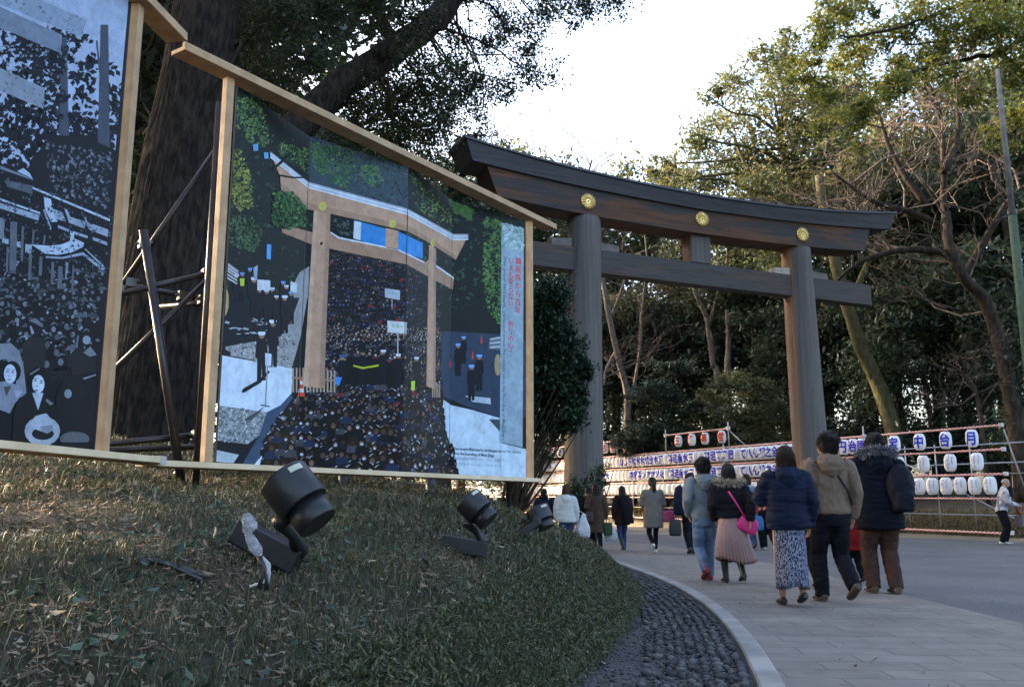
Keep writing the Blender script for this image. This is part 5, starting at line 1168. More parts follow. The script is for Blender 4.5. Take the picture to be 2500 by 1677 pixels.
def person(feet, head_y, label, top=None, bottom='pants', Y=None, heading=0.0, sex='m', legs=((-.055, .10, 0), (.055, -.12, .02)), arms=('down', 'down'),
           hair='short', hairmat=None, shoes='shoe', shoemat=None, bottommat=None, bottommat2=None, topmat=None, girth=1.0, lean=0.0, headturn=0.0, headtilt=0.0, hem=None, hood=None, furcol=None, seed=0, height=None, face=False,
           puffy=0.0, leg_r=1.0, skirt_hem=0.2, skirt_w=0.16, scarf=None, group=None):
    px, py = feet
    pos = gnd(px, py) if Y is None else np.array([*atY(px, py, Y)[:2], 0.0])
    if pos[0] < interp(KERB, pos[1]) + 20: z0 = 0.006
    pos[2] = 0.006
    H = height or (float(onplane(CXP + (pos[0] / pos[1]) * FPX * math.cos(PITCH) * 0 + px, head_y, pos, np.array([0, 1.0, 0]))[2]) - pos[2])
    near = pos[1] < 14; vx = 0.013 if near else 0.019
    root = thing('person', pos, label, 'person', group, rotz=rad(heading))
    f = sex == 'f'
    shw = (0.098 if f else 0.112) * girth; hipw = 0.052
    P = lambda x, y, z: np.array([x * H, y * H + lean * H * max(z - 0.5, 0), z * H])
    R = lambda v: v * H
    hips = [P(-hipw, 0, .50), P(hipw, 0, .50)]
    ank, knee, foot_dir, lifts = [], [], [], []
    for s_, (dx, dy, lf) in zip((0, 1), legs):
        a = P(dx, dy, 0.050 + lf); a[1] = dy * H; kn, a = ik(hips[s_], a, .245 * H, .225 * H, (0.05 * (-1 if s_ == 0 else 1), 1, 0)); ank.append(a); knee.append(kn); lifts.append(lf)
    sho = [P(-shw, 0, .812), P(shw, 0, .812)]
    wr, el = [], []
    for s_ in (0, 1):
        sg = -1 if s_ == 0 else 1; a = arms[s_]; sx, sy, sz = sho[s_]
        tgt = {'down': (sg * (shw + .030), .02, .505), 'swing_f': (sg * (shw + .02), .11, .53), 'swing_b': (sg * (shw + .035), -.10, .53), 'fore': (sg * (shw - .02), .16, .63), 'pocket': (sg * (shw + .01), .05, .54),
               'bag': (sg * (shw + .045), .01, .50), 'elbow': (sg * (shw - .005), .17, .66), 'hug': (sg * (shw + .10), .10, .62), 'cart': (sg * .06, .19, .60)}[a] if isinstance(a, str) else a
        e_, w_ = ik(sho[s_], P(*tgt), .172 * H, .150 * H, (sg * 0.55, -1, -0.1)); el.append(e_); wr.append(w_)
    # ---- body: one continuous skin
    hc = P(0, .012, .933); mb = MB(); ht = rad(headturn)
    hx = np.array([math.cos(ht), math.sin(ht), 0]); hy0 = np.array([-math.sin(ht), math.cos(ht), 0]); tl = rad(headtilt); hy = hy0 * math.cos(tl) - Zup * math.sin(tl); hz = Zup * math.cos(tl) + hy0 * math.sin(tl)
    HP = lambda x, y, z: hc + (hx * x + hy * y + hz * z) * H
    mb.ellipsoid(HP(0, -.004, .008), (R(.046), R(.057), R(.058)), 16, 12, ax=(hx, hy, hz)); mb.ellipsoid(HP(0, .016, -.025), (R(.038), R(.043), R(.044)), 14, 10, ax=(hx, hy, hz))
    mb.tube([HP(0, .054, .010), HP(0, .066, -.012), HP(0, .055, -.018)], [R(.006), R(.0095), R(.006)], 8)
    for sg in (-1, 1): mb.ellipsoid(HP(sg * .047, -.006, -.005), (R(.007), R(.013), R(.019)), 8, 6, ax=(hx, hy, hz))
    mb.ellipsoid(HP(0, .052, -.040), (R(.016), R(.008), R(.006)), 8, 6, ax=(hx, hy, hz))
    mb.tube([P(0, -.005, .83), P(0, .0, .885), HP(0, -.002, -.03)], [R(.036), R(.031), R(.031)], 12)
    ell = lambda c, rx, ry, n=18: [c + np.array([rx * H * math.cos(2 * math.pi * i / n), ry * H * math.sin(2 * math.pi * i / n), 0]) for i in range(n)]
    mb.loft([ell(P(0, 0, z), a * girth, b * girth) for z, a, b in ((.455, .060, .05), (.50, .094, .062), (.56, .090, .060), (.62, .076, .052), (.70, .088, .060), (.77, .100, .060), (.815, .088, .048), (.845, .036, .034))])
    for s_ in (0, 1):
        mb.tube([hips[s_], knee[s_], ank[s_]], [R(.052), R(.032), R(.021)], 12)
        mb.tube([sho[s_], el[s_], wr[s_]], [R(.029), R(.023), R(.016)], 10)
        d = wr[s_] - el[s_]; d /= np.linalg.norm(d); fwd = np.array([0, 1.0, 0]); side = np.cross(d, fwd); side /= np.linalg.norm(side) + 1e-9; fw = np.cross(side, d); sg = -1 if s_ == 0 else 1
        palm = wr[s_] + d * R(.028); mb.ellipsoid(palm, (R(.009), R(.024), R(.030)), 10, 8, ax=(side, fw, d))
        for q, (off, ln) in enumerate(((-.016, .036), (-.0055, .042), (.0055, .044), (.016, .040))):
            b_ = palm + fw * R(off) + d * R(.022); curl = fw * 0.0 - side * sg * R(.012)
            mb.tube([b_, b_ + d * R(ln * .55) + curl * .3, b_ + d * R(ln * .95) + curl * 1.3], [R(.0062), R(.0058), R(.0046)], 8)
        mb.tube([palm + fw * R(.018) - d * R(.01), palm + fw * R(.034) + d * R(.012), palm + fw * R(.036) + d * R(.028)], [R(.0075), R(.0066), R(.005)], 8)
        dirn = np.array([0, 1.0, 0]); lf = lifts[s_]; pitch = min(lf * 9, 0.9)
        toe = ank[s_] + np.array([0, math.cos(pitch), -math.sin(pitch)]) * R(.085) - np.array([0, math.sin(pitch) * .0, 1]) * R(.030 * (1 - pitch * .6))
        mb.tube([ank[s_] - (0, R(.012), R(.015)), ank[s_] * .4 + toe * .6, toe], [R(.022), (R(.020), R(.024)), R(.012)], 10)
    body = shape('body', mb, M_skin, root, 0.0085 if near else 0.012, 2)
    tex = dict(root=root)
    # ---- hair
    hm = hairmat or M_hairb
    if hair:
        mb = MB()
        if hair == 'bald': mb.ellipsoid(HP(0, -.020, .005), (R(.049), R(.045), R(.035)), 14, 10, ax=(hx, hy, hz))
        else:
            mb.ellipsoid(HP(0, -.010, .018), (R(.054), R(.060), R(.058)), 18, 12, ax=(hx, hy, hz)); mb.ellipsoid(HP(0, -.026, -.010), (R(.051), R(.045), R(.052)), 16, 10, ax=(hx, hy, hz))
            if hair == 'short':
                rr = random.Random(seed)
                for k in range(26):
                    a, b = rr.uniform(0, 6.28), rr.uniform(-.2, 1.3); v = np.array([math.cos(a) * math.cos(b), math.sin(a) * math.cos(b) - .2, math.sin(b)]); c = HP(*(v * np.array([.050, .055, .056]) + np.array([0, -.012, .014])))
                    mb.ellipsoid(c, (R(.017), R(.017), R(.013)), 8, 6)
            if hair in ('long', 'mid'):
                zb = -.115 if hair == 'mid' else -.175
                mb.loft([[HP(x * math.cos(a) * 1.0, yo + y * math.sin(a), z) for a in np.linspace(0, 2 * math.pi, 17)[:-1]] for z, x, y, yo in ((.04, .045, .03, -.02), (0, .056, .045, -.022), (-.045, .058, .040, -.030), (zb * .7, .060, .030, -.046), (zb, .046, .014, -.052))])
            if hair == 'pony': mb.tube([HP(0, -.062, .012), HP(.004, -.082, -.02), HP(.010, -.078, -.09), HP(.014, -.072, -.15)], [R(.020), R(.027), R(.026), R(.010)], 10)
            if hair == 'bob': mb.loft([[HP(x * math.cos(a), yo + y * math.sin(a), z) for a in np.linspace(0, 2 * math.pi, 17)[:-1]] for z, x, y, yo in ((.03, .05, .045, -.012), (-.02, .061, .052, -.016), (-.06, .062, .048, -.022), (-.075, .05, .035, -.025))])
        ho = shape('hair', mb, hm, root, 0.011 if near else 0.016, 2, 0.014, (45, 45, 6), seed)
        if near and hair != 'bald':
            rg = np.random.default_rng(seed); me_ = ho.data; nv = len(me_.vertices); VV = np.empty(nv * 3, np.float32); me_.vertices.foreach_get('co', VV); VV = VV.reshape(-1, 3); NN = np.empty(nv * 3, np.float32); me_.vertices.foreach_get('normal', NN); NN = NN.reshape(-1, 3)
            n_ = 2600; ii = rg.integers(0, nv, n_); b = VV[ii] - NN[ii] * .002; out_ = .30 if hair == 'short' else .10
            swirl = np.cross(NN[ii], np.array([0, 0, 1.0])) * rg.normal(0, .35 if hair == 'short' else .12, (n_, 1))
            d = NN[ii] * out_ + np.array([0, -.05, -1.0]) + swirl + rg.normal(size=(n_, 3)) * .10; d /= np.linalg.norm(d, axis=1)[:, None]
            Ls = rg.uniform(.03, .06 if hair == 'short' else .11, (n_, 1)); w = np.cross(d, NN[ii] + 1e-4); w /= np.linalg.norm(w, axis=1)[:, None] + 1e-6
            Vs = np.stack([b - w * .0022, b + w * .0022, b + d * Ls * .6 + w * .0018 + NN[ii] * .003, b + d * Ls], 1).reshape(-1, 3); o4 = np.arange(n_)[:, None] * 4
            hs = fastmesh('hair_strands', Vs, np.concatenate([o4 + [[0, 1, 2]], o4 + [[0, 2, 3]]], 1).reshape(-1, 3), hm); hs.parent = ho
    if face:
        for sg in (-1, 1):
            m_ = MB(); m_.ellipsoid(HP(sg * .019, .055, .006), (R(.007), R(.004), R(.004)), 8, 6, ax=(hx, hy, hz)); e_ = build('eye', m_, M_eye, root, smooth=True, local=True)
            m_ = MB(); m_.ellipsoid(HP(sg * .020, .055, .018), (R(.012), R(.004), R(.0025)), 8, 6, ax=(hx, hy, hz)); build('eyebrow', m_, M_hairgr, root, smooth=True, local=True)
        m_ = MB(); m_.ellipsoid(HP(0, .0585, -.040), (R(.014), R(.004), R(.004)), 8, 6, ax=(hx, hy, hz)); build('lips', m_, M_lips, root, smooth=True, local=True)
    # ---- lower clothes
    if bottom == 'pants':
        mb = MB(); mb.loft([ell(P(0, 0, z), a * girth, b * girth) for z, a, b in ((.445, .062, .062), (.49, .100, .074), (.54, .098, .070), (.60, .086, .060))])
        for s_ in (0, 1):
            a_ = ank[s_] - np.array([0, 0, R(.018)]); mid = (hips[s_] + knee[s_]) / 2; sh = (knee[s_] * .45 + a_ * .55)
            mb.tube([hips[s_] + np.array([0, 0, R(.02)]), mid, knee[s_], sh, a_], [R(.060 * leg_r), R(.054 * leg_r), R(.043 * leg_r), R(.041 * leg_r), R(.036 * leg_r)], 16)
        shape('trousers', mb, bottommat, root, vx, 3, 0.016 if near else 0.008, (7, 7, 12), seed + 3)
    elif bottom == 'leggings':
        mb = MB(); mb.loft([ell(P(0, 0, z), a, b) for z, a, b in ((.455, .058, .05), (.50, .092, .062), (.58, .085, .058))])
        for s_ in (0, 1):
            sh = knee[s_] * .6 + ank[s_] * .4 - np.array([0, R(.008), 0]); mb.tube([hips[s_], knee[s_], sh, ank[s_]], [R(.054), R(.035), R(.033), R(.023)], 14)
        shape('leggings', mb, bottommat, root, vx, 3)
    elif bottom == 'skirt':
        mb = MB(); n = 132; rings = []; zt = .60; cx = (ank[0][0] + ank[1][0]) / 2 / H * .6; cy = (ank[0][1] + ank[1][1]) / 2 / H * .5
        prof = np.linspace(0, 1, 16)
        for q in prof:
            z = zt + (skirt_hem - zt) * q; rx = .078 + (skirt_w - .078) * q ** 0.85; ry = .060 + (skirt_w * .78 - .060) * q ** 0.85
            ring = []
            for i in range(n):
                a = 2 * math.pi * i / n; pl = 1 + (0.075 * q + .01) * math.sin(a * 33 + 0.5 * math.sin(a * 5 + seed)) + .05 * q * math.sin(a * 3 + seed)
                sway = (0.025 * q * q * math.sin(a * 2 + 1))
                ring.append(P(cx * q + rx * pl * math.cos(a) + .03 * q * q, cy * q + ry * pl * math.sin(a), z + sway))
            rings.append(ring)
        inner = [[c * np.array([.93, .93, 1]) + np.array([0, 0, .004]) for c in rings[-1]], [P(0, 0, zt - .04) + (c - P(0, 0, skirt_hem)) * np.array([.3, .3, 0]) for c in rings[-1]]]
        mb.loft(rings + inner, True); o_ = build('skirt', mb, bottommat, root, smooth=True, local=True)
        mb = MB()
        for s_ in (0, 1): mb.tube([knee[s_] + np.array([0, 0, R(.05)]), knee[s_], ank[s_]], [R(.036), R(.033), R(.023)], 12)
        if bottommat2: shape('tights', mb, bottommat2, root, vx, 2)
    elif bottom == 'tube_skirt':
        mb = MB(); n = 96; rings = []
        for q in np.linspace(0, 1, 14):
            z = .60 + (skirt_hem - .60) * q; cx_ = (ank[0][0] + ank[1][0]) / 2 / H * q ** 1.5; cy_ = (ank[0][1] + ank[1][1]) / 2 / H * q ** 1.5; sp = abs(ank[0][1] - ank[1][1]) / H * .42 * q ** 1.4
            rx = .088 * girth + (skirt_w - .088) * q + .0; ry = .066 + sp + .01 * q
            ring = []
            for i in range(n):
                a = 2 * math.pi * i / n; w = 1 + .05 * q * math.sin(a * 7 + 2 + q * 2) + .06 * q * math.sin(a * 4 + seed); ring.append(P(cx_ + rx * w * math.cos(a), cy_ + ry * w * math.sin(a), z + .012 * q * math.sin(a * 3)))
            rings.append(ring)
        c0 = np.mean(rings[-1], axis=0)
        inner = [[c0 + (c - c0) * .93 + np.array([0, 0, .005]) for c in rings[-1]], [c0 + (c - c0) * .4 + np.array([0, 0, R(.2)]) for c in rings[-1]]]
        mb.loft(rings + inner, True); build('skirt', mb, bottommat, root, smooth=True, local=True)
    # ---- shoes
    for s_ in (0, 1):
        mb = MB(); lf = lifts[s_]; pt = min(lf * 8, 0.95); cp, sp = math.cos(pt), math.sin(pt); a = ank[s_]
        fw_ = np.array([0, cp, -sp]); up_ = np.array([0, sp, cp]); S = lambda y, z, x=0: a + fw_ * R(y) + up_ * R(z) + np.array([R(x), 0, 0])
        big = 1.12 if not f else 1.0
        rg_ = []
        for y, hw, ht_ in ((-.040, .014, .038), (-.030, .022, .046), (-.005, .024, .048), (.030, .026, .040), (.065, .029, .028), (.092, .026, .022), (.106, .014, .016)):
            zb = -.046; hh = ht_
            rg_.append([S(y * big, zb + hh * (0.5 + 0.5 * math.sin(t_)) * 1.0, hw * big * math.cos(t_)) for t_ in np.linspace(0, 2 * math.pi, 15)[:-1]])
        mb.loft(rg_)
        if shoes in ('boot', 'heel_boot', 'ankle'):
            top_ = dict(boot=.13, heel_boot=.14, ankle=.055)[shoes]; up2 = knee[s_] - a; up2 /= np.linalg.norm(up2); mb.tube([S(-.008, -.02), a + up2 * R(.03), a + up2 * R(top_)], [R(.026), R(.027), R(.036)], 12)
        if shoes == 'heel_boot': mb.tube([S(-.030, -.03), S(-.034, -.066)], [R(.012), R(.008)], 8)
        shape('shoe', mb, shoemat or M_shoeb, root, 0.009 if near else 0.013, 2)
    # ---- upper clothes
    if topmat:
        hz_ = hem if hem is not None else .47; g = girth * (1 + puffy * .9); mb = MB()
        sc = [(.836, .045, .043), (.822, .088, .055), (.79, .112, .066), (.73, .112, .072), (.66, .104, .070), (.60, .104, .072), (.53, .110, .078), (.47, .114, .080), (.40, .114, .080), (.33, .116, .082), (.20, .125, .088)]
        rows = [r for r in sc if r[0] > hz_]; xs = [r[0] for r in sc][::-1]; last = (hz_, float(np.interp(hz_, xs, [r[1] for r in sc][::-1])), float(np.interp(hz_, xs, [r[2] for r in sc][::-1])))
        if top in ('hoodie', 'jacket'): last = (hz_, last[1] * .95, last[2] * .95)
        rows.append(last)
        mb.loft([ell(P(0, 0, z), a * g, b * g, 22) for z, a, b in rows])
        rs = 1 + puffy
        for s_ in (0, 1):
            sg = -1 if s_ == 0 else 1; u_ = (wr[s_] - el[s_]); u_ /= np.linalg.norm(u_); cuff = wr[s_] + u_ * R(.012)
            mb.tube([sho[s_] - np.array([sg * R(.03), 0, R(.005)]), sho[s_] - np.array([0, 0, R(.012)]), (sho[s_] + el[s_]) / 2, el[s_], (el[s_] + wr[s_]) / 2, cuff], [R(.046 * rs), R(.046 * rs), R(.043 * rs), R(.039 * rs), R(.036 * rs), R(.029 * rs)], 14)
        mb.tube([P(0, -.004, .80), P(0, -.002, .842), P(0, .002, .868)], [R(.062), R(.050), R(.043)], 16)
        shape(top if top else 'jacket', mb, topmat, root, vx, 3, (0.024 if near else 0.014) * (1.0 if puffy < .1 else 0.8), (7, 7, 3.2) if puffy < .1 else (3, 3, 16), seed + 9)
        if hood:
            mb = MB(); mb.loft([[P(x * math.cos(a), yo + y * math.sin(a), z) for a in np.linspace(0, 2 * math.pi, 19)[:-1]] for z, x, y, yo in ((.868, .050, .040, -.020), (.850, .074, .054, -.036), (.815, .082, .056, -.052), (.775, .066, .040, -.066), (.735, .030, .020, -.070))])
            shape('hood', mb, topmat, root, vx, 2, 0.022 if near else .012, (7, 7, 9), seed + 5)
        if furcol is not None:
            arc = [P(.108 * math.cos(a), -.010 - .058 * math.sin(a), .832 + .012 * math.cos(a) ** 2 + (.02 if furcol == 'grey' else 0)) for a in np.linspace(-.35, math.pi + .35, 24)]
            if furcol == 'grey': arc = [P(.100 * math.cos(a), -.015 - .065 * math.sin(a), .865 + .03 * math.sin(a)) for a in np.linspace(-.3, math.pi + .3, 24)]
            fur('fur_trim', arc, R(.034), 2600, .055, M_furg if furcol == 'grey' else M_fur, root, seed)
    if scarf is not None:
        mb = MB(); mb.tube([P(.06 * math.cos(a), .055 * math.sin(a) - .005, .858) for a in np.linspace(0, 2 * math.pi, 17)], [R(.024)] * 17, 10); shape('scarf', mb, scarf, root, vx, 2, .012, (9, 9, 9), seed)
    root['_H'] = H
    del root['_H']
    return dict(root=root, H=H, pos=pos, wr=wr, el=el, sho=sho, P=P, rot=rad(heading))
def w2(pd, v):   # local -> world
    c, s_ = math.cos(pd['rot']), math.sin(pd['rot']); return pd['pos'] + np.array([v[0] * c - v[1] * s_, v[0] * s_ + v[1] * c, v[2]])
def handbag(name, pd, c, size, m, label, strap=None, cat='bag', soft=0.25, handle=True, seed=0, tilt=0.0):
    """a bag held by or hung on a person; c and strap in the person's own frame"""
    cw = w2(pd, c); root = thing(name, cw - np.array([0, 0, size[2] / 2]), label, cat)
    mb = MB(); rings = []; n = 24
    for q in np.linspace(0, 1, 9):
        z = (q - .5) * size[2]; k = (1 - soft * abs(2 * q - 1) ** 3) * (1 - soft * .5 * q) if soft < .45 else (0.16 + 0.84 * min(1, (1 - q) * 1.5) ** .8) * (1 - .3 * max(0, .15 - q) / .15)
        ring = []
        for i in range(n):
            a = 2 * math.pi * i / n; ca, sa = math.cos(a), math.sin(a); ex = 0.45
            x = size[0] / 2 * k * math.copysign(abs(ca) ** ex, ca); y = size[1] / 2 * k * math.copysign(abs(sa) ** ex, sa)
            w_ = 1 + .10 * soft * mnoise.noise(Vector((x * 14 + seed, y * 14, z * 14))) * 2
            xx = x * math.cos(tilt) - z * math.sin(tilt); zz = x * math.sin(tilt) + z * math.cos(tilt)
            lx, ly = xx * w_, y * w_; c_, s_ = math.cos(pd['rot']), math.sin(pd['rot']); ring.append(cw + np.array([lx * c_ - ly * s_, lx * s_ + ly * c_, zz]))
        rings.append(ring)
    mb.loft(rings); build('bag_body', mb, m, root, smooth=True)
    if handle is not False:
        h = w2(pd, handle) if not isinstance(handle, bool) else cw + np.array([0, 0, size[2] * .95])
        for sg in (-1, 1):
            mb = MB(); a = cw + np.array([math.cos(pd['rot']), math.sin(pd['rot']), 0]) * sg * size[0] * .28 + np.array([0, 0, size[2] * .42]); mb.tube([a, a * .35 + h * .65 + np.array([0, 0, .01]), h], 0.007, 6); build('handle', mb, m, root, smooth=True)
    if strap is not None:
        mb = MB(); mb.tube([w2(pd, np.array(p)) for p in strap], [(0.012, 0.005)] * len(strap), 8); build('strap', mb, m, root, smooth=True)
    return root

M_greyhood = cloth('grey_jersey', (0.148, 0.167, 0.185), col2=(0.115, 0.130, 0.148))
M_jeans = cloth('pale_denim', (0.126, 0.185, 0.274), col2=(0.063, 0.100, 0.163), nscale=5)
M_blackj = cloth('black_wool', (0.012, 0.012, 0.015))
M_pink = cloth('pink_satin', (0.296, 0.181, 0.167), rough=0.5, col2=(0.222, 0.130, 0.118), nscale=3, spec=0.35)
M_navy = cloth('navy_nylon', (0.008, 0.013, 0.031), rough=0.6, col2=(0.007, 0.010, 0.024), nscale=4)
M_taupe = cloth('taupe_fleece', (0.152, 0.113, 0.083), col2=(0.118, 0.087, 0.064), nscale=24)
M_blackp = cloth('black_trousers', (0.009, 0.010, 0.014))
M_parka = cloth('dark_navy_parka', (0.0045, 0.006, 0.012), rough=0.7)
M_brownp = cloth('brown_corduroy', (0.056, 0.031, 0.025), col2=(0.040, 0.022, 0.018), nscale=12)
M_red = M_red
M_redc = cloth('red_white_cloth', (0.311, 0.022, 0.022), col2=(0.429, 0.311, 0.311), nscale=1, stretch=(22, 22, 9), lo=.38, hi=.48)
M_puff = cloth('grey_beige_quilt', (0.148, 0.130, 0.118), rough=0.6, col2=(0.111, 0.096, 0.089), nscale=6)
M_brownc = cloth('brown_coat', (0.063, 0.044, 0.033), col2=(0.049, 0.034, 0.025))
M_dkcoat = cloth('dark_brown_coat', (0.025, 0.016, 0.015))
M_whitep = cloth('white_nylon', (0.459, 0.466, 0.459), rough=0.5, col2=(0.385, 0.385, 0.370), nscale=4)
M_djeans = cloth('blue_denim', (0.037, 0.063, 0.141), col2=(0.022, 0.038, 0.089), nscale=5)
M_camo = cloth('white_camouflage', (0.444, 0.444, 0.459), col2=(0.178, 0.185, 0.222), nscale=9, lo=.42, hi=.50)
M_lblue2 = cloth('light_blue_cloth', (0.185, 0.266, 0.355))
M_yel = cloth('mustard_cloth', (0.244, 0.163, 0.026)); M_redd = cloth('dark_red_cloth', (0.192, 0.012, 0.012))
M_pat = cloth('patterned_skirt', (0.015, 0.019, 0.046), col2=(0.207, 0.222, 0.281), nscale=1, stretch=(110, 110, 38), lo=.44, hi=.54, detail=2)
M_hotpink = mat('pink_leather', (0.577, 0.026, 0.170), rough=0.4, spec=0.4, col2=(0.503, 0.018, 0.133), nscale=5)
M_pinkbag = mat('rose_leather', (0.385, 0.056, 0.118), rough=0.5, col2=(0.326, 0.044, 0.096), nscale=5)
M_plw = mat('white_plastic_film', (0.488, 0.503, 0.518), rough=0.35, col2=(0.370, 0.385, 0.407), nscale=9, trans=0.15)
M_plp = mat('lilac_plastic_film', (0.370, 0.348, 0.385), rough=0.35, col2=(0.296, 0.266, 0.326), nscale=9)
M_green = mat('green_paper_bag', (0.013, 0.063, 0.015), rough=0.5, col2=(0.011, 0.044, 0.012), nscale=6)
M_bluebag = mat('blue_bag', (0.018, 0.104, 0.266), rough=0.5); M_blkbag = mat('black_bag', (0.014, 0.015, 0.018), rough=0.5)

walkL = ((-.045, .10, 0), (.045, -.10, .035)); walkR = ((-.045, -.10, .035), (.045, .10, 0))
# --- couple: grey hoodie with red boots, black jacket with pleated skirt
A_ = person((1727, 1420), 1118, 'person in grey hoodie, pale jeans and red boots walking away', 'hoodie', heading=4, topmat=M_greyhood, bottommat=M_jeans, shoemat=M_shoer, shoes='ankle', legs=((-.035, -.11, .055), (.045, .09, 0)), arms=('pocket', (.235, .03, .73)), hood=True, hem=.50, seed=2, lean=.04, leg_r=.95)
B_ = person((1789, 1424), 1133, 'person in black jacket with tan fur collar and long pleated pink skirt', 'jacket', heading=3, sex='f', topmat=M_blackj, bottom='skirt', bottommat=M_pink, bottommat2=M_blackp, shoes='heel_boot', legs=((-.035, .07, 0), (.075, -.07, .03)), arms=('pocket', 'swing_b'), hair='long', hem=.545, furcol='tan', skirt_hem=.185, skirt_w=.165, seed=4, puffy=.22, girth=1.12)
handbag('shoulder_bag', B_, np.array([.20, -.10, .76]), (.30, .10, .20), M_hotpink, 'bright pink shoulder bag slung over a black jacket above the pleated skirt', strap=[(-.05, -.145, 1.20), (.02, -.17, 1.08), (.10, -.165, .95), (.17, -.14, .84)], cat='shoulder bag', handle=False, soft=.2, tilt=-.45)
# --- group in front right
C_ = person((1936, 1480), 1090, 'person with long dark brown hair in navy jacket and blue patterned long skirt', 'jacket', heading=-2, sex='f', topmat=M_navy, bottom='tube_skirt', bottommat=M_pat, shoes='shoe', legs=((-.045, .06, .0), (.055, -.06, .035)), arms=('elbow', 'down'), hair='long', hairmat=M_hairdk, hem=.475, hood=True, skirt_hem=.115, skirt_w=.092, seed=6, puffy=.16, girth=1.12)
D_ = person((2040, 1472), 1057, 'tall person in taupe fleece hoodie with thin cross strap and black trousers', 'hoodie', heading=2, topmat=M_taupe, bottommat=M_blackp, shoemat=M_shoebr, legs=((-.045, .08, 0), (.075, -.12, .06)), arms=('down', 'down'), hood=True, hem=.515, seed=8, leg_r=1.10, headturn=28, girth=1.06, lean=-.03)
mb = MB(); mb.tube([(-.16, -.075, 1.47), (-.06, -.135, 1.45), (.05, -.160, 1.33), (.15, -.150, 1.16), (.21, -.09, 1.02)], [(0.014, 0.005)] * 5, 8); build('cross_strap', mb, M_shoeb, D_['root'], smooth=True, local=True)
E_ = person((2162, 1450), 1060, 'broad person in dark navy parka with grey fur hood and brown trousers', 'parka', heading=-3, topmat=M_parka, bottommat=M_brownp, shoemat=M_shoebr, legs=((-.06, .03, 0), (.06, -.03, .0)), arms=('fore', 'fore'), hem=.40, hood=True, furcol='grey', seed=10, leg_r=1.15, girth=1.16, puffy=.14, lean=.02)
bp_root = thing('backpack', w2(E_, np.array([.20, -.24, .95])), 'dark navy backpack slung on the right side of the navy parka', 'backpack')
mb = MB(); mb.box(w2(E_, np.array([.21, -.17, 1.14])), (.24, .16, .40)); mb.box(w2(E_, np.array([.21, -.26, 1.05])), (.18, .08, .20)); mb.ellipsoid(w2(E_, np.array([.20, -.17, 1.22])), (.165, .12, .27), 20, 14); V_, F_ = remesh(mb, .02, 2, .02, (6, 6, 6), 4); o_ = fastmesh('pack_body', V_, F_, cloth('backpack_nylon', (0.009, 0.011, 0.018), rough=0.6), parent=bp_root, smooth=True)
mb = MB(); mb.tube([w2(E_, np.array(p)) for p in ((.14, -.10, 1.46), (.20, .02, 1.52), (.24, .12, 1.30))], [(0.028, 0.008)] * 3, 8); build('shoulder_strap', mb, M_blkbag, bp_root)
person((2092, 1425), 1222, 'small child in mustard scarf and dark red jacket half hidden before the navy parka', 'jacket', heading=5, topmat=M_redd, bottommat=M_blackp, legs=walkL, arms=('down', 'down'), hem=.40, scarf=M_yel, hood=False, seed=12, girth=1.25, puffy=.15)
R_ = person((2003, 1436), 1128, 'person in black trousers and dark coat mostly hidden behind the taupe hoodie', 'coat', heading=0, topmat=M_blackj, bottommat=M_blackp, shoemat=M_shoebr, legs=walkR, arms=('down', 'down'), hem=.42, seed=14)
# --- middle distance
G_ = person((1878, 1343), 1158, 'person in red and white patterned jacket and black skirt walking behind the pink skirt', 'jacket', heading=8, sex='f', topmat=M_redc, bottommat=M_blackp, shoemat=M_shoew, legs=((-.04, .07, 0), (.06, -.10, .05)), arms=('down', 'swing_f'), hem=.52, hair='bob', hairmat=M_hairbr, seed=16, girth=1.1, leg_r=1.35)
Q_ = person((1830, 1342), 1158, 'person with light blue shoulder and brown hair, nearly hidden behind the black fur jacket', 'jacket', heading=5, sex='f', topmat=M_lblue2, bottommat=M_djeans, legs=walkL, hem=.5, hair='bob', hairmat=M_hairdk, seed=17)
handbag('carrier_bag', G_, np.array([-.26, -.02, .62]), (.30, .14, .34), M_bluebag, 'blue carrier bag between the pink skirt and the red patterned jacket', handle=np.array([-.2, .0, .85]))
handbag('tote_bag', G_, np.array([.20, -.08, .66]), (.30, .12, .42), M_blkbag, 'dark tote bag at the right side of the red patterned jacket', handle=np.array([.2, .05, .95]))
Hh = person((1597, 1352), 1166, 'person in long grey quilted coat with black ponytail and white shoes', 'coat', heading=3, sex='f', topmat=M_puff, bottom='leggings', bottommat=M_blackp, shoemat=M_shoew, legs=((-.035, -.12, .075), (.04, .08, 0)), arms=('fore', 'fore'), hair='pony', hem=.34, seed=18, puffy=.12, girth=1.05)
handbag('handbag', Hh, np.array([.33, .02, .80]), (.32, .14, .24), M_pinkbag, 'rose pink handbag on the right arm of the grey quilted coat', cat='handbag', handle=np.array([.24, .10, 1.0]))
I_ = person((1521, 1344), 1187, 'person in dark brown coat with a black scarf, blue jeans and black boots', 'coat', heading=8, sex='f', topmat=M_dkcoat, bottommat=M_djeans, shoes='boot', legs=((-.02, -.09, .02), (.05, .10, 0)), arms=('down', 'down'), hair='long', hem=.40, seed=20, leg_r=.85, girth=1.08)
mb = MB(); HI = I_['H']; mb.loft([[(x0 + w * math.cos(a), -.13 + .03 * math.sin(a) - .02 * q, z) for a in np.linspace(0, 2 * math.pi, 13)[:-1]] for q, (z, x0, w) in enumerate(((HI * .86, .0, .11), (HI * .75, .03, .12), (HI * .6, .07, .13), (HI * .42, .12, .12)))]); shape('scarf', mb, M_blackj, I_['root'], .02, 2, .015, (6, 6, 6), 3)
J_ = person((1457, 1346), 1180, 'person in long brown coat with long dark hair carrying a green bag', 'coat', heading=2, sex='f', topmat=M_brownc, bottommat=M_blackp, legs=walkL, arms=('pocket', 'bag'), hair='long', hairmat=M_hairdk, hem=.27, seed=22, girth=1.05, leg_r=.9)
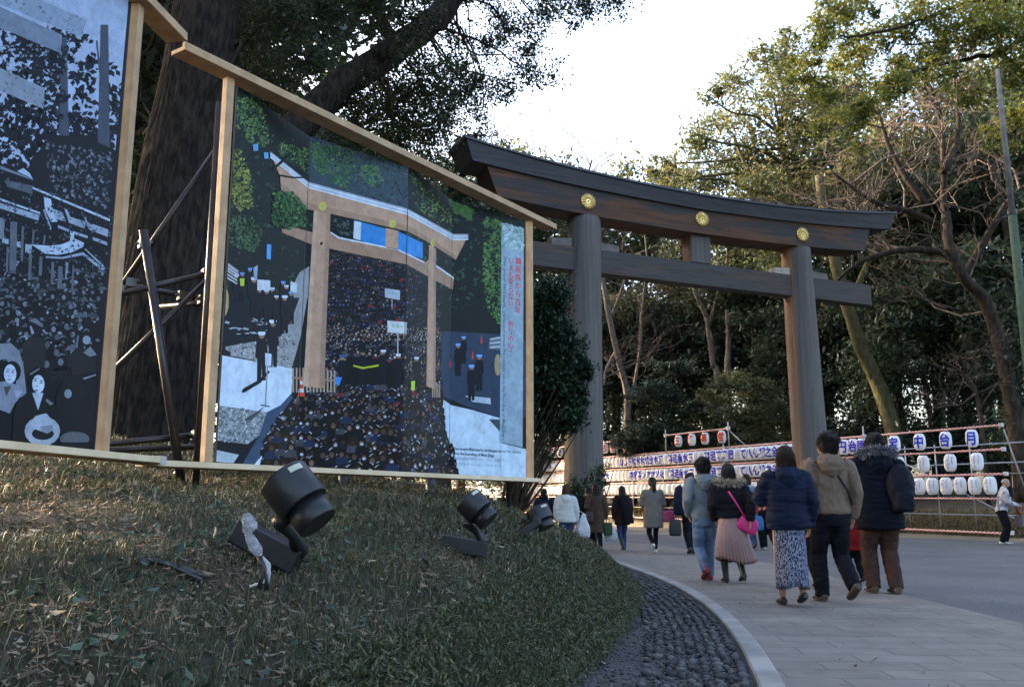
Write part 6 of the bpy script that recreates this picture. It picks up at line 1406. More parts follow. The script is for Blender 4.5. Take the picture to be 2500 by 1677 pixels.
handbag('handbag', J_, np.array([-.17, -.13, .76]), (.20, .10, .26), mat('dark_red_leather', (0.05, 0.014, 0.016), rough=0.45), 'dark leather handbag against the long brown coat', cat='handbag', strap=[(-.18, -.10, .86), (-.20, -.02, 1.15), (-.17, .02, 1.34)], handle=False)
handbag('paper_bag', J_, np.array([.26, -.05, .50]), (.20, .09, .28), M_green, 'green paper bag in front of a white plastic bag beside the brown coat', cat='paper bag', handle=np.array([.24, .02, .78]), soft=.05)
handbag('plastic_bag', J_, np.array([.34, .12, .42]), (.30, .18, .40), M_plw, 'white plastic bag behind the green paper bag', cat='plastic bag', handle=np.array([.25, .03, .78]), soft=.5, seed=3)
K_ = person((1437, 1341), 1189, 'person in black coat and beige scarf half hidden behind the long brown coat', 'coat', heading=5, topmat=M_blackj, bottommat=M_blackp, legs=walkR, arms=('bag', 'down'), hem=.33, seed=24, scarf=M_taupe, headturn=25)
handbag('plastic_bag', K_, np.array([-.22, -.08, .55]), (.26, .14, .36), M_plp, 'lilac plastic bag held by the half hidden black coat', cat='plastic bag', handle=np.array([-.22, .0, .80]), soft=.45, seed=5)
L_ = person((1383, 1357), 1184, 'person in white hooded puffer jacket, blue jeans and reddish brown long hair', 'jacket', heading=2, sex='f', topmat=M_whitep, bottommat=M_djeans, legs=walkR, arms=('down', 'bag'), hair='long', hairmat=M_hairbr, hem=.47, hood=True, seed=26, puffy=.25, girth=1.08)
handbag('plastic_bag', L_, np.array([.36, -.02, .60]), (.28, .18, .52), M_plw, 'large white plastic bag carried by the white puffer jacket', cat='plastic bag', handle=np.array([.24, .02, .92]), soft=.55, seed=7)
handbag('paper_bag', L_, np.array([-.27, .02, .56]), (.22, .10, .26), mat('yellow_paper', (0.36, 0.26, 0.10), rough=0.6), 'yellowish paper bag at the left hand of the white puffer jacket', cat='paper bag', handle=np.array([-.24, .02, .78]), soft=.1)
person((1328, 1340), 1194, 'person with black hair and dark scarf seen behind the smallest floodlight', 'coat', heading=0, topmat=M_navy, bottommat=M_blackp, legs=walkL, hem=.42, seed=28, scarf=M_blackj, girth=1.1)
person((1227, 1284), 1209, 'distant person in black beside the middle floodlight, under the lantern rows', 'coat', Y=44, heading=150, topmat=M_blackj, bottommat=M_blackp, legs=((-.05, 0, 0), (.05, 0, 0)), hem=.42, seed=30, face=True, height=1.66)
O_ = person((2452, 1329), 1168, 'bald person in white mottled jacket standing at the right end of the lantern rack', 'jacket', heading=-112, topmat=M_camo, bottommat=M_blackp, shoemat=M_shoew, legs=((-.05, .02, 0), (.05, -.03, 0)), arms=((-.06, .20, .60), (.05, .20, .58)), hair='bald', hairmat=M_hairgr, hem=.49, seed=32, face=True, headtilt=20, girth=1.1, leg_r=1.2, lean=.20)
cr_ = thing('hand_truck', w2(O_, np.array([0, .55, 0])), 'small hand truck with grey box in front of the man in white jacket', 'hand truck')
mb = MB(); mb.box(w2(O_, np.array([0, .55, .62])), (.34, .40, .30)); build('box', mb, mat('grey_crate', (0.16, 0.165, 0.18), rough=0.6), cr_, bevel=.015)
for sx in (-.16, .16):
    mb = MB(); mb.tube([w2(O_, np.array([sx, .60, .02])), w2(O_, np.array([sx, .52, .50])), w2(O_, np.array([sx * .9, .36, 1.0]))], .014, 8); build('frame_tube', mb, M_redd, cr_)
    mb = MB(); mb.tube([w2(O_, np.array([sx - .03, .60, .09])), w2(O_, np.array([sx + .03, .60, .09]))], .09, 14); build('wheel', mb, M_shoeb, cr_)
P_r = person((1690, 1354), 1156, 'person in dark blue puffer sleeve carrying a black bag, hidden behind the grey hoodie', 'jacket', heading=3, topmat=M_navy, bottommat=M_blackp, legs=((-.05, -.12, .04), (.05, .10, 0)), arms=('bag', 'down'), hem=.48, seed=34, puffy=.3, girth=1.2)
handbag('shopping_bag', P_r, np.array([-.36, -.05, .56]), (.28, .14, .34), M_blkbag, 'black shopping bag hanging left of the pale jeans', cat='shopping bag', handle=np.array([-.27, .02, .86]), soft=.2)
# ================================================================ TREES AND SHRUBS
def bark(name, c, c2, sc=3.0, stretch=(1, 1, .3), bump=1.0, moss=None):
    m = mat(name, c, rough=0.9, spec=0.15, col2=c2, nscale=sc * 3, stretch=stretch, bump=bump, bscale=sc * 6, lo=.38, hi=.62)
    return m
M_barkc = bark('furrowed_bark', (0.034, 0.026, 0.021), (0.010, 0.0085, 0.0075), 6.0)
M_bark = bark('dark_bark', (0.050, 0.038, 0.028), (0.020, 0.015, 0.011))
M_barkp = bark('pale_bark', (0.20, 0.165, 0.135), (0.10, 0.080, 0.065))
M_barkm = bark('mossy_bark', (0.105, 0.085, 0.045), (0.050, 0.052, 0.020))
M_twig = bark('bare_twigs', (0.135, 0.105, 0.085), (0.075, 0.056, 0.045))
M_lcam = leafmat('camphor_leaves', [(0.017, 0.026, 0.017), (0.038, 0.058, 0.029), (0.074, 0.089, 0.043), (0.144, 0.120, 0.060)], 0.35)
M_lfor = leafmat('forest_leaves', [(0.031, 0.048, 0.031), (0.060, 0.084, 0.048), (0.102, 0.120, 0.066), (0.156, 0.150, 0.078)], 0.4)
M_ldeep = leafmat('shade_leaves', [(0.026, 0.043, 0.031), (0.048, 0.072, 0.048), (0.084, 0.110, 0.072)], 0.3)
M_lgold = leafmat('golden_leaves', [(0.048, 0.072, 0.022), (0.114, 0.138, 0.034), (0.204, 0.204, 0.048), (0.312, 0.240, 0.060)], 0.5)
M_lmid = leafmat('olive_leaves', [(0.043, 0.060, 0.029), (0.086, 0.103, 0.046), (0.150, 0.150, 0.062), (0.240, 0.198, 0.078)], 0.45)
M_lbush = leafmat('bush_leaves', [(0.070, 0.088, 0.046), (0.120, 0.132, 0.066), (0.185, 0.185, 0.092)], 0.35)
M_lshrub = leafmat('glossy_shrub_leaves', [(0.010, 0.024, 0.016), (0.024, 0.050, 0.026), (0.054, 0.090, 0.048)], 0.25, 0.35)

def cloud(cl, sub, per, leaf, rng, shell=0.55, sub_r=0.22, flat=0.7, gap=0.0):
    """clumps (x,y,z,rx,ry,rz) -> sprays -> leaves"""
    C = []; T = []
    for c in cl:
        c = np.array(c, float); n = max(3, int(sub * (c[3] * c[5]) ** 0.9 / 1.0)) if sub > 0 else 3
        d = rng.normal(size=(n, 3)); d /= np.linalg.norm(d, axis=1)[:, None]
        r = (shell + (1 - shell) * rng.random(n)) ** 0.7; r *= rng.uniform(.75, 1.12, n)
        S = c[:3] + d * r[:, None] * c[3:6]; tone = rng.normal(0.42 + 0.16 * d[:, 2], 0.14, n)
        m = rng.poisson(per, n); sr = sub_r * rng.uniform(.6, 1.3, n) * min(1.6, max(0.75, (c[3] + c[5]) / 2))
        for k in range(n):
            if rng.random() < gap: continue
            C.append(S[k] + rng.normal(size=(m[k], 3)) * sr[k] * np.array([1, 1, flat]) * .55); T.append(np.full(m[k], tone[k]))
    C = np.concatenate(C); T = np.concatenate(T); N = len(C)
    V, F = leafquads(C, leaf * rng.uniform(.6, 1.3, N), leaf * rng.uniform(.32, .6, N), rng, 0.75, .12)
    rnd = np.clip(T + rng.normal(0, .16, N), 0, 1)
    return V, F, np.repeat(rnd, 2)
def limb(mb, pts, r0, r1, seg=9, wob=0.0, seed=0, sub=4):
    P = [np.array(p, float) for p in pts]; Q = []
    for i in range(len(P) - 1):
        p0, p1, p2, p3 = P[max(i - 1, 0)], P[i], P[i + 1], P[min(i + 2, len(P) - 1)]
        for k in range(sub):
            t = k / sub; Q.append(0.5 * (2 * p1 + (p2 - p0) * t + (2 * p0 - 5 * p1 + 4 * p2 - p3) * t * t + (-p0 + 3 * p1 - 3 * p2 + p3) * t ** 3))
    Q.append(P[-1]); n = len(Q)
    if wob:
        for i in range(1, n - 1): Q[i] = Q[i] + np.array([mnoise.noise(Vector((i * .7, seed, 0))), mnoise.noise(Vector((i * .7, seed, 5))), mnoise.noise(Vector((i * .7, seed, 9)))]) * wob
    rr = [r0 + (r1 - r0) * (i / (n - 1)) ** .8 for i in range(n)]
    mb.tube(Q, rr, seg); return Q
def twigs(mb, p, d, L, r, depth, rg, spread=.7, n=3, seg=5, up=.1):
    """bare branching"""
    if depth == 0 or L < .08: return
    d = d / np.linalg.norm(d); mid = p + d * L * .5 + rg.normal(size=3) * L * .09; q = p + d * L + rg.normal(size=3) * L * .08
    mb.tube([p, mid, q], [r, r * .82, r * .62], seg if r > .02 else 4, cap=False)
    for k in range(n):
        f = .45 + .55 * (k + 1) / n; b = p + (q - p) * f; nd = d + rg.normal(size=3) * spread; nd[2] += up
        twigs(mb, b, nd, L * rg.uniform(.55, .8), r * .55, depth - 1, rg, spread, n, seg, up)
def tree(name, label, cl, trunk, r0, r1, mbark, mleaf, sub, per, leaf, seed, group=None, branches=True, cat='tree', sub_r=.22, shell=.55, gap=0.0, extra=None, seg=12, btwig=True, flat=.7, wob=.15):
    rg = np.random.default_rng(seed); base = trunk[0]; root = thing(name, base, label, cat, group)
    mb = MB(); Q = limb(mb, trunk, r0, r1, seg, wob, seed); build('trunk', mb, mbark, root, smooth=True)
    if extra:
        for (pts, a, b) in extra: m_ = MB(); limb(m_, pts, a, b, 9, .08, seed + 1); build('limb', m_, mbark, root, smooth=True)
    if branches and cl:
        mb = MB(); QA = np.array(Q)
        for c in cl:
            c = np.array(c); lo = QA[len(QA) // 3:]; cand = lo[lo[:, 2] < c[2] + .3] if np.any(lo[:, 2] < c[2] + .3) else lo[:1]
            b = cand[np.argmin(np.linalg.norm(cand - c[:3], axis=1))]; v = c[:3] - b; L = np.linalg.norm(v); rr = min(r1 * .9, .02 + .018 * L)
            e = c[:3] + v / L * c[3] * .3
            limb(mb, [b, b + v * .35 + np.array([0, 0, L * .06]), b + v * .7 + rg.normal(size=3) * L * .05, e], rr, rr * .3, 6, .04, seed)
            if btwig:
                for k in range(4): d = rg.normal(size=3); d[2] = abs(d[2]) * .6; twigs(mb, b + v * rg.uniform(.6, .95), d, c[3] * .55, rr * .35, 2, rg)
        build('branches', mb, mbark, root, smooth=True)
    if cl:
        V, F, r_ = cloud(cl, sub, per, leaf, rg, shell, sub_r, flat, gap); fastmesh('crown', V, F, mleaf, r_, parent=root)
    return root
def CL(lst, Y, jit=0.5, seed=1, deep=1.0):
    """crown clumps: (column, row, radius) on the photograph with the distance at which they stand"""
    rg = random.Random(seed); out = []
    for it in lst:
        px, py, pr = it[:3]; py_r = it[3] if len(it) > 3 else pr; d = Y + rg.uniform(-jit, jit); k = d / FPX; c = atY(px, py, d); out.append((*c, pr * k, pr * k * deep, py_r * k))
    return out

# ---- the great trunk behind the panels, with its overhanging limb
T_Y = 10.4
tb = atY(366, 1130, T_Y); zb = float(mound_z(tb[0], tb[1]))
mb = MB(); rings = []; path = [((352, 1150), 150), ((366, 1050), 128), ((390, 800), 112), ((415, 600), 103), ((450, 350), 92), ((480, 180), 86), ((507, 0), 80), ((528, -200), 76), ((545, -420), 70)]
NS = 240; pts = []
for (q, hw) in path: c = atY(q[0], q[1], T_Y + .25); pts.append((c, hw * (T_Y) / FPX * 1.04))
ks = np.linspace(0, len(pts) - 1, 190)
for k in ks:
    i = min(int(k), len(pts) - 2); f = k - i; c = pts[i][0] * (1 - f) + pts[i + 1][0] * f; r = pts[i][1] * (1 - f) + pts[i + 1][1] * f; ring = []
    for j in range(NS):
        a = 2 * math.pi * j / NS
        n1 = mnoise.fractal(Vector((math.cos(a) * 11, math.sin(a) * 11, c[2] * .8)), .8, 2.2, 4); n2 = mnoise.noise(Vector((math.cos(a) * 1.3, math.sin(a) * 1.3, c[2] * .5)))
        rr = r * (1 - .13 * (.35 - min(abs(n1), .35)) + .06 * n2); ring.append(c + np.array([math.cos(a) * rr, math.sin(a) * rr, 0]))
    rings.append(ring)
rings = [[p + np.array([0, 0, -.6]) for p in rings[0]]] + rings
mb.loft(rings)
cam_cl = CL([(610, 60, 110), (700, 40, 120), (800, 20, 120), (900, 10, 110), (1000, 40, 90), (640, 200, 120), (760, 150, 110), (860, 330, 120), (700, 300, 100), (950, 260, 100), (990, 390, 95), (1050, 330, 80), (1060, 230, 70), (1010, 470, 50), (900, 420, 80),
             (1240, 60, 70), (1190, 110, 60), (1290, 130, 60), (1280, 190, 45), (1345, 185, 34), (1330, 30, 60), (1230, 220, 45), (1110, 100, 60), (1060, 40, 60), (560, 330, 70), (620, 420, 70), (1080, 300, 55), (900, 270, 80), (980, 230, 80), (1060, 180, 70), (1120, 170, 60), (1010, 160, 60), (930, 200, 60), (1150, 210, 50), (1080, 255, 60), (860, 250, 70), (1035, 400, 55), (1020, 455, 45), (1165, 270, 36), (1130, 250, 55), (1180, 220, 50), (1010, 300, 70), (960, 330, 80), (1430, 10, 62), (1500, 0, 50), (1400, 60, 26), (1150, -60, 120), (1000, -90, 130), (820, -110, 150), (620, -100, 150), (420, -120, 150), (1330, -90, 130), (1530, -60, 60)],
            12.4, 1.6, 4)
cam_cl += CL([(345, 90, 60), (360, 230, 60), (340, 380, 50), (350, 520, 45), (310, 480, 50), (330, 650, 40), (300, 560, 50), (540, 500, 60)], 14.5, .8, 6)
camphor = thing('camphor_tree', (tb[0], tb[1], zb), 'huge dark tree between the two panels, its thick leafy limb overhanging the top', 'tree')
trk = build('trunk', mb, M_barkc, camphor, smooth=True)
mb = MB(); lp = [atY(500, 640, 10.8), atY(620, 440, 11.0), atY(720, 320, 11.3), atY(835, 205, 11.6), atY(905, 165, 11.8), atY(965, 120, 12.0), atY(1035, 70, 12.1), atY(1100, 0, 12.2), atY(1170, -130, 12.4), atY(1290, -260, 12.8)]
limb(mb, lp, .25, .17, 16, .05, 3); limb(mb, [lp[5], atY(940, 60, 12.1), atY(900, -40, 12.4)], .12, .06, 10, .04, 2); build('limb', mb, M_barkc, camphor, smooth=True)
mb = MB(); rgc = np.random.default_rng(3)
for c in cam_cl:
    c = np.array(c); b = min(lp, key=lambda q: np.linalg.norm(q - c[:3])) if c[0] > -2.6 else atY(450, 350, 10.6); v = c[:3] - b; L = np.linalg.norm(v) + .01
    limb(mb, [b, b + v * .4 + np.array([0, 0, .15]) + rgc.normal(size=3) * .12 * L, b + v * .75 + rgc.normal(size=3) * .08 * L, c[:3]], .012 + .006 * L, .005, 6, .10, 5)
    for k in range(4): d = rgc.normal(size=3); twigs(mb, c[:3] - v * .1 * rgc.random(), d, c[3] * .45, .006, 2, rgc)
build('branches', mb, M_barkc, camphor, smooth=True)
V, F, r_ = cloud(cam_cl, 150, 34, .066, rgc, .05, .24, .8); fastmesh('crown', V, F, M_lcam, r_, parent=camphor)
vine = MB(); limb(vine, [lp[6] + np.array([0, -.2, .1]), atY(1010, 95, 11.7), atY(985, 130, 11.6), atY(965, 150, 11.6)], .012, .010, 6); build('vine', vine, M_twig, camphor, smooth=True)

# ---- right hand trees
tree('evergreen_tree', 'tall broad evergreen with olive crown rising behind the right half of the gate', CL([(1840, 500, 120), (1720, 420, 90), (1650, 480, 70), (1790, 330, 110), (1700, 330, 60), (1900, 250, 110), (1960, 150, 80), (2010, 330, 110), (1880, 400, 120), (1960, 470, 110), (1640, 400, 40), (1600, 420, 40), (1740, 240, 45), (1800, 200, 60), (1870, 140, 60), (2060, 230, 80), (2090, 440, 90), (1760, 560, 70), (1900, 580, 90), (2020, 560, 80), (1690, 540, 60), (1930, 90, 40), (1620, 450, 45)], 47, 3.5, 8),
     [gnd(1990, 1262, .6) * np.array([0, 0, 0]) + np.array([*atY(1975, 1100, 47)[:2], .9]), atY(1972, 900, 47), atY(1962, 640, 47), atY(1945, 500, 47), atY(1905, 330, 47)], .62, .16, M_barkm, M_lmid, 9, 46, .30, 21, sub_r=.50, shell=.30, extra=[([atY(1962, 640, 47), atY(1900, 500, 46.5), atY(1830, 420, 46), atY(1790, 330, 46)], .22, .07), ([atY(1968, 620, 47), atY(1960, 450, 47), atY(1915, 300, 47)], .2, .06)])
tree('overhanging_tree', 'golden green leafy branches of a near tree reaching in from the upper right', CL([(1990, 90, 60), (1960, 180, 60), (2010, 230, 70), (2080, 160, 80), (2060, 60, 70), (2150, 90, 80), (2140, 240, 70), (2060, 300, 60), (2010, 310, 40), (2240, 30, 90), (2250, 150, 80), (2200, 200, 70), (2330, 80, 90), (2420, 60, 100), (2480, 160, 90), (2400, 0, 100), (2120, 0, 60), (2310, 190, 60), (2100, 350, 30), (2490, 30, 100), (2040, 20, 50), (2370, 230, 50), (2470, 330, 70), (2560, 100, 140), (2600, 250, 120)], 26, 1.8, 5),
     [np.array([17.6, 26.5, .6]), np.array([17.4, 26.4, 5]), np.array([17.0, 26, 10]), atY(2560, 60, 26), atY(2600, -200, 26)], .38, .15, M_bark, M_lgold, 26, 44, .17, 33, sub_r=.34, shell=.2, branches=False,
     extra=[([atY(2560, 60, 26), atY(2500, 94, 26), atY(2437, 129, 26), atY(2370, 143, 26), atY(2281, 161, 25.8), atY(2196, 183, 25.6)], .12, .04), ([atY(2560, 20, 26.2), atY(2400, 0, 26.2), atY(2303, 27, 26), atY(2214, 62, 26), atY(2103, 87, 26), atY(2050, 89, 26)], .09, .03), ([atY(2437, 129, 26), atY(2470, 150, 26.2), atY(2510, 172, 26.4)], .06, .04), ([atY(2370, 100, 26), atY(2290, 104, 26.2), atY(2200, 110, 26.2)], .06, .02)])
def bare(name, label, paths, Y, r, m, depth, nstart, L, seed, spread=.75, group=None, up=.15):
    rg = np.random.default_rng(seed); b = atY(*paths[0][0], Y); b[2] = max(bank_z(b[0], b[1]) - .1, 0); root = thing(name, b, label, 'tree', group)
    mb = MB(); ends = []
    for i, p in enumerate(paths):
        W = [atY(q[0], q[1], Y + .4 * math.sin(k + i)) for k, q in enumerate(p)]
        if i == 0: W[0] = np.array([*W[0][:2], b[2]])
        Q = limb(mb, W, r * (1 if i == 0 else .5), r * (.5 if i == 0 else .16), 10, .05, seed + i); ends.append(Q)
    build('trunk', mb, m, root, smooth=True)
    if nstart:
        mb = MB()
        for Q in ends:
            for k in range(nstart):
                j = int(len(Q) * (.4 + .6 * rg.random())) - 1; d = rg.normal(size=3); d[2] = abs(d[2]) * .7 + .2; twigs(mb, np.array(Q[j]), d, L * rg.uniform(.6, 1.2), r * .14, depth, rg, spread, 3, 5, up)
        build('branches', mb, M_twig, root, smooth=False)
    return root
bare('bare_tree', 'bare brown winter tree with forking trunk at the right, beside the pole', [[(2490, 1100), (2475, 1005), (2445, 857), (2404, 733), (2352, 677), (2318, 600), (2310, 520)], [(2310, 540), (2304, 482), (2299, 312), (2272, 214), (2232, 178)], [(2310, 560), (2230, 520), (2130, 490), (2030, 420)], [(2352, 677), (2420, 560), (2470, 480), (2540, 430)], [(2330, 620), (2210, 610), (2100, 640), (2040, 690)], [(2300, 420), (2340, 330), (2330, 200)], [(2260, 500), (2180, 380), (2140, 260)]], 36, .36, M_bark, 4, 7, 2.6, 51)
bare('leaning_tree', 'mossy leaning trunk behind the lantern rack, right of the right gate pillar', [[(2190, 1090), (2183, 1062), (2142, 934), (2101, 846), (2070, 749), (2039, 640), (2015, 540), (2000, 430)], [(2070, 749), (2120, 640), (2160, 560)]], 41, .42, M_barkm, 3, 3, 2.2, 52)
bare('pale_tree', 'pale slender forked tree behind the rack, right of the left gate pillar', [[(1533, 1100), (1531, 1052), (1531, 959), (1505, 857), (1475, 703), (1462, 600), (1470, 500)], [(1531, 990), (1546, 950), (1562, 857), (1567, 754), (1580, 640), (1570, 540)], [(1505, 857), (1480, 900), (1475, 940)], [(1490, 780), (1520, 700), (1540, 620)]], 50, .24, M_barkp, 4, 5, 2.6, 53)
bare('pale_tree', 'pale tree forking into two arms under the centre of the gate beam', [[(1760, 1060), (1752, 929), (1741, 887), (1726, 780), (1695, 703), (1680, 600)], [(1730, 800), (1752, 720), (1775, 640), (1770, 560)]], 52, .24, M_barkp, 4, 4, 2.6, 54)
bare('dead_trunk', 'straight broken off trunk right of the forked pale tree', [[(1777, 1060), (1777, 918), (1779, 840), (1776, 757)]], 51, .26, M_barkp, 2, 0, 1, 55)
bare('bare_tree', 'thin bare twigs rising above the gate lintel left of the centre', [[(1390, 1000), (1385, 800), (1378, 560), (1370, 430)], [(1378, 600), (1420, 480), (1445, 390)], [(1380, 560), (1330, 470), (1310, 400)], [(1383, 700), (1480, 560), (1530, 470)]], 62, .3, M_bark, 4, 7, 3.2, 56)
bare('bare_tree', 'reddish bare shrub tree under the right end of the gate beam', [[(2400, 1080), (2390, 990), (2360, 920), (2300, 880)], [(2390, 1000), (2440, 930), (2470, 900)], [(2380, 960), (2340, 990), (2290, 985)]], 36, .10, M_bark, 4, 6, 1.4, 57)

# ---- shrubs
def shrub(name, label, cl, Y, m, sub, per, leaf, seed, flat=.7, shell=.5, sub_r=.2, base_px=None, group=None):
    c0 = cl[0]; b = atY(base_px[0], base_px[1], Y) if base_px else atY(c0[0], c0[1] + c0[2], Y); b[2] = bank_z(b[0], b[1]) if b[0] > rackx(b[1]) - .3 else (float(mound_z(b[0], b[1])) if b[0] < interp(EDGE, b[1]) else 0.0)
    C = CL(cl, Y, .5, seed); rg = np.random.default_rng(seed); root = thing(name, b, label, 'shrub', group); mb = MB()
    for c in C:
        c = np.array(c)
        for k in range(4): e = c[:3] + rg.normal(size=3) * c[3:6] * .45; limb(mb, [b + rg.normal(size=3) * np.array([.1, .1, 0]), b * .5 + e * .5 + rg.normal(size=3) * .15, e], .035, .008, 5)
    build('stems', mb, M_bark, root, smooth=True)
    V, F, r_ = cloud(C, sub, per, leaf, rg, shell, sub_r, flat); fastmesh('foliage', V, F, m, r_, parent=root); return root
shrub('round_bush', 'big rounded olive green bush behind the raised red lanterns', [(1805, 1010, 105, 95), (1740, 1040, 60), (1870, 1040, 70), (1800, 950, 70, 40), (1800, 1080, 110, 50)], 47, M_lbush, 34, 70, .19, 61, .6, .85, .26, (1805, 1130))
shrub('feathery_shrub', 'dark layered shrub with drooping tiers left of the round bush', [(1640, 900, 80, 25), (1600, 960, 90, 30), (1660, 1000, 85, 30), (1590, 1050, 80, 35), (1680, 1070, 80, 35), (1530, 1080, 50, 40)], 47, M_ldeep, 34, 60, .22, 62, .35, .3, .3, (1620, 1140))
shrub('evergreen_shrub', 'dense glossy dark green shrub beside the colour picture, hiding part of the left gate pillar', [(1350, 730, 55, 60), (1340, 820, 65, 70), (1380, 870, 60, 60), (1345, 940, 70, 70), (1400, 960, 40, 50), (1330, 1030, 60, 50), (1395, 1020, 45, 40), (1310, 760, 50, 90), (1420, 900, 28, 40), (1300, 900, 60, 90)], 19.5, M_lshrub, 230, 42, .115, 63, .8, .3, .20, (1240, 1290))
shrub('pillar_plant', 'young leafy plant with thin stems at the foot of the left gate pillar', [(1430, 1190, 50, 40), (1465, 1160, 30, 30), (1410, 1215, 36, 30), (1450, 1225, 40, 30)], 24.8, M_lshrub, 110, 26, .11, 64, .9, .2, .16, (1440, 1300))
mb = MB()
pl_ = [o for o in bpy.data.objects if o.name.startswith('pillar_plant')][0]
for q in (((1440, 1280), (1436, 1180), (1448, 1125)), ((1436, 1250), (1452, 1180), (1443, 1130)), ((1432, 1240), (1428, 1170), (1410, 1150))): limb(mb, [atY(*p, 24.6) for p in q], .018, .008, 5)
build('bare_stem', mb, M_barkp, pl_, smooth=True)

# ---- forest behind: three kinds, each tree a thing of its own
FG = 'forest trees behind the lantern rack'
def generic(seed, h, w, mleaf, sub, leaf, lo=.25):
    rg = np.random.default_rng(seed); cl = []
    for k in range(22):
        z = h * (lo + (1 - lo) * rg.random() ** .8); f = (z / h - lo) / (1 - lo); ww = w * (0.55 + .75 * math.sin(math.pi * min(max(f, .05), .95) ** .8)) * .62; a = rg.uniform(0, 6.28); r = ww * rg.random() ** .5
        cl.append((r * math.cos(a), r * math.sin(a), z, w * rg.uniform(.24, .42), w * rg.uniform(.24, .42), w * rg.uniform(.18, .30)))
    return cl
protos = []
for k, (h, w, ml, leafsz, sub, lo) in enumerate(((17, 6.0, M_lfor, .40, 3.6, .26), (21, 6.5, M_lmid, .42, 3.6, .34), (14, 5.5, M_ldeep, .38, 4.4, .12))):
    cl = generic(70 + k, h, w, ml, sub, leafsz, lo); o = tree('forest_tree', 'x', cl, [np.array([0, 0, -.5]), np.array([.2, .1, h * .3]), np.array([-.1, .2, h * .6]), np.array([.1, 0, h * .88])], .34, .10, M_bark, ml, sub, 46, leafsz, 80 + k, group=FG, sub_r=.6, shell=.3, btwig=(k < 2)); protos.append((o, h))
KIND = ['dark evergreen tree in the wood behind the lantern rack', 'olive green tree of looser crown in the wood behind the lantern rack', 'low dark tree with foliage near the ground in the wood behind the rack']
used = [False] * 3; rf = random.Random(9)
def plant(k, px, Y, htop=None, s=None, label=None, group=FG, dark=False):
    x = (px - CXP) / FPX * math.cos(PITCH) * Y * 1.02; p = (x, Y, bank_z(x, Y) if x > rackx(Y) else float(mound_z(x, Y)))
    o, h = protos[k]
    if used[k]: o = copy_tree(o)
    used[k] = True
    if htop is not None: s = (atY(px, htop, Y)[2] - p[2]) / h
    o.location = p; o.rotation_euler = (0, 0, rf.uniform(0, 6.28)); o.scale = (s * rf.uniform(.9, 1.15), s * rf.uniform(.9, 1.15), s)
    o['label'] = label or KIND[k]; o['group'] = group; return o
# far row and near row of the wood: column on the photograph, distance, row of the tree top
for k, px, Y, ht in ((1, 1130, 70, 415), (0, 1225, 66, 480), (0, 1320, 70, 440), (1, 1420, 74, 470), (0, 1500, 64, 520), (1, 1590, 60, 470), (0, 1680, 66, 520), (1, 1770, 58, 560), (0, 1860, 56, 560), (0, 1950, 58, 520), (1, 2030, 60, 300), (1, 2120, 56, 290), (0, 2110, 48, 420), (1, 2200, 54, 270), (0, 2280, 50, 420), (1, 2330, 52, 280), (1, 2420, 48, 210), (0, 2400, 44, 480), (0, 2490, 42, 330), (1, 2560, 46, 200), (0, 2660, 44, 200),
                     (2, 1250, 60, 800), (2, 1350, 58, 760), (2, 1440, 60, 800), (2, 1540, 58, 760), (2, 1640, 58, 790), (2, 1740, 60, 700), (2, 1840, 54, 720), (2, 1920, 50, 760), (2, 2010, 48, 720), (2, 2090, 46, 760), (2, 2180, 44, 700), (2, 2270, 42, 760), (2, 2350, 43, 700), (2, 2440, 40, 800), (2, 2530, 38, 700), (2, 1190, 75, 900), (2, 1120, 78, 900), (2, 1480, 75, 860), (2, 1600, 74, 830), (2, 1720, 74, 850), (2, 1880, 70, 820), (2, 2020, 66, 840), (2, 2160, 62, 800), (2, 2300, 58, 820), (2, 2440, 56, 780)):
    plant(k, px, Y, ht)
# wood on the left side, behind the panels; the unseen outer trees are added to block the sun
LG = 'trees on the left behind the picture panels'
for k, px, Y, s in ((0, 330, 22, 1.0), (2, 480, 20, .62), (1, 180, 26, 1.1), (0, 0, 20, 1.1), (2, 250, 16, .9), (0, -250, 24, 1.2), (1, 120, 36, 1.2), (0, -500, 22, 1.2), (1, -700, 26, 1.2), (0, -420, 34, 1.3), (0, -950, 24, 1.2), (1, -150, 40, 1.4), (0, -700, 40, 1.4)):
    plant(k, px, Y, None, s, ['dark evergreen tree behind the picture panels on the left', 'loose olive tree behind the picture panels on the left', 'low dark tree behind the picture panels on the left'][k], LG)

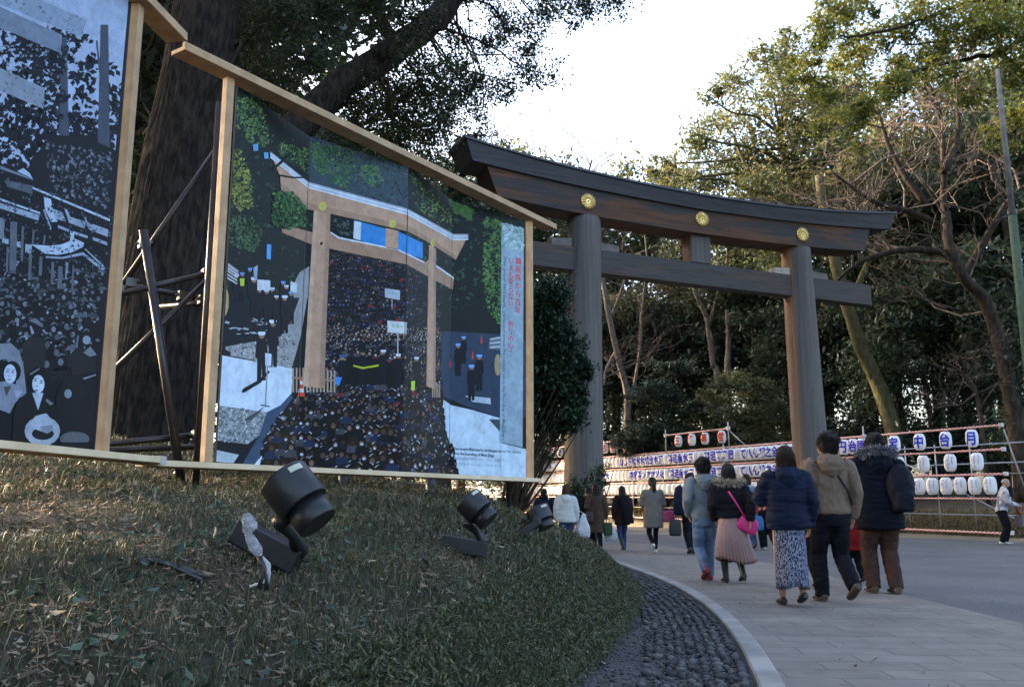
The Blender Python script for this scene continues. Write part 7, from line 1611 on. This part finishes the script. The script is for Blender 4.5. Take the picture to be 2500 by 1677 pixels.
for k, px, Y in ((0, 620, 30), (2, 700, 40), (0, 780, 34), (0, 860, 46), (2, 920, 36), (0, 990, 50), (2, 1060, 44), (0, 700, 52), (1, 880, 58), (0, 560, 40)):  # hidden trees added to keep low sun off the road and rack
    plant(k, px, Y, max(300, 197 + .449 * (px - 545) + 45 + rf.uniform(0, 30)), None, ['dark evergreen tree behind the picture panels on the left', 'loose olive tree behind the picture panels on the left', 'low dark tree behind the picture panels on the left'][k], LG)
tree('evergreen_tree', 'leafy evergreen standing behind the raised left end of the gate lintel', CL([(1150, 400, 60), (1190, 345, 55), (1205, 400, 40), (1120, 470, 55), (1160, 470, 45), (1100, 400, 70), (1130, 330, 60), (1090, 500, 60), (1110, 560, 80), (1060, 600, 90)], 30, 1.2, 8), [np.array([*atY(1080, 1200, 30)[:2], .3]), atY(1085, 900, 30), atY(1100, 600, 30), atY(1130, 420, 30)], .35, .10, M_bark, M_lcam, 26, 40, .15, 91, sub_r=.34, shell=.2)
for i_, (x_, y_, s_) in enumerate(((-15, 6, 1.35), (-19, 14, 1.4), (-16, 22, 1.3), (-22, 30, 1.5), (-18, 38, 1.4), (-24, 47, 1.5), (-12, -4, 1.3), (-27, 20, 1.5), (-30, 38, 1.6), (-13, 45, 1.1))):  # tall trees out of view, added on the left as sun blockers
    o_ = plant((0, 1)[i_ % 2], 0, 20, None, s_, ['dark evergreen tree behind the picture panels on the left', 'loose olive tree behind the picture panels on the left'][i_ % 2], LG); o_.location = (x_, y_, float(mound_z(x_, y_)))
# ---- the pole at the right edge
pb = atY(2500, 800, 23.5); pole = thing('utility_pole', (pb[0], pb[1], 0.05), 'grey utility pole with a green sleeve at the right edge of the picture', 'utility pole')
M_pole = mat('weathered_concrete', (0.15, 0.147, 0.14), col2=(0.09, 0.09, 0.085), nscale=5, rough=.8, bump=.2)
M_sleeve = mat('mossy_sleeve', (0.055, 0.085, 0.050), col2=(0.035, 0.055, 0.035), nscale=8, rough=.8, bump=.4)
z1 = atY(2470, 520, 23.5)[2]; z2 = atY(2440, 170, 23.5)[2]
mb = MB(); mb.tube([(pb[0], pb[1], z1 - .1), (pb[0], pb[1], z2)], [.085, .06], 16); build('shaft', mb, M_pole, pole, smooth=True)
mb = MB(); mb.tube([(pb[0], pb[1], 0), (pb[0], pb[1], z1)], [.13, .11], 16); build('sleeve', mb, M_sleeve, pole, smooth=True)
mb = MB(); mb.tube([(pb[0], pb[1], z1 - .05), (pb[0], pb[1], z1 + .08)], .125, 16); build('collar', mb, M_shoeb, pole)
